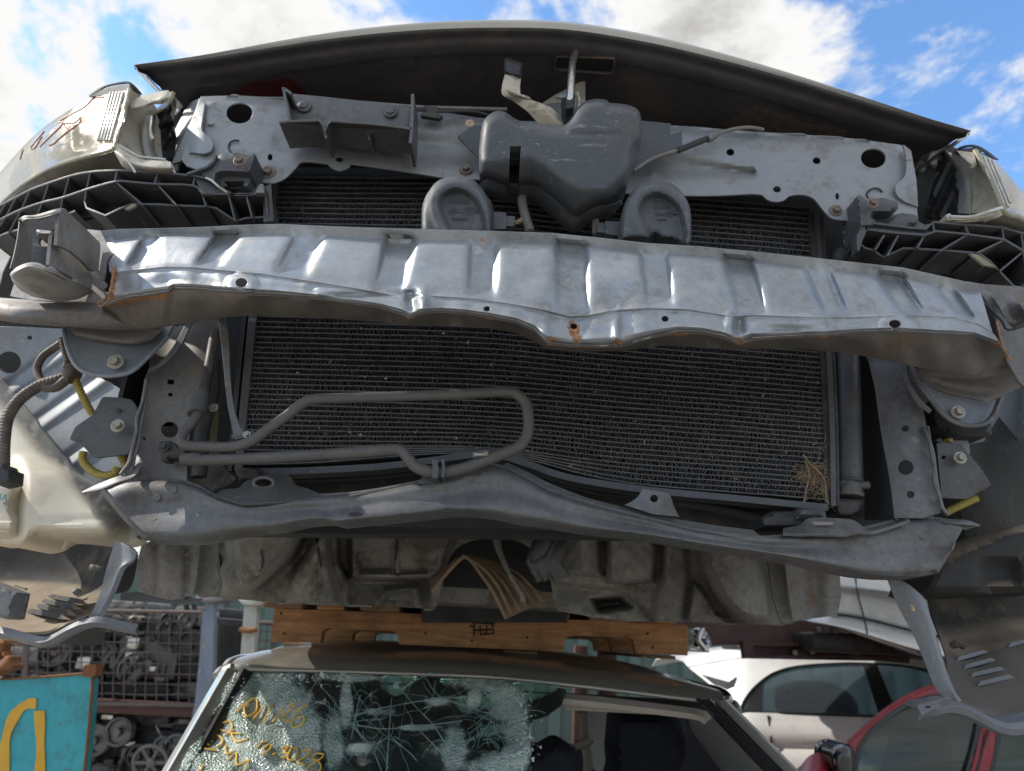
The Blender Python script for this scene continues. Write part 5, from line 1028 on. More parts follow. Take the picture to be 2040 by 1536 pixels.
TK = S('-60,720 0,776 40,822 90,880 140,936 185,984 222,1018')+smooth(S('238,1035 240,1050 226,1066 200,1074 150,1072 90,1066 70,1070 50,1082 20,1088 -20,1076 -60,1076'), 3)
tank = puff('washer_tank', TK, [(-60, 720, 1.16), (0, 776, 1.16), (140, 936, 1.12), (240, 1050, 1.08), (-60, 1076, 1.1), (60, 980, 1.09)], .045, 30, m_tank, car, step=7, back=.10, extra=lambda x, y, p: -.040*sst((y-(896+x*.16))/38)*sst((x-22)/34)*sst((172+(y-905)*.6-x)/60)+.010*sst((y-1052)/24)*sst((x-80)/60)+.004*np.exp(-((y-(1040-x*.03))/4.)**2)*sst((x-60)/50))
puff('spout', smooth(S('-40,958 0,960 32,965 24,990 20,1010 26,1030 22,1062 0,1066 -40,1066'), 3), 1.04, .014, 14, m_tank, tank, step=7, back=.04)
tube('spout_band', [(-10, 1046, 1.03), (22, 1046, 1.035)], .006, m_tank, tank, n=8)
def flat_text(body, x, y, Y, size, mat, par):
    cu = bpy.data.curves.new('lettering', 'FONT'); cu.body = body; cu.size = size; cu.extrude = .0004
    o = bpy.data.objects.new('lettering', cu); C.objects.link(o); dg = bpy.context.evaluated_depsgraph_get(); me = bpy.data.meshes.new_from_object(o.evaluated_get(dg)); bpy.data.objects.remove(o)
    o = link('lettering', me, mat, par, P(x, y, Y)); o.rotation_euler = (math.pi/2, ROLL, 0); return o
m_tprint = M('tank_print', (.10, .32, .40), .6)
flat_text('IA', -4, 996, 1.03, .014, m_tprint, tank); flat_text('4', 4, 1007, 1.03, .011, m_tprint, tank)
sheet('fog_bracket', rounded(S('204,790 240,792 262,796 272,810 276,850 262,886 255,905 225,908 188,912 158,882 138,876 150,850 185,826 196,806'), 5), 1.012, m_steel, car, th=.005, step=16)
stud('nut', 235, 848, .995, 14, m_boltz, car); tube('stud', [(235, 846, 1.0), (233, 844, .975)], .004, m_boltz, car, n=8); stud('plug', 236, 818, 1.01, 5, m_rubber, car, 'washer')
loomp = [(8, 960, 1.02), (6, 920, 1.02), (8, 870, 1.03), (16, 830, 1.04), (40, 795, 1.05), (80, 768, 1.06), (115, 757, 1.06), (140, 748, 1.06)]
loom = tube('wiring_loom', loomp, .0088, m_loom, car, ridge_step=.006, ridge=.05)
tube('branch', [(140, 748, 1.06), (132, 735, 1.065), (136, 720, 1.06), (128, 690, 1.06), (126, 675, 1.06)], .006, m_loom, loom, ridge_step=.005, ridge=.06)
tube('branch', [(100, 768, 1.065), (82, 758, 1.07), (74, 735, 1.075), (84, 712, 1.075), (104, 696, 1.075), (122, 684, 1.07)], .0062, m_loom, loom, n=8)
tube('branch', [(88, 772, 1.06), (110, 772, 1.058), (136, 754, 1.055)], .0075, m_loom, loom, n=8)
tube('branch', [(148, 735, 1.05), (143, 745, 1.045), (150, 752, 1.045)], .013, m_loom, loom, ridge_step=.006, ridge=.08)
puff('connector', rounded(S('-10,920 8,924 12,935 22,934 20,960 -10,966'), 3), 1.0, .006, 6, m_plastic, loom, step=5, back=.03)
for q in ([(146, 750, 1.05), (158, 775, 1.06), (170, 800, 1.07), (184, 826, 1.08)], [(166, 900, 1.05), (164, 915, 1.05), (176, 932, 1.05), (200, 946, 1.05), (225, 944, 1.05), (235, 930, 1.05)], [(240, 908, 1.05), (248, 920, 1.05), (254, 940, 1.05)]): tube('yellow_conduit', q, .0056, m_yellow, car, ridge_step=.0042, ridge=.10)
sheet('fog_bracket', rounded(S('1866,882 1915,884 1926,900 1950,928 1976,966 1950,980 1926,994 1876,992'), 4), 1.012, m_steel, car, th=.005, step=18, holes=[circ(1880, 911, 5, 4, 10)])
stud('nut', 1912, 912, 1.0, 13, m_boltz, car)
tube('yellow_conduit', [(1882, 1022, 1.05), (1910, 1008, 1.05), (1945, 992, 1.05)], .0056, m_yellow, car, ridge_step=.0042, ridge=.10)
sheet('tag_plate', smooth(S('1865,876 1885,866 1915,866 1930,882 1932,905'), 3)+S('1900,892'), 1.07, m_fender, car, th=.004); tube('yellow_conduit', [(1892, 866, 1.065), (1888, 880, 1.065)], .006, m_yellow, car, n=8)

# --- fender liners -------------------------------------------------------------------------------------
lin = bpy.data.objects.new('fender_liner', None); C.objects.link(lin); lin.parent = car; lin.location = P(120, 1180, 1.3)-car.location
surf('liner_wall', [[(-80, 1040, 1.44), (60, 1050, 1.43), (180, 1060, 1.41), (250, 1060, 1.34)], [(-80, 1100, 1.44), (60, 1105, 1.43), (170, 1110, 1.405), (235, 1110, 1.32)], [(-80, 1150, 1.435), (60, 1155, 1.42), (150, 1160, 1.39), (212, 1165, 1.29)], [(-80, 1176, 1.40), (30, 1178, 1.38), (120, 1188, 1.34), (196, 1200, 1.24)]], m_liner, lin, nu=26, m=5, th=.004)
lfl = [[(-80, 1176, 1.40), (30, 1178, 1.38), (120, 1188, 1.34), (196, 1200, 1.24)], [(-80, 1200, 1.28), (30, 1205, 1.26), (110, 1212, 1.23), (190, 1218, 1.17)], [(-80, 1230, 1.17), (20, 1235, 1.16), (100, 1236, 1.14), (180, 1225, 1.10)], [(-80, 1250, 1.08), (20, 1258, 1.07), (86, 1264, 1.05), (120, 1250, 1.04), (172, 1228, 1.03)]]
surf('liner_floor', lfl, m_liner, lin, nu=26, m=5, th=.004)
lipp = [(-80, 1244, 1.07), (0, 1248, 1.06), (50, 1260, 1.04), (84, 1268, 1.03), (104, 1264, 1.03), (140, 1244, 1.02), (170, 1232, 1.02), (200, 1228, 1.02), (240, 1236, 1.03), (276, 1244, 1.04)]
q = np.array([tuple(V3(p)) for p in smooth(lipp, 4)])
grid_solid('liner_lip', np.array([q, q+np.array([0, -.006, -.008]), q+np.array([0, .002, -.014]), q+np.array([0, .02, -.012])]), m_linerg, lin, th=.003)
surf('liner_skirt', [[(60, 1278, 1.05), (120, 1262, 1.04), (170, 1246, 1.03), (212, 1240, 1.03)], [(80, 1284, 1.12), (120, 1282, 1.12), (165, 1286, 1.12), (205, 1284, 1.12)]], m_liner, lin, nu=16, m=3, th=.004)
surf('liner_arm', [[(228, 1080, 1.05), (222, 1100, 1.05), (210, 1140, 1.06), (200, 1180, 1.08), (186, 1215, 1.06), (176, 1228, 1.04)], [(244, 1082, 1.04), (240, 1110, 1.04), (228, 1150, 1.05), (216, 1190, 1.05), (200, 1222, 1.04), (188, 1232, 1.03)], [(272, 1098, 1.03), (266, 1115, 1.03), (238, 1132, 1.03), (222, 1170, 1.03), (206, 1205, 1.03), (186, 1232, 1.025)], [(274, 1104, 1.05), (266, 1122, 1.04), (250, 1134, 1.035), (232, 1178, 1.035), (216, 1210, 1.035), (204, 1230, 1.03)]], m_linerg, lin, nu=30, m=4, th=.004)
surf('liner_arm', [[(250, 1132, 1.05), (240, 1160, 1.05), (228, 1182, 1.05)], [(276, 1105, 1.1), (268, 1150, 1.1), (256, 1176, 1.1), (228, 1184, 1.08)]], m_liner, lin, nu=14, m=2, th=.004)
puff('clip', rounded(S('178,1126 186,1124 206,1130 204,1138 178,1138'), 3), 1.28, .004, 4, m_linerg, lin, step=4, back=.01)
def louver(par, a, b, w, h, mat, f):
    a, b = [P(q[0], q[1], float(f([q[0]], [q[1]])[0])) for q in (a, b)]; d = (b-a); n = Vector((-d.y, d.x, 0)).normalized()*w; z = Vector((0, 0, h)); e = d*.12
    V = [a-n*.2, b-n*.2, b+n, a+n, a+e+z, b-e+z, b-e+z+n*.3, a+e+z+n*.3]
    build('louver', V, [(0, 1, 5, 4), (4, 5, 6, 7), (7, 6, 2, 3), (0, 4, 7, 3), (1, 2, 6, 5), (0, 3, 2, 1)], mat, par, 25)
fL = TPS([p for r in lfl for p in r]); fR = None
for q in ((94, 1190, 1.26, 164, 1204, 1.22), (80, 1200, 1.22, 150, 1214, 1.18), (70, 1210, 1.18, 140, 1226, 1.14), (52, 1220, 1.15, 128, 1234, 1.11)): louver(lin, q[:3], q[3:], .010, .007, m_liner, fL)
for q in ((24, 1172, 1.36, 52, 1180, 1.34),): louver(lin, q[:3], q[3:], .010, .007, m_liner, fL)
puff('bracket_stub', S('-40,1150 0,1166 34,1180 22,1232 14,1234 -40,1220'), 1.03, .01, 10, m_linerg, lin, step=8, back=.03)
tube('pebble', [(148, 1182, 1.28), (152, 1178, 1.28), (156, 1182, 1.28)], .006, m_linerg, lin, n=6)
# right liner
lir = bpy.data.objects.new('fender_liner', None); C.objects.link(lir); lir.parent = car; lir.location = P(1950, 1250, 1.3)-car.location
surf('liner_wall', [[(1880, 845, 1.45), (1985, 850, 1.46), (2040, 830, 1.48), (2120, 820, 1.5)], [(1880, 1000, 1.40), (1960, 1020, 1.44), (2040, 1000, 1.46), (2120, 990, 1.5)], [(1840, 1130, 1.30), (1930, 1110, 1.36), (2040, 1050, 1.42), (2120, 1030, 1.45)]], m_liner, lir, nu=24, m=5, th=.004)
puff('liner_box', S('1840,1180 1850,1150 1880,1110 1930,1085 2000,1055 2110,1030 2110,1180 2040,1178 1960,1186 1860,1186'), 1.24, .03, 26, m_liner, lir, step=12, back=.12, extra=lambda x, y, p: .03*bump2(x, y, 1990, 1140, 40, 26, 4))
surf('liner_wall', [[(1848, 1178, 1.36), (1920, 1186, 1.4), (2000, 1180, 1.4), (2120, 1170, 1.4)], [(1855, 1220, 1.38), (1920, 1228, 1.4), (2000, 1222, 1.4), (2120, 1214, 1.4)], [(1872, 1268, 1.34), (1930, 1272, 1.36), (2000, 1262, 1.36), (2120, 1248, 1.36)], [(1884, 1305, 1.24), (1940, 1310, 1.26), (2000, 1292, 1.26), (2120, 1270, 1.26)]], m_liner, lir, nu=26, m=5, th=.004)
lfr = [[(1884, 1305, 1.24), (1940, 1308, 1.26), (2000, 1290, 1.26), (2120, 1268, 1.26)], [(1890, 1345, 1.17), (1950, 1352, 1.17), (2010, 1335, 1.18), (2120, 1320, 1.18)], [(1896, 1385, 1.10), (1960, 1400, 1.08), (2020, 1395, 1.09), (2120, 1380, 1.10)], [(1900, 1398, 1.05), (1940, 1412, 1.02), (2000, 1436, 1.0), (2040, 1432, 1.0), (2120, 1420, 1.02)]]
surf('liner_floor', lfr, M('liner_dusty', (.095, .095, .095), .75, v=.15, vs=6, dirt=(.18, .145, .11), da=.6, ds=10, bump=.2, bs=90, dust=(SAND, .2)), lir, nu=30, m=6, th=.004)
surf('liner_arm', [[(1766, 1152, 1.06), (1790, 1210, 1.06), (1822, 1270, 1.06), (1848, 1335, 1.05), (1866, 1375, 1.04), (1892, 1398, 1.02)], [(1800, 1158, 1.05), (1826, 1200, 1.045), (1846, 1260, 1.045), (1866, 1320, 1.04), (1886, 1375, 1.03), (1905, 1400, 1.01)], [(1840, 1190, 1.06), (1852, 1230, 1.055), (1864, 1275, 1.05), (1880, 1325, 1.045), (1896, 1370, 1.035), (1912, 1398, 1.01)], [(1848, 1210, 1.12), (1858, 1245, 1.12), (1872, 1290, 1.12), (1886, 1335, 1.11), (1902, 1375, 1.08), (1918, 1398, 1.04)]], m_linerg, lir, nu=34, m=4, th=.004)
puff('clip', smoothc(S('1814,1204 1822,1210 1822,1218 1816,1216'), 3), 1.045, .002, 3, m_plug, lir, step=3, back=.004)
lipr = [(1826, 1412, 1.02), (1838, 1404, 1.015), (1860, 1402, 1.01), (1890, 1396, 1.0), (1920, 1402, .99), (1950, 1416, .98), (1990, 1436, .97), (2020, 1440, .97), (2060, 1432, .98), (2120, 1420, 1.0)]
q = np.array([tuple(V3(p)) for p in smooth(lipr, 4)])
grid_solid('liner_lip', np.array([q+np.array([0, .03, .004]), q, q+np.array([0, -.006, -.006]), q+np.array([0, -.002, -.014]), q+np.array([0, .01, -.016])]), m_linerg, lir, th=.003)
sheet('liner_lip', S('1826,1404 1850,1398 1892,1388 1900,1398 1866,1410 1836,1424'), [(1826, 1404, 1.01), (1892, 1388, 1.01), (1836, 1424, 1.0)], m_linerg, lir, th=.004, holes=[circ(1848, 1408, 6, 3, 10)])
fR = TPS([p for r in lfr for p in r])
for q in ((1904, 1318, 1.2, 1968, 1300, 1.2), (1918, 1334, 1.17, 1984, 1316, 1.17), (1932, 1350, 1.14, 2002, 1334, 1.14), (1946, 1368, 1.11, 2020, 1350, 1.11), (2008, 1290, 1.22, 2060, 1276, 1.22)): louver(lir, q[:3], q[3:], .007, .006, m_linerg, fR)
tube('clip', [(1896, 1286, 1.25), (1908, 1282, 1.24), (1918, 1287, 1.25)], .006, m_loom, lir, n=6)

# --- underbody --------------------------------------------------------------------------------------------
arch = smooth(S('868,1212 880,1170 892,1120 915,1088 950,1074 990,1070 1030,1078 1060,1096 1085,1130 1104,1180 1110,1214'), 3)
uo = S('392,1062 470,1040 600,1020 800,1005 985,1000 1200,1030 1500,1080 1660,1110')+S('1650,1160 1640,1225 1560,1246 1400,1240 1240,1238 1110,1214')+arch[::-1]+S('860,1214 820,1210 720,1206 640,1206 545,1200 450,1192 390,1184')
uc = [(392, 1065, 1.42), (390, 1184, 1.42), (410, 1100, 1.44), (430, 1180, 1.44), (450, 1090, 1.38), (470, 1170, 1.42), (540, 1060, 1.34), (540, 1120, 1.32), (520, 1185, 1.42), (590, 1070, 1.33), (585, 1140, 1.42), (600, 1190, 1.55), (615, 1060, 1.42), (640, 1120, 1.52), (650, 1190, 1.54), (665, 1060, 1.56), (690, 1120, 1.62), (700, 1195, 1.66), (740, 1060, 1.60), (785, 1060, 1.58), (785, 1138, 1.58), (740, 1138, 1.60), (740, 1150, 1.66), (800, 1150, 1.66), (800, 1200, 1.72), (860, 1050, 1.54), (850, 1130, 1.57), (860, 1190, 1.68), (910, 1060, 1.58), (980, 1040, 1.6), (1060, 1050, 1.58), (1100, 1100, 1.56), (1130, 1180, 1.6), (1150, 1060, 1.54), (1180, 1160, 1.56), (1205, 1080, 1.56), (1210, 1150, 1.57), (1200, 1172, 1.66), (1250, 1200, 1.68), (1290, 1090, 1.6), (1300, 1140, 1.56), (1310, 1220, 1.62), (1360, 1100, 1.54), (1370, 1170, 1.54), (1390, 1230, 1.60), (1420, 1100, 1.46), (1450, 1170, 1.46), (1500, 1230, 1.50), (1500, 1100, 1.43), (1530, 1160, 1.43), (1540, 1230, 1.46), (1600, 1120, 1.46), (1640, 1200, 1.48)]
FORMS = [(smooth(S('440,1040 520,1000 600,1000 622,1040 604,1096 566,1140 530,1176 500,1196 440,1196 430,1150 448,1110'), 3), lambda x, y: 1.33+.0006*np.abs(x-520)+.0004*(y-1060), 26),
 (S('604,1102 630,1040 664,1020 668,1120 692,1215 560,1215 566,1150'), lambda x, y: 1.46+.0007*np.abs(x-628), 16),
 (S('668,1000 700,1000 704,1150 690,1160 668,1120'), 1.63, 8),
 (S('702,1000 786,1000 788,1142 716,1144 704,1120'), lambda x, y: 1.55+.0005*(y-1050), 9),
 (S('791,1000 866,1000 884,1056 870,1110 856,1142 791,1144'), lambda x, y: 1.54+.0004*(y-1050), 8),
 (S('690,1150 790,1148 862,1146 866,1220 838,1220 826,1172 770,1180 736,1220 686,1220'), lambda x, y: 1.60-.0010*(y-1180), 9),
 (S('736,1220 770,1180 826,1172 838,1220'), 1.78, 8),
 (smooth(S('864,1040 900,1000 960,1000 1030,1000 1076,1050 1060,1096 1034,1074 985,1066 940,1070 908,1092 886,1132 864,1156'), 3), lambda x, y: 1.46+.0008*np.abs(x-970), 18),
 (S('1108,1020 1202,1030 1204,1152 1120,1152 1098,1110'), lambda x, y: 1.50+.0006*np.abs(x-1160), 12),
 (S('1206,1030 1290,1040 1312,1090 1306,1162 1240,1168 1207,1162'), lambda x, y: 1.47+.0003*(x-1206), 9),
 (S('1104,1156 1200,1166 1272,1172 1304,1216 1290,1245 1100,1230'), lambda x, y: 1.58-.0008*(y-1190), 10),
 (S('1170,1190 1240,1186 1270,1214 1190,1224'), 1.70, 10),
 (S('1314,1060 1374,1070 1378,1150 1362,1250 1296,1250 1292,1200 1310,1150'), lambda x, y: 1.50+.0007*np.abs(x-1335), 12),
 (smooth(S('1380,1060 1440,1060 1510,1080 1544,1150 1552,1240 1500,1256 1450,1232 1418,1190 1390,1140'), 3), lambda x, y: 1.36+.0006*np.abs(x-1450), 24),
 (S('1378,1150 1400,1168 1432,1216 1484,1256 1376,1256 1362,1234'), 1.52, 9)]
def floorY(x, y):
    x, y = np.ravel(x), np.ravel(y); Y = np.full(len(x), 1.56); p = np.c_[x, y]
    for o_, f_, w_ in FORMS:
        ins = inpoly(p, o_); m_ = np.clip(segdist(p, [o_])/(w_*1.35), 0, 1)*ins; m_ = m_*m_*(3-2*m_); Y = Y*(1-m_)+m_*(f_(x, y) if callable(f_) else f_)
    return Y
sheet('floor_pan', uo, floorY, m_under, car, th=.004, step=4.6, disp=lambda x, y, p: .003*np.sin(x*.06+y*.03)*np.sin(y*.08)+.003*bump2(x, y, 1230, 1115, 12, 10, 2)-.004*bump2(x, y, 1445, 1178, 16, 12, 2)-.004*gl(x, y, 520, 1095, 518, 1138, 5, False)+.004*np.sin(x*.021*2+np.sin(y*.05))*np.sin(y*.031)+.0015*np.sin(x*.23)*np.sin(y*.19+x*.05))
for q in (S('788,1030 790,1080 787,1138 796,1148'), S('622,1040 632,1080 640,1130'), S('1204,1064 1206,1110 1203,1160'), S('520,1095 524,1120 518,1138'), S('432,1090 440,1120 430,1170'), S('735,1142 790,1144 850,1142')): tube('seam', [(x, y, float(floorY([x], [y])[0])-.001) for x, y in q], .0022, m_rubber, car, n=6)
sheet('rail_end', rounded(S('282,1084 300,1078 400,1074 392,1150 384,1186 340,1196 290,1184 275,1170 272,1130'), 6), [(282, 1084, 1.32), (400, 1074, 1.33), (384, 1186, 1.34), (275, 1170, 1.36), (330, 1130, 1.31)], m_mud, car, th=.006, step=8, disp=lambda x, y, p: .012*np.exp(-((x-312)/9.)**2)+.012*np.exp(-((x-372)/8.)**2))
sheet('rail_end', smooth(S('400,1078 420,1072 436,1080 432,1130 440,1160 430,1185 400,1190 392,1184'), 3), 1.36, m_under, car, th=.006)
sheet('rail_end', S('1562,1110 1620,1120 1672,1126 1676,1190 1668,1226 1618,1232 1580,1238 1572,1190'), [(1562, 1110, 1.4), (1672, 1126, 1.38), (1668, 1226, 1.40), (1580, 1238, 1.42)], m_mud, car, th=.006, step=9, disp=lambda x, y, p: .012*np.exp(-((x-1620)/14.)**2)-.006*np.exp(-((x-1650)/10.)**2))
sheet('rail_end', smooth(S('1530,1120 1560,1115 1566,1150 1570,1200 1578,1236 1556,1236 1540,1190'), 3), 1.44, m_under, car, th=.006)
sheet('rail_end', S('272,1178 300,1184 345,1196 400,1192 390,1202 360,1204 300,1200 240,1196 240,1184'), 1.38, m_linerg, car, th=.01)
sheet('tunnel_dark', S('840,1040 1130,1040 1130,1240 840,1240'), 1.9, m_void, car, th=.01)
hs = surf('heat_shield', [[(858, 1178, 1.46), (880, 1150, 1.45), (905, 1122, 1.44), (922, 1108, 1.44), (935, 1110, 1.44), (958, 1140, 1.43), (985, 1180, 1.42), (1010, 1232, 1.42)], [(858, 1150, 1.52), (878, 1140, 1.50), (905, 1114, 1.50), (926, 1104, 1.49), (950, 1110, 1.48), (985, 1142, 1.47), (1015, 1180, 1.46), (1040, 1218, 1.46)], [(866, 1146, 1.58), (885, 1136, 1.56), (910, 1110, 1.55), (935, 1104, 1.54), (975, 1112, 1.52), (1015, 1140, 1.5), (1055, 1165, 1.5), (1102, 1192, 1.5)]], m_shield, car, nu=40, m=6, th=.006)
for k in range(5):
    t = .1+k*.17; q = [Vector(tuple(np.array(V3((905+45*t+0, 1112-4*t, 1.44+.1*t)))))]
    tube('fold', [(918+18*t*2.2, 1106+2*t, 1.435+.09*t), (958+28*t*2, 1134-8*t, 1.425+.08*t), (985+34*t*2.2, 1172-24*t, 1.415+.07*t), (1010+90*t, 1226-34*t, 1.412+.07*t)], .0035, m_shield, hs, n=6)
tube('strap', [(988, 1060, 1.5), (992, 1090, 1.47), (1004, 1120, 1.45), (1018, 1150, 1.43), (1040, 1186, 1.42), (1040, 1200, 1.42)], [.010, .006, .004, .006], m_under, car, n=8)
L = []
for k in range(9):
    x0 = 1062+k*7; L.append(([P(x0+30-k, 1058+RNG.uniform(-4, 4), 1.46), P(x0+4, 1090+RNG.uniform(-6, 6), 1.45), P(x0-8, 1120+RNG.uniform(-6, 6), 1.45), P(x0+12, 1150+RNG.uniform(-8, 8), 1.46)], RNG.uniform(.004, .010)))
tubes('torn_hose', L, m_steel, car, 8)
puff('torn_hose', smooth(S('1056,1096 1068,1080 1092,1066 1100,1080 1084,1108 1064,1124 1056,1116'), 2), 1.42, .01, 10, m_cover, car, step=6, back=.02)
# floor, flanks, cabin of the wreck behind its front end
def hull():
    sheet('wheel_bay_shade', S('130,450 250,400 420,420 420,1040 250,1075 130,1070'), 1.56, m_void, car, th=.01)  # dark backing sheets added as shade, closing the holes to the sky
    sheet('wheel_bay_shade', S('1760,400 1900,430 1925,620 1925,1100 1850,1100 1760,1040'), 1.56, m_void, car, th=.01)
    for s, n in ((-1, 'fender'), (1, 'fender')):  # side panels added for the shade they cast on the wheel bays
        X = .03+s*(1.09 if s < 0 else .93)
        G = np.array([[(X-s*d, y, z) for y in np.linspace(1.32 if s < 0 else 1.15, 1.78, 8)] for z, d in ((1.72, .06), (1.86, .03), (2.02, .01), (2.15, .0), (2.3, .02), (2.42, .07), (2.47, .14), (2.48, .20))]); grid_solid(n, G, m_hood, car, th=.002, sharp=40)
    box('bay_light_block', (-.66, .74, 1.17, 1.70, 1.79, 1.80), m_void, car, 0)  # hidden sheet added to block light falling onto the floor pan
    for X in (-.66, .74): box('bay_side_block', (X-.004, X+.004, 1.15, 1.75, 1.78, 2.40), m_void, car, 0)  # dark side sheets added to stop sun leaking through the bay
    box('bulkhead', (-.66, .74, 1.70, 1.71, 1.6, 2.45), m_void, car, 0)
    box('floor_pan', (-.62, .66, 1.72, 4.1, 1.565, 1.60), m_under, car, 0)
    for s in (-1, 1):
        X = .03+s*.86
        G = np.array([[(X-s*d, y, z) for y in np.linspace(1.75, 4.25, 12)] for z, d in ((1.60, .17), (1.75, .03), (2.0, 0), (2.3, .03), (2.46, .06))]); grid_solid('body_side', G, m_hood, car, th=.002, sharp=40)
        G = np.array([[(X-s*(.06+.14*t), y0+(y1-y0)*t, 2.46+.42*t) for t in np.linspace(0, 1, 6)] for y0, y1 in ((2.1, 2.75), (2.25, 2.85))]); grid_solid('windscreen_pillar', G, m_hood, car, th=.03)
        G = np.array([[(X-s*(.07+.13*t), y, 2.46+.40*t) for y in (2.5+.45*t, 4.0-.3*t)] for t in (0, .5, 1)]); grid_solid('side_window', G, m_glassd, car, th=.004)
    G = np.array([[(x, y, 2.88+.06*math.sin((y-2.7)/1.1*math.pi)-.05*(x/.7)**2) for x in np.linspace(-.66, .72, 9)] for y in np.linspace(2.7, 3.8, 9)]); grid_solid('roof', G, m_hood, car, th=.02)
    G = np.array([[(x*(1-.12*t)+.03, 2.02+.66*t-.08*(1-(x/.75)**2), 2.50+.38*t) for x in np.linspace(-.75, .75, 9)] for t in (0, .5, 1)]); grid_solid('windscreen', G, m_glassd, car, th=.005)
    box('tail', (-.8, .86, 3.75, 4.25, 1.7, 2.5), m_hood, car, .06)
hull()
# ------------------------------------------------------------------ PALLET
pal = root('wooden_pallet', P(950, 1290, 1.97), 'notched wooden pallet wedged between the wreck and the lower car roof', 'pallet')
def dz(o, d): o.location.z += d; return o
PT = S('547,1212 700,1218 960,1228 1200,1237 1370,1245 1370,1306 1268,1302 1262,1276 1250,1270 1140,1266 1126,1272 1122,1298 960,1291 795,1284 793,1264 780,1257 652,1252 641,1258 638,1281 539,1279')
str0 = sheet('stringer', PT, 1.95, m_wood, pal, th=.04, ydir=True)
for dy in (.42, .84):
    c = str0.copy(); C.objects.link(c); c.location = str0.location+Vector((0, dy, 0))
zt = [P(547, 1212, 1.95), P(1370, 1245, 1.95)]; zb = [P(539, 1279, 1.95), P(1370, 1306, 1.95)]
for k, (t, w) in enumerate(((.015, .10), (.13, .07), (.25, .10), (.39, .075), (.53, .10), (.67, .075), (.80, .10), (.92, .09))):
    p = zt[0].lerp(zt[1], t); z = p.z+.0015
    box('deck_board', (p.x-w*.42, p.x+w*.58, 1.935+.012*math.sin(k*2.3), 2.86, z, z+.015), m_wood if k % 2 else m_woodg, pal, .002)
for k, t in enumerate((.06, .42, .60, .94)):
    p = zb[0].lerp(zb[1], t); box('base_board', (p.x-.045, p.x+.045, 2.0, 2.86, p.z-.010, p.z-.0015), m_woodg, pal, .002)
st = [([P(x, y, 1.9475) for x, y in q], .0022) for q in (S('940,1240 986,1243'), S('945,1240 944,1268'), S('942,1256 980,1254'), S('980,1243 984,1262 960,1264'), S('956,1246 958,1266'), S('970,1246 968,1262'), S('936,1246 942,1250'))]
tubes('ink_stamp', st, m_print, pal, 5)
for x, y in ((560, 1222), (566, 1262), (1290, 1262), (1300, 1290), (848, 1262), (1050, 1270), (940, 1276)): stud('nail_head', x, y, 1.949, 2.4, m_print, pal, 'washer')

# ------------------------------------------------------------------ LOWER CAR
low = root('lower_car', (-.08, 2.6, 0), 'silver car with a shattered windscreen marked in yellow, crushed under the wooden pallet', 'car')
E_ = smooth(S('452,1330 500,1329 600,1332 700,1335 850,1340 1000,1347 1200,1368 1330,1384 1452,1397'), 4)
Ew = np.array([P(x, y, 1.75-.0*((x-950)/500)**2) for x, y in E_]); nE = len(Ew); tt = np.linspace(-1, 1, nE)
rowsR = []
for dy, dzz, sd_ in ((0, -.004, .0), (.004, .004, .0), (.03, .020, .004), (.09, .036, .014), (.2, .048, .024), (.45, .062, .034), (.9, .066, .04), (1.4, .05, .04), (1.75, .01, .03)):
    q = Ew.copy(); q[:, 1] += dy; q[:, 2] += dzz; q[:, 2] -= sd_*np.abs(tt)**6; q[:, 0] = -.08+(q[:, 0]+.08)*(1-.03*dy); rowsR.append(q)
G = cat(np.array(rowsR).reshape(9, -1), 4).reshape(-1, nE, 3)
# shallow crush dents where the pallet sits
G[:, :, 2] -= (.006*np.exp(-((G[:, :, 1]-1.93)/.05)**2)*np.sin(G[:, :, 0]*9+1)**2)
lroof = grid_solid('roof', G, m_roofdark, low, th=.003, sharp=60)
tube('header_trim', [Vector(p) for p in Ew[::2]+np.array([0, -.004, -.004])], .005, m_carsil, low, n=8, m=2)
for e, s in ((0, -1), (-1, 1)):   # roof gutters
    q = [Vector(r[e])+Vector((s*.004, 0, -.006)) for r in rowsR[1:]]; tube('roof_rail', q, .011, m_trim if s > 0 else m_carsil, low, n=8, m=4)
    tube('roof_rail', [v+Vector((s*.018, 0, -.018)) for v in q], .010, m_carsil, low, n=8, m=4)
glY = lambda y: 1.742-.210*(y-1335)/201.
def at(x, y, d=0): return (x, y, glY(y)+d)
def ext(a, b, t): return tuple(np.array(a)+(np.array(b)-np.array(a))*t)
for oa, ob, w1, s in (((438, 1338), (322, 1536), 30, 1), ((1458, 1402), (1592, 1536), 26, -1)):
    a, b = V3(at(*oa)), V3(at(*ob)); c = a+(b-a)*3.0
    line = [a+(b-a)*t for t in (-.02, .5, 1, 2, 3.1)]
    for off, ww, dpt, m_ in ((0, w1, .0, m_carsil), (w1, 26, .006, m_trim)):
        q = np.array([tuple(v) for v in line]); o1, o2 = off*s*1.75/F, (off+ww)*s*1.75/F
        L1 = q+np.array([o1, dpt, 0]); L2 = q+np.array([o2, dpt, 0]); mid = (L1+L2)/2+np.array([0, -.012, .006])
        pl = grid_solid('windscreen_pillar', np.array([L1+np.array([0, .03, 0]), L1, mid, L2, L2+np.array([0, .04, 0])]), m_, low, th=.006, sharp=60)
puff('pillar_cap', smooth(S('436,1346 440,1334 452,1324 462,1322 464,1330 456,1340 442,1348'), 2), 1.735, .008, 8, m_carsil, low, step=5, back=.04)
puff('pillar_cap', rounded(S('1440,1388 1456,1386 1462,1396 1456,1404 1444,1402'), 4), 1.735, .008, 6, m_chrome, low, step=5, back=.04)
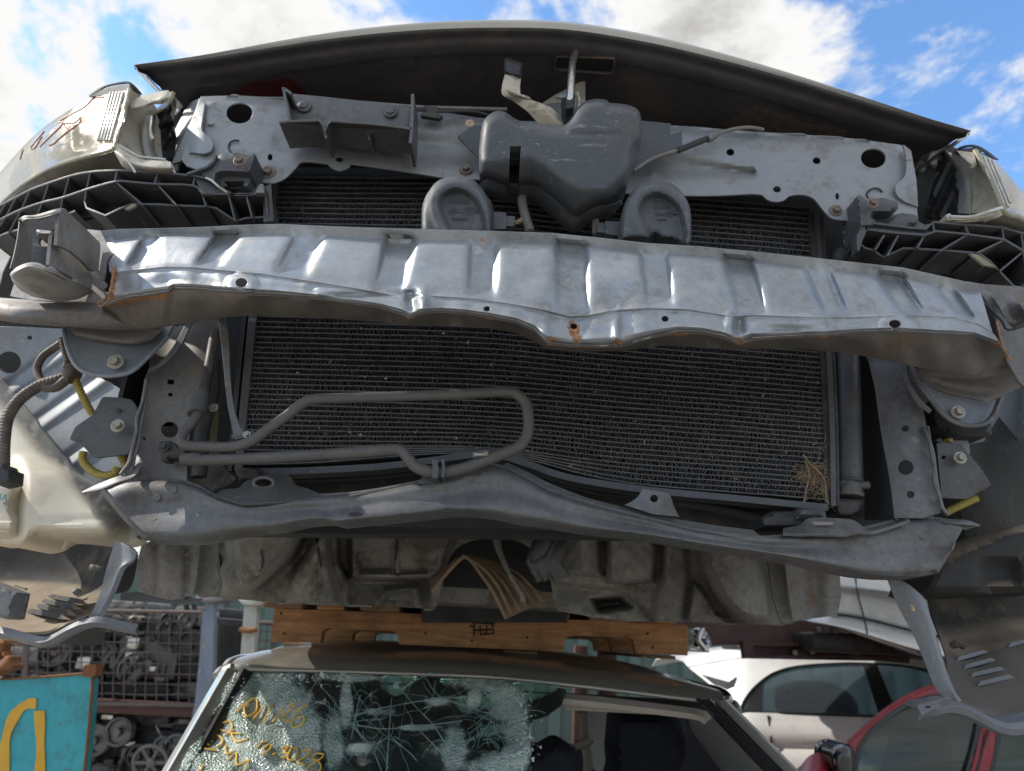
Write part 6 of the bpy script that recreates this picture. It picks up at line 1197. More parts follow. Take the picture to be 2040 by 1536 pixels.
# windscreen
mg = bpy.data.materials.new('broken_glass'); mg.use_nodes = True; t_ = mg.node_tree; N_ = t_.nodes; L_k = t_.links; N_.clear()
def gn(ty, **k):
    n = N_.new(ty)
    for a, b in k.items(): setattr(n, a, b)
    return n
out = gn('ShaderNodeOutputMaterial'); tcg = gn('ShaderNodeTexCoord'); tr = gn('ShaderNodeBsdfTransparent'); tr.inputs[0].default_value = (.72, .86, .80, 1)
gl_ = gn('ShaderNodeBsdfGlossy'); gl_.inputs['Roughness'].default_value = .03; gl_.inputs[0].default_value = (.9, .95, .93, 1)
fr = gn('ShaderNodeFresnel'); fr.inputs[0].default_value = 1.6
clr = gn('ShaderNodeMixShader'); L_k.new(fr.outputs[0], clr.inputs[0]); L_k.new(tr.outputs[0], clr.inputs[1]); L_k.new(gl_.outputs[0], clr.inputs[2])
att = gn('ShaderNodeAttribute'); att.attribute_name = 'rust'
vo = gn('ShaderNodeTexVoronoi'); vo.inputs['Scale'].default_value = 210; L_k.new(tcg.outputs['Object'], vo.inputs['Vector'])
vd = gn('ShaderNodeTexVoronoi', feature='DISTANCE_TO_EDGE'); vd.inputs['Scale'].default_value = 210; L_k.new(tcg.outputs['Object'], vd.inputs['Vector'])
nz = gn('ShaderNodeTexNoise'); nz.inputs['Scale'].default_value = 26; nz.inputs['Detail'].default_value = 8; nz.inputs['Roughness'].default_value = .7; L_k.new(tcg.outputs['Object'], nz.inputs['Vector'])
cr = gn('ShaderNodeValToRGB'); L_k.new(nz.outputs[0], cr.inputs[0])
for pos, col in ((.30, (.14, .28, .22, 1)), (.46, (.36, .55, .47, 1)), (.56, (.62, .75, .70, 1)), (.75, (.88, .92, .90, 1))):
    e = cr.color_ramp.elements[0] if pos == .30 else cr.color_ramp.elements[1] if pos == .75 else cr.color_ramp.elements.new(pos); e.position = pos; e.color = col
fp = gn('ShaderNodeBsdfPrincipled'); L_k.new(cr.outputs[0], fp.inputs['Base Color']); fp.inputs['Roughness'].default_value = .18; fp.inputs['Specular IOR Level'].default_value = 1.0
bp = gn('ShaderNodeBump'); bp.inputs['Strength'].default_value = 1.0; bp.inputs['Distance'].default_value = .004
cmx = gn('ShaderNodeMath', operation='ADD'); L_k.new(vo.outputs['Distance'], cmx.inputs[0]); L_k.new(nz.outputs[0], cmx.inputs[1]); L_k.new(cmx.outputs[0], bp.inputs['Height']); L_k.new(bp.outputs[0], fp.inputs['Normal'])
ma = gn('ShaderNodeMath', operation='MULTIPLY_ADD'); L_k.new(nz.outputs[0], ma.inputs[0]); ma.inputs[1].default_value = .9; L_k.new(att.outputs['Fac'], ma.inputs[2])
fm = gn('ShaderNodeMapRange'); fm.interpolation_type = 'SMOOTHSTEP'; L_k.new(ma.outputs[0], fm.inputs[0])
for i, q in zip((1, 2, 3, 4), (.66, 1.05, .06, .93)): fm.inputs[i].default_value = q
ms = gn('ShaderNodeMixShader'); L_k.new(fm.outputs[0], ms.inputs[0]); L_k.new(clr.outputs[0], ms.inputs[1]); L_k.new(fp.outputs[0], ms.inputs[2]); L_k.new(ms.outputs[0], out.inputs[0])
GO = S('466,1337 700,1343 900,1350 1000,1355 1090,1364 1128,1374 1118,1402 1090,1424 1062,1432 1052,1448 1060,1490 1054,1536 1040,1580 1020,1640 280,1640 352,1536 400,1450')
def gdisp(x, y, p):
    d = .010*np.sin(x*.021+y*.012)*np.clip((700-x)/200, 0, 1)+.006*np.sin(x*.045-y*.03+1)*np.clip((720-x)/160, 0, 1)
    d += .012*np.tanh((x-(495+(y-1340)*.06))/9.)*np.clip((640-x)/80, 0, 1)
    d += .008*np.sin(x*.03+y*.05)*np.clip((x-850)/120, 0, 1)+.006*np.sin(y*.09+x*.02)*np.clip((x-900)/80, 0, 1)
    d += .003*np.sin(x*.012)*np.sin(y*.03)
    for cx, cy, a_, r_ in ((790, 1385, .034, 26), (870, 1470, -.036, 34), (700, 1520, .034, 30), (930, 1420, .028, 24), (760, 1470, -.024, 24), (570, 1450, .024, 34), (520, 1500, -.024, 30)): d = d+a_*np.exp(-((x-cx)**2+(y-cy)**2)/r_**2)
    return d
gf = lambda x, y: np.array([glY(b) for b in np.ravel(y)])
FR = [(520, 1440, 70, 120), (450, 1380, 60, 60), (440, 1420, 55, 140), (480, 1360, 60, 36), (400, 1520, 70, 70), (560, 1400, 48, 70), (600, 1470, 40, 90), (560, 1540, 60, 60), (1010, 1400, 36, 42), (1030, 1480, 28, 80), (960, 1360, 50, 16), (980, 1540, 50, 40), (690, 1400, 12, 50), (665, 1480, 20, 60), (750, 1418, 56, 5), (840, 1450, 46, 5), (720, 1490, 30, 8), (700, 1350, 60, 8), (350, 1580, 80, 80)]+[(905, 1490, 26, 50), (870, 1398, 30, 7), (945, 1390, 14, 24)]
glass = sheet('windscreen', GO, gf, mg, low, th=.004, step=9, disp=gdisp, rust=FR, sharp=30, label='shattered sagging windscreen glass')
def gpt(x, y, d=.003): return P(x, y, glY(y)+float(gdisp(np.array([x]), np.array([y]), None)[0])-d)
m_crack = M('crack_white', (.30, .43, .40), .5, 0, v=.4, vs=40, spec=.35)
L = []
def walk(x, y, a, n, st, wob, r):
    pt = []
    for k in range(n):
        if not inpoly(np.array([[x, y]]), GO)[0]: break
        pt.append(gpt(x, y)); a += RNG.normal(0, wob); x += st*math.cos(a); y += st*math.sin(a)
    if len(pt) > 2: L.append((pt, r*RNG.uniform(.25, .8)))
for cx, cy, num in ((700, 1436, 14), (985, 1425, 20), (800, 1480, 8), (860, 1390, 7)):
    for k in range(num): walk(cx+RNG.normal(0, 6), cy+RNG.normal(0, 6), RNG.uniform(0, 6.28), int(RNG.uniform(4, 18)), 11, .2, .0009)
for k in range(70): walk(RNG.normal(990, 34), RNG.normal(1440, 48), RNG.uniform(0, 6.28), 7, 6, .5, .0008)
for k in range(30): walk(RNG.normal(720, 60), RNG.normal(1440, 50), RNG.uniform(0, 6.28), 7, 7, .4, .0008)
for q in (S('718,1384 712,1410 706,1440 700,1470'), S('770,1340 800,1375 830,1410 860,1440 880,1470 900,1500'), S('690,1430 740,1415 790,1405 850,1395 930,1388'), S('690,1440 760,1452 840,1446 920,1436'), S('860,1340 820,1360 790,1380'), S('700,1445 740,1490 760,1536'), S('820,1440 870,1490 910,1536'), S('780,1390 776,1450 770,1536'), S('640,1345 600,1400 560,1440')): L.append(([gpt(*p) for p in smooth(q, 3)], .0009))
tubes('crack', L, m_crack, glass, 4, kind='stuff')
# crumbs of glass along the torn edge and the header
V, f = [], []
for i in range(420):
    if i < 200: x, y = RNG.uniform(470, 700), 1342+abs(RNG.normal(0, 10))
    elif i < 300: x, y = RNG.normal(1050, 10), RNG.uniform(1380, 1536)
    else: q = RNG.random(); x, y = 462-100*q+abs(RNG.normal(0, 14)), 1345+190*q
    c = gpt(x, y, .005); k = RNG.uniform(.0012, .0032); b0 = len(V); V += [tuple(c+Vector(RNG.normal(0, k, 3))) for _ in range(4)]; f += [(b0, b0+1, b0+2), (b0, b0+1, b0+3), (b0, b0+2, b0+3), (b0+1, b0+2, b0+3)]
build('glass_crumb', V, f, M('glass_crumbs', (.62, .70, .66), .08, 0, v=.2, spec=1.0), glass, None, kind='stuff')
WS = ['(560,530) (590,475) (640,440)', '(650,560) (638,480) (700,400) (760,370) (792,400) (780,520) (680,582) (650,560)', '(745,620) (890,440)', '(865,645) (985,430)', '(980,650) (1105,480)', '(1170,470) (1222,420) (1232,460) (1160,530) (1090,605) (1190,650)', '(1392,440) (1280,520) (1210,640) (1230,712) (1310,690) (1362,620) (1330,580) (1290,620)',
      '(480,622) (290,710) (412,762)', '(470,640) (500,720) (410,810)', '(520,742) (440,775) (600,790)', '(480,780) (550,884) (682,850)', '(275,825) (340,815) (384,880) (350,930) (310,950)', '(190,920) (225,920)', '(165,970) (312,985)', '(416,930) (432,1030) (520,990)', '(450,1105) (545,1020) (552,1165) (690,1100) (645,1236)',
      '(800,955) (840,905) (900,880)', '(870,965) (930,925) (962,935) (930,990) (860,1040)', '(980,1035) (1022,1022)', '(1100,965) (1172,935) (1120,1008) (1165,1030) (1140,1065) (1090,1075)', '(1205,955) (1275,965) (1265,1050) (1195,1110) (1155,1070) (1205,955)', '(1340,995) (1440,980) (1370,1060) (1275,1120) (1362,1160)', '(1582,1030) (1490,1030) (1455,1090) (1520,1105) (1578,1060) (1582,1030)', '(1520,1105) (1556,1190) (1500,1260) (1420,1260) (1400,1190) (1520,1105)', '(150,1155) (112,1240)']
L = []
for s in WS:
    q = [tuple(float(v) for v in t.strip('()').split(',')) for t in s.split()]; q = [(380+a/6., 1330+b/6.) for a, b in q]
    L.append(([gpt(*p, .004) for p in (smooth(q, 3) if len(q) > 2 else q)], .0018))
for q in L: tubes('yellow_stroke', [q], m_ymark, glass, 6)
# facets of fallen glass that catch the sky
# interior
box('cabin_floor', (-.75, .6, 1.2, 3.3, .35, .40), m_inter, low, 0)
for s, X in ((-1, -.76), (1, .62)): box('door', (min(X, X+s*.05), max(X, X+s*.05), 1.25, 3.4, .3, .95), m_carsil, low, .02)
box('dashboard', (-.70, .56, 1.05, 1.45, .70, .92), m_inter, low, .05)
sheet('headliner', S('480,1345 1440,1402 1430,1420 1300,1412 1100,1384 900,1368 600,1360'), [(480, 1345, 1.80), (1440, 1402, 1.80), (600, 1360, 2.6), (1300, 1412, 2.6), (900, 1368, 2.6)], m_inter, low, th=.004)
surf('sun_visor', [[(1124, 1382, 1.73), (1200, 1388, 1.73), (1300, 1400, 1.73), (1400, 1414, 1.73), (1418, 1430, 1.73)], [(1122, 1392, 1.70), (1200, 1400, 1.70), (1300, 1412, 1.70), (1390, 1424, 1.70), (1410, 1436, 1.70)]], m_visor, low, nu=20, m=3, th=.012)
sheet('sun_visor', rounded(S('1122,1398 1220,1408 1340,1420 1310,1424 1200,1418 1126,1414'), 4), 1.74, m_visor, low, th=.012)
puff('front_seat', rounded(S('1226,1424 1362,1420 1372,1500 1360,1540 1400,1640 1180,1640 1224,1540 1220,1500'), 14), 2.05, .05, 30, m_seat, low, step=14, back=.16)
puff('front_seat', rounded(S('1052,1510 1110,1476 1150,1500 1160,1640 1000,1640'), 14), 1.9, .05, 30, m_seat, low, step=14, back=.16)
puff('front_seat', rounded(S('640,1400 700,1394 712,1470 740,1640 560,1640 610,1500'), 14), 2.1, .05, 30, m_seat, low, step=14, back=.16)
sheet('pillar_trim', smooth(S('1368,1422 1420,1428 1460,1450 1500,1490 1536,1540 1580,1640 1480,1640 1450,1560 1410,1500 1380,1460'), 3), [(1368, 1422, 2.0), (1500, 1490, 1.75), (1580, 1640, 1.6), (1410, 1500, 2.1)], m_intergrey, low, th=.01)
sheet('pillar_trim', smooth(S('1170,1418 1218,1424 1222,1530 1190,1540 1170,1500'), 3), 2.6, m_intergrey, low, th=.03)
tube('seat_belt', [(1160, 1420, 2.3), (1164, 1470, 2.3), (1172, 1520, 2.3), (1166, 1560, 2.3)], .014, m_visor, low, n=8)
tube('seat_belt', [(1146, 1486, 2.25), (1168, 1480, 2.25), (1178, 1470, 2.25)], .012, m_visor, low, n=8)
sheet('pillar_trim', S('470,1350 560,1350 500,1460 400,1640 300,1640 420,1440'), [(470, 1350, 1.95), (560, 1350, 2.2), (400, 1640, 1.9), (300, 1640, 1.65)], m_inter, low, th=.01)
sheet('headliner_edge', S('600,1362 770,1368 770,1384 600,1380'), 2.5, m_intergrey, low, th=.02)
sheet('rear_bench', S('560,1460 1180,1490 1180,1660 560,1660'), 3.1, m_seat, low, th=.1)
sheet('rear_pillar', S('480,1340 640,1350 620,1500 480,1660'), 3.25, m_inter, low, th=.05)
sheet('rear_pillar', S('1180,1420 1460,1400 1500,1660 1180,1660'), 3.25, m_inter, low, th=.05)
sheet('rear_headrest', rounded(S('820,1420 900,1424 905,1470 815,1466'), 8), 3.0, m_seat, low, th=.1)
sheet('mirror', rounded(S('660,1412 700,1418 704,1430 664,1426'), 5), 1.68, m_visor, low, th=.03)
G = np.array([[(x, 1.05-(1.05+.02)*t, .93-.12*t*t-.05*(x+.08)**2) for x in np.linspace(-.74, .58, 9)] for t in np.linspace(0, 1, 8)]); grid_solid('bonnet', G, m_carsil, low, th=.004)
for X in (-.76, .60):
    for Y in (.45, 3.1):
        V_, f_ = tube_geo([(X-.09, Y, .31), (X-.08, Y, .31), (X+.08, Y, .31), (X+.09, Y, .31)], [.27, .31, .31, .27], 24); w_ = build('wheel', V_, f_, m_rubber, low, 40)
box('front_body', (-.80, .64, .0, 1.2, .28, .80), m_carsil, low, .06); box('rear_body', (-.78, .62, 3.3, 4.1, .3, .98), m_carsil, low, .08)

# ------------------------------------------------------------------ WHITE HATCHBACK
wh = root('white_hatchback', (2.3, 5.2, 0), 'white hatchback with dark side windows parked behind the red car', 'car')
wY = lambda x, y: 4.75-.0011*(np.ravel(x)-1500)+.16*np.clip((1440-np.ravel(y))/120, 0, 1)**1.4+.35*np.clip((1500-np.ravel(x))/130, 0, 1)**2
WW = smooth(S('1476,1419 1482,1400 1500,1374 1525,1352 1550,1338 1590,1328 1650,1323 1720,1322 1810,1328 1880,1346'), 3)+S('1960,1392 1990,1432 1850,1430 1740,1427 1600,1422')
side = sheet('body', smooth(S('1372,1330 1440,1318 1500,1311 1580,1308 1700,1307 1815,1310 1900,1326 1980,1360 2060,1420'), 3)+S('2250,1450 2400,1500 2420,1560 2400,1700 2380,1752 1420,1740 1400,1650 1396,1540 1420,1440 1440,1385 1400,1352'), wY, m_white, wh, th=.02, holes=[WW], step=16, disp=lambda x, y, p: .02*np.exp(-((y-1486-(x-1500)*.03)/10.)**2)-.012*np.exp(-((y-1462-(x-1500)*.03)/14.)**2))
sheet('side_window', WW, lambda x, y: wY(x, y)+.012, M('grey_glass', (.42, .52, .60), .03, 0, v=0, spec=.9, trans=.9), side, th=.005, step=24)
ribs('window_frame', [([(x, y, float(wY(x, y)[0])-.004) for x, y in WW+[WW[0]]], None, .03, 5)], m_trim, side)
sheet('door_pillar', S('1718,1324 1748,1326 1790,1428 1752,1426'), lambda x, y: wY(x, y)-.002, m_trim, side, th=.01)
sheet('rear_window', S('1396,1343 1452,1358 1466,1348 1460,1366 1446,1372 1420,1362'), lambda x, y: wY(x, y)-.012, m_glassd, side, th=.01)
sheet('quarter_window', S('1486,1416 1500,1380 1520,1362 1516,1418'), lambda x, y: wY(x, y)+.006, m_trim, side, th=.005)
puff('headrest', rounded(S('1560,1370 1600,1356 1660,1360 1704,1390 1714,1424 1560,1420'), 12), 5.2, .06, 20, m_seat, wh, step=14, back=.15)
puff('door_handle', rounded(S('1562,1458 1606,1460 1606,1470 1564,1468'), 4), 4.70, .012, 5, m_white, side, step=5, back=.03)
for q in (S('1530,1425 1536,1480 1526,1560 1500,1640'), S('1812,1430 1815,1520 1806,1700')): tube('door_gap', [(x, y, float(wY(x, y)[0])-.004) for x, y in q], .006, m_trim, side, n=6)
e = [(1372, 1330), (1440, 1318), (1500, 1311), (1580, 1308), (1700, 1307), (1815, 1310), (1900, 1326), (1980, 1360)]
q = np.array([tuple(P(x, y, float(wY(x, y)[0])+.01)) for x, y in smooth(e, 3)]); grid_solid('roof', np.array([q, q+np.array([0, .12, .03]), q+np.array([0, .6, .06]), q+np.array([0, 1.1, .03]), q+np.array([0, 1.3, -.03])]), m_white, wh, th=.01)
box('cabin_floor', (1.5, 4.4, 4.95, 6.2, .25, .8), m_inter, wh, .03)
box('far_side', (1.45, 4.9, 6.15, 6.25, .3, .95), m_white, wh, .04)
for x in (1500, 2240):
    c = P(x, 1730, 4.72); V_, f_ = tube_geo([(c.x, 4.70, .31), (c.x, 4.72, .31), (c.x, 4.9, .31), (c.x, 4.92, .31)], [.27, .31, .31, .27], 24); build('wheel', V_, f_, m_rubber, wh, 40)

# ------------------------------------------------------------------ RED CAR
rd_ = root('red_car', (2.4, 3.2, 0), 'dark red car with a black door mirror at the lower right', 'car')
rY = lambda x, y: 2.62+.10*np.clip((1540-np.ravel(y))/160, 0, 1)**1.3+.12*np.clip((1700-np.ravel(x))/120, 0, 1)**2
W1 = smooth(S('1712,1492 1732,1462 1765,1432 1800,1408 1835,1394 1870,1386 1910,1386 1944,1396'), 3)+S('1956,1412 1946,1470 1928,1540 1905,1630 1700,1630 1704,1540')
W2 = S('2000,1400 2100,1402 2100,1640 1960,1640 1976,1540 1990,1470')
ro = smooth(S('1660,1512 1690,1484 1728,1450 1764,1420 1804,1394 1850,1374 1890,1365 1950,1360 2040,1360 2150,1366'), 3)+S('2400,1440 2420,1900 1500,1900 1480,1700 1540,1600 1575,1545 1600,1520')
rs = sheet('body', ro, rY, m_red, rd_, th=.02, holes=[W1, W2], step=14)
for w_, nm in ((W1, 'side_window'), (W2, 'side_window')):
    sheet(nm, w_, lambda x, y: rY(x, y)+.014, M('tinted_glass', (.10, .17, .15), .03, 0, v=0, spec=.9, trans=.85), rs, th=.004, step=24)
    ribs('window_frame', [([(x, y, float(rY(x, y)[0])-.003) for x, y in w_+[w_[0]]], None, .025, 9)], m_trim, rs)
sheet('door_post', S('1958,1412 1966,1412 1944,1500 1918,1630 1908,1630 1932,1540'), lambda x, y: rY(x, y)-.004, m_trim, rs, th=.01)
tube('door_gap', [(1982, 1380, 2.66), (1976, 1430, 2.655), (1958, 1490, 2.64), (1940, 1560, 2.61)], .004, m_trim, rs, n=6)
puff('mirror_housing', smoothc(S('1654,1500 1664,1486 1684,1481 1700,1492 1706,1520 1702,1552 1676,1560 1656,1540'), 4), 2.46, .05, 20, M('mirror_black', (.012, .012, .013), .2, v=.1, coat=.5), rs, step=7, back=.12)
surf('bonnet', [[(1595, 1526, 2.5), (1612, 1506, 2.55), (1640, 1496, 2.6), (1664, 1496, 2.66)], [(1560, 1590, 2.3), (1600, 1570, 2.35), (1640, 1560, 2.42), (1680, 1560, 2.56)], [(1540, 1650, 2.2), (1600, 1640, 2.25), (1650, 1630, 2.35), (1700, 1630, 2.55)]], m_red, rd_, nu=16, m=5, th=.01)
e = S('1690,1484 1728,1450 1764,1420 1804,1394 1850,1374 1890,1365 1950,1360 2040,1360 2150,1366')
q = np.array([tuple(P(x, y, float(rY(x, y)[0])+.01)) for x, y in smooth(e, 3)]); grid_solid('roof', np.array([q, q+np.array([.03, .05, .004]), q+np.array([.26, .4, -.012]), q+np.array([.64, 1.0, -.05]), q+np.array([.8, 1.25, -.10])]), m_red, rd_, th=.01)
box('dashboard', (1.2, 1.5, 2.75, 3.8, .6, 1.0), m_inter, rd_, .05); box('cabin_floor', (1.0, 3.4, 2.75, 3.9, .25, .7), m_inter, rd_, .03)
puff('front_seat', rounded(S('1840,1470 1890,1460 1905,1560 1900,1700 1790,1700 1815,1560'), 12), 3.0, .05, 25, m_seat, rd_, step=14, back=.25)
box('far_side', (.9, 3.6, 3.9, 3.96, .3, .95), m_red, rd_, .03)
for x in (1640, 2330):
    c = P(x, 1900, 2.6); V_, f_ = tube_geo([(c.x, 2.58, .30), (c.x, 2.6, .30), (c.x, 2.78, .30), (c.x, 2.8, .30)], [.26, .30, .30, .26], 24); build('wheel', V_, f_, m_rubber, rd_, 40)

# ------------------------------------------------------------------ SILVER CAR UP ON THE RACK
sv = root('silver_car', P(1900, 1200, 3.3), 'pale silver car body stacked high on the dark red rack', 'car')
bs = surf('body_side', [[(1640, 1090, 3.25), (1720, 1095, 3.2), (1850, 1100, 3.1), (2150, 1110, 2.9)], [(1640, 1140, 3.2), (1720, 1148, 3.15), (1850, 1160, 3.05), (2150, 1180, 2.85)], [(1650, 1168, 3.18), (1720, 1172, 3.13), (1850, 1190, 3.03), (2150, 1230, 2.83)], [(1655, 1176, 3.2), (1720, 1182, 3.16), (1850, 1206, 3.06), (2150, 1250, 2.86)], [(1650, 1220, 3.22), (1720, 1230, 3.18), (1850, 1262, 3.08), (2150, 1320, 2.88)]], m_silver, sv, nu=26, m=4, th=.01)
surf('sill', [[(1650, 1222, 3.2), (1720, 1232, 3.16), (1850, 1264, 3.06), (2150, 1322, 2.86)], [(1620, 1232, 3.18), (1700, 1244, 3.13), (1850, 1284, 3.02), (2150, 1350, 2.83)], [(1608, 1238, 3.17), (1690, 1256, 3.12), (1850, 1304, 3.01), (2150, 1370, 2.82)], [(1620, 1244, 3.3), (1690, 1262, 3.3), (1850, 1312, 3.2), (2150, 1380, 3.0)]], m_silver, sv, nu=26, m=4, th=.01)
tube('panel_gap', [(1654, 1222, 3.185), (1720, 1232, 3.145), (1850, 1264, 3.045), (2000, 1292, 2.96)], .006, m_trim, sv, n=6)
tube('panel_gap', [(1704, 1140, 3.15), (1708, 1180, 3.14), (1722, 1232, 3.14), (1728, 1262, 3.08)], .003, m_trim, sv, n=6)
for x, y in ((1628, 1256), (1662, 1258)): puff('jacking_point', smoothc([(x-4, y-8), (x+6, y-8), (x+8, y+2), (x, y+4)], 3), 3.16, .006, 4, m_loom, sv, step=4, back=.02)
box('floor_pan', (1.35, 3.0, 3.25, 4.6, 1.52, 1.60), m_engdark, sv, .02); box('far_side', (1.3, 3.2, 4.55, 4.65, 1.6, 2.1), m_silver, sv, .03)
rk = root('storage_rack', P(1640, 1290, 3.4)*1.0, 'dark red oxide steel rack with punched beams above the white hatchback', 'rack')
rk.location.z = 0
sheet('beam', S('1372,1246 1600,1236 1660,1244 1812,1300 1812,1322 1640,1304 1486,1310 1486,1284 1420,1286 1372,1282'), 3.45, m_maroon, rk, th=.06)
sheet('punched_beam', S('1480,1278 1700,1282 1812,1302 1812,1318 1700,1310 1484,1312'), 3.40, m_maroon, rk, th=.05, holes=[S('1500,1286 1590,1288 1590,1306 1502,1308'), S('1606,1288 1692,1290 1690,1306 1606,1306'), S('1706,1292 1760,1298 1756,1308 1706,1307')])
for x, y in ((1584, 1300), (1618, 1298), (1676, 1297), (1708, 1299)): stud('bolt', x, y, 3.41, 5, m_boltz, rk)
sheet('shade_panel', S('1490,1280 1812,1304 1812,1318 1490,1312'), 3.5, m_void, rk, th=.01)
for X, Y in ((.5, 3.5), (2.9, 3.5), (.5, 4.6), (2.9, 4.6)): box('upright', (X-.04, X+.04, Y-.04, Y+.04, 0, 1.5), m_maroon, rk, .005)
jk = root('scrap_bundle', P(1395, 1270, 3.3), 'small heap of crumpled bright scrap at the end of the pallet', 'scrap'); jk.location.z = P(1395, 1290, 3.3).z
puff('crumpled_foil', smoothc(S('1374,1250 1392,1246 1410,1262 1418,1284 1400,1292 1376,1288'), 3), 3.3, .04, 14, m_chrome, jk, step=6, back=.06, extra=lambda x, y, p: .03*np.sin(x*.4)*np.sin(y*.3))
tube('rod', [(1374, 1294, 3.28), (1412, 1296, 3.28)], .008, m_chrome, jk, n=8); tube('rod', [(1400, 1252, 3.26), (1392, 1275, 3.25), (1404, 1294, 3.26)], .012, m_chrome, jk, n=8)

# ------------------------------------------------------------------ RACK OF ENGINES, LEFT
frack = root('engine_rack', P(200, 1400, 4.5), 'brown steel shelving with a blue grey upright holding scrap engines', 'rack'); frack.location.z = 0
zsh = P(300, 1408, 4.5).z
box('shelf_beam', (-4.2, -1.42, 4.44, 4.52, zsh-.04, zsh+.03), m_maroon, frack, .006)
box('shelf_beam', (-4.2, -1.42, 5.5, 5.58, zsh-.04, zsh+.03), m_maroon, frack, .006)
box('shelf_deck', (-4.2, -1.42, 4.53, 5.5, zsh-.01, zsh+.01), m_maroon, frack, 0)
zl_ = P(300, 1560, 4.5).z
box('shelf_beam', (-4.2, -1.42, 4.44, 4.52, zl_-.1, zl_-.03), m_maroon, frack, .006); box('shelf_deck', (-4.2, -1.42, 4.53, 5.5, zl_-.06, zl_-.04), m_maroon, frack, 0)
sheet('upright', S('404,1218 430,1218 426,1300 414,1420 396,1500 380,1620 352,1620 372,1480 388,1400 398,1300'), [(404, 1218, 4.4), (430, 1218, 4.4), (396, 1500, 4.38), (352, 1620, 4.36)], m_rackblue, frack, th=.06)
fp_ = P(407, 1229, 4.385); flat_text('1207', 406, 1228, 4.385, .042, m_offwhite, frack)
for k, (x, y) in enumerate(((410, 1258), (406, 1290), (398, 1340))): flat_text(('22', '2207', '2')[k], x-4, y, 4.378, (.035, .03, .03)[k], (m_offwhite, m_ymark, m_offwhite)[k], frack)
for X, Y in ((-4.2, 4.48), (-4.2, 5.54), (-1.40, 5.54)): box('upright', (X-.04, X+.04, Y-.04, Y+.04, 0, 1.9), m_rackblue, frack, .005)
def cage(x0, x1, y0, y1, Y, par_label, nx, ny, bent=.8):
    c = root('wire_cage', P((x0+x1)/2, y1, Y), par_label, 'cage', 'wire cages of scrap engines')
    L = []
    for k in range(nx+1):
        t = k/nx; x = x0+(x1-x0)*t; L.append(([P(x+RNG.normal(0, bent)-(yy-y0)*.03, yy+6*t, Y+RNG.normal(0, .004)) for yy in np.linspace(y0, y1, 6)], .0032))
    for k in range(ny+1):
        t = k/ny; yy = y0+(y1-y0)*t; L.append(([P(x-(yy-y0)*.03, yy+6*(x-x0)/(x1-x0)+RNG.normal(0, bent), Y+.006) for x in np.linspace(x0, x1, 9)], .0032))
    tubes('wire_mesh', L, m_wire, c, 5, kind='stuff')
    a, b = P(x0, y0, Y), P(x1, y1, Y)
    for p, q in (((x0, y0), (x1, y0+6)), ((x0-6, y1), (x1-6, y1+6)), ((x0, y0), (x0-6, y1)), ((x1, y0+6), (x1-6, y1+6))): tube('frame_bar', [P(*p, Y), P(*q, Y)], .011, m_wire, c, n=8, line=True)
    for X in (a.x, b.x):
        for z in (a.z, b.z): tube('frame_bar', [(X, Y, z), (X, Y+.85, z)], .011, m_wire, c, n=8, line=True) if False else build('frame_bar', *tube_geo([(X, Y, z), (X, Y+.85, z)], .011, 8), m_wire, c, 50)
    return c
cage(56, 404, 1214, 1400, 4.42, 'rusty wire cage full of engines beside the blue grey upright', 16, 9)
cage(-190, 50, 1278, 1398, 4.42, 'rusty wire cage cut by the left edge of the photo above the teal bin', 11, 6)
def engine(name, x, y, Y, w, h, d, seed, label, grp, alloy=True):
    """a scrap engine: block, head, sump, pulleys, pipes; x,y photo pixel of its base centre"""
    R_ = random.Random(seed); c = P(x, y, Y); e = root(name, c, label, 'engine', grp); m1 = m_alloy if alloy else m_engdark; m2 = m_engdark if alloy else m_alloy
    rot = Matrix.Rotation(R_.uniform(-.18, .18), 4, 'Z')
    def bb(n, a0, a1, b0, b1, c0, c1, m, bev=.012): return box(n, (a0*w, a1*w, b0*d, b1*d, c0*h, c1*h), m, None, bev)
    parts = [bb('block', -.42, .42, .15, .9, .22, .68, m1), bb('cylinder_head', -.46, .40, .2, .85, .69, .84, m2), bb('rocker_cover', -.40, .36, .28, .78, .845, .99, m1, .03), bb('sump', -.34, .36, .2, .85, 0, .21, m2, .03)]
    for k in range(R_.randint(4, 6)): a = R_.uniform(-.4, .3); z = R_.uniform(.15, .8); parts.append(bb('bracket', a, a+R_.uniform(.08, .22), .02, .15, z, z+R_.uniform(.05, .16), R_.choice((m_alloy, m_engdark, m_chrome)), .008))
    for q in parts: q.parent = e; q.matrix_parent_inverse = Matrix(); q.rotation_euler = rot.to_euler()
    for k in range(R_.randint(2, 3)):
        r = R_.uniform(.10, .2)*min(w, h*1.2); px_, pz_ = R_.uniform(-.3, .3)*w, R_.uniform(.25, .75)*h
        me = lathe_me('pulley', [(r, 0), (r, .012), (r*.86, .02), (r*.86, .035), (r, .043), (r, .055), (r*.8, .06), (r*.74, .04), (r*.3, .04), (r*.26, .07), (r*.05, .07)], 18); o = link('pulley', me, R_.choice((m_engdark, m_alloy)), e); o.location = (px_, .05*d, pz_)
    for k in range(R_.randint(3, 5)):
        p = [Vector((R_.uniform(-.5, .5)*w, R_.uniform(-.02, .3)*d, R_.uniform(.1, 1.05)*h))]
        for j in range(3): p.append(p[-1]+Vector((R_.uniform(-.2, .2)*w, R_.uniform(-.08, .08)*d, R_.uniform(-.25, .25)*h)))
        tube('pipe', [c+v for v in p], R_.uniform(.006, .022), R_.choice((m_engdark, m_rubber, m_alloy, m_chrome)), e, n=8, m=5)
    if R_.random() < .6:
        bx = bb('tag', .1, .16, -.02, .0, .7, .82, m_plug, .004); bx.parent = e
    return e
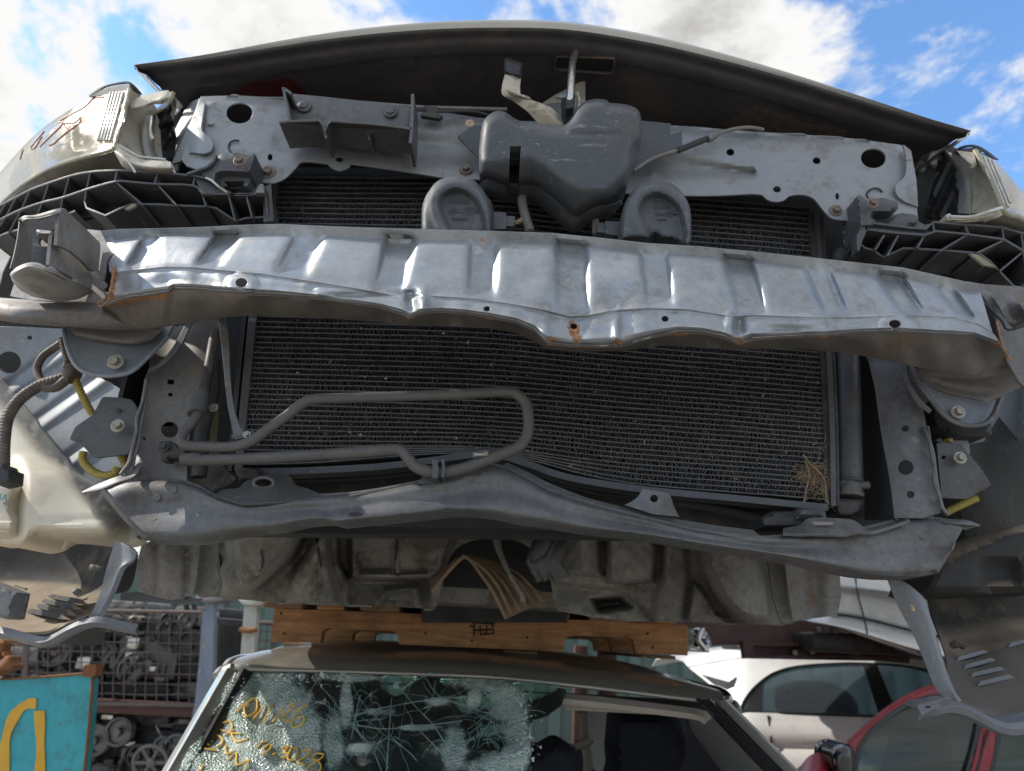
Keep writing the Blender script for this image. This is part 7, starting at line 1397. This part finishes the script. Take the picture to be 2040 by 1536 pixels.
EN = [(110, 1392, .46, .50, 'grey scrap engine at the left end of the wire cage', 0), (185, 1394, .42, .58, 'dark scrap engine in the wire cage behind the teal bin corner', 1), (262, 1396, .44, .52, 'scrap engine with a large front pulley in the middle of the wire cage', 1), (330, 1398, .46, .56, 'pale alloy scrap engine at the right end of the wire cage', 0), (30, 1388, .44, .40, 'scrap engine in the cage cut by the left photo edge', 1), (-60, 1384, .44, .42, 'scrap engine beyond the left photo edge', 0), (350, 1300, .30, .26, 'alloy gearbox piled on top near the blue grey upright', 0), (250, 1290, .34, .22, 'dull gearbox piled in the middle of the wire cage', 0)]
for k, (x, y, w, h, lb, al) in enumerate(EN[:5]+EN[6:]): engine('scrap_engine', x, y, 4.62+.05*(k % 2), w, h, .6, 40+k, lb, 'scrap engines in the wire cages', al)
EL = [(215, 1560, .44, .42, 'black engine on the lower shelf beside the teal bin', 0), (290, 1564, .42, .40, 'engine with a bright spoked pulley on the lower shelf', 0), (355, 1566, .40, .44, 'dark engine on the lower shelf behind the lower car pillar', 0), (140, 1556, .44, .42, 'engine on the lower shelf behind the teal bin', 0)]
for k, (x, y, w, h, lb, al) in enumerate(EL): engine('scrap_engine', x, y, 4.56, w, h, .6, 70+k, lb, 'scrap engines on the lower shelf', al)
sp = root('spoked_pulley', P(300, 1552, 4.40), 'bright spoked wheel leaning against the lower shelf engines', 'pulley')
V_, f_ = tube_geo([tuple(P(300+34*math.cos(a), 1520+34*math.sin(a), 4.4)) for a in np.linspace(0, 6.2832, 25)], .012, 8); build('rim', V_, f_, m_alloy, sp, 50)
for k in range(6): a = k*math.pi/3; tube('spoke', [P(300+8*math.cos(a), 1520+8*math.sin(a), 4.4), P(300+32*math.cos(a), 1520+32*math.sin(a), 4.4)], 0.010, m_alloy, sp, n=6, line=True)
puff('hub', circ(300, 1520, 10, 10, 14), 4.38, 0.01, 5, m_alloy, sp, step=5, back=.03)
# slatted black cooler, white stand, second cage
rc_ = root('slatted_cooler', P(455, 1400, 4.3), 'black slatted radiator standing beside the blue grey upright', 'radiator')
sheet('frame', S('430,1232 482,1236 470,1420 420,1420'), 4.34, m_rubber, rc_, th=.06)
for k in range(8): tube('slat', [P(436+k*5.4, 1242, 4.32), P(430+k*5.2, 1400, 4.32)], .005, m_engdark, rc_, n=6, line=True)
wst = root('jack_stand', P(498, 1330, 3.7), 'dirty white steel stand with a flat top plate left of the pallet', 'stand'); wst.location.z = 0
sheet('post', S('486,1208 512,1208 508,1270 503,1340 496,1500 470,1500 476,1340 482,1270'), 3.7, m_offwhite, wst, th=.05)
puff('top_plate', rounded(S('472,1192 500,1188 545,1188 540,1198 512,1206 486,1206'), 5), 3.62, .01, 6, m_offwhite, wst, step=6, back=.2)
tube('rusty_band', [(478, 1254, 3.68), (494, 1257, 3.675), (512, 1254, 3.68)], .012, m_orust, wst, n=8)
pst = root('jack_stand', P(420, 1330, 4.1), 'blue grey stand with a rusty pale plate under the wreck rail', 'stand'); pst.location.z = 0
puff('top_plate', rounded(S('388,1188 420,1180 452,1184 446,1194 420,1200 396,1198'), 5), 4.05, .01, 6, m_mud, pst, step=6, back=.2)
sheet('post', S('410,1198 428,1198 426,1220 420,1500 404,1500 408,1220'), 4.12, m_rackblue, pst, th=.05)
cage(510, 640, 1240, 1330, 4.0, 'pale wire cage seen between the white stand and the pallet', 6, 5)

# ------------------------------------------------------------------ TEAL BIN
bn = root('teal_bin', P(60, 1500, 2.3), 'rusty topped teal steel bin with a yellow hand painted 0 on its side', 'bin'); bn.location.z = 0
bo_ = S('-160,1362 40,1352 186,1342 183,1400 176,1470 168,1536 150,1700 130,2050 -260,2050')
pnl = sheet('side_panel', bo_, lambda x, y: 2.2+.0*np.ravel(x), m_teal, bn, th=.03, ydir=True)
tube('top_rim', [(-160, 1361, 2.195), (40, 1351, 2.195), (186, 1341, 2.195)], .0032, m_orust, bn, n=8)
sheet('corner_post', S('166,1328 172,1324 192,1323 190,1345 182,1350 164,1348'), 2.19, m_orust, bn, th=.04)
tube('edge_bead', [(185, 1345, 2.2), (175, 1470, 2.2), (150, 1700, 2.2)], .004, m_orust, bn, n=6)
cl0 = smooth(S('72,1402 58,1402 40,1412 24,1434 12,1468 8,1510 12,1560 30,1600 56,1606 74,1570 80,1520 80,1470 78,1416'), 4)
c0 = np.array(cl0); tn = np.gradient(c0, axis=0); tn /= np.linalg.norm(tn, axis=1)[:, None]; nr = np.c_[-tn[:, 1], tn[:, 0]]; wv = 9.5+1.5*np.sin(np.arange(len(c0))*.7)
a0, b0_ = PA(c0+nr*wv[:, None], 2.196), PA(c0-nr*wv[:, None], 2.196); grid_solid('painted_numeral', np.array([a0, b0_]), m_yelpaint, bn, th=.002, ydir=(0, 1, 0))
lug = root('rusty_lug', P(8, 1340, 2.15), 'small rusty steel lug with a bolt at the left photo edge above the teal bin', 'lug')
puff('lug_plate', smooth(S('-30,1322 -4,1322 6,1312 12,1306 26,1308 24,1318 32,1326 26,1334 8,1338 -6,1346 -30,1352'), 3), 2.15, .012, 10, m_orust, lug, step=6, back=.04)
puff('arm', S('-30,1272 8,1274 12,1282 8,1296 -2,1312 -30,1318'), 2.17, .01, 8, m_orust, lug, step=6, back=.03)
tube('bolt', [(14, 1306, 2.13), (15, 1298, 2.13)], .012, m_orust, lug, n=10, line=True)
tube('arm', [(10, 1276, 2.16), (30, 1277, 2.16), (52, 1280, 2.16)], .006, m_orust, lug, n=8)
# ------------------------------------------------------------------ FENCE, far side of the yard
fn = root('green_sheet_fence', (0, 7.2, 0), 'pale green corrugated steel sheet fence behind the engine racks', 'fence')
X = []; x = -9.0
while x < 11.0:
    for dx_, dy_ in ((0, 0), (.10, 0), (.125, .05), (.225, .05), (.25, 0)): X.append((x+dx_, 7.2+dy_))
    x += .25
X = np.array(X)
pn = int(len(X)/8)
for k in range(8):
    s = X[k*pn:(k+1)*pn+1]; grid_solid('sheet_panel', np.array([np.c_[s, np.full(len(s), z)] for z in (0.02, 2.1)]), m_fence, fn, th=.0015, sharp=20)
for z in (.35, 1.1, 1.8): box('rail', (-9, 11, 7.27, 7.31, z-.03, z+.03), m_mud, fn, .004)
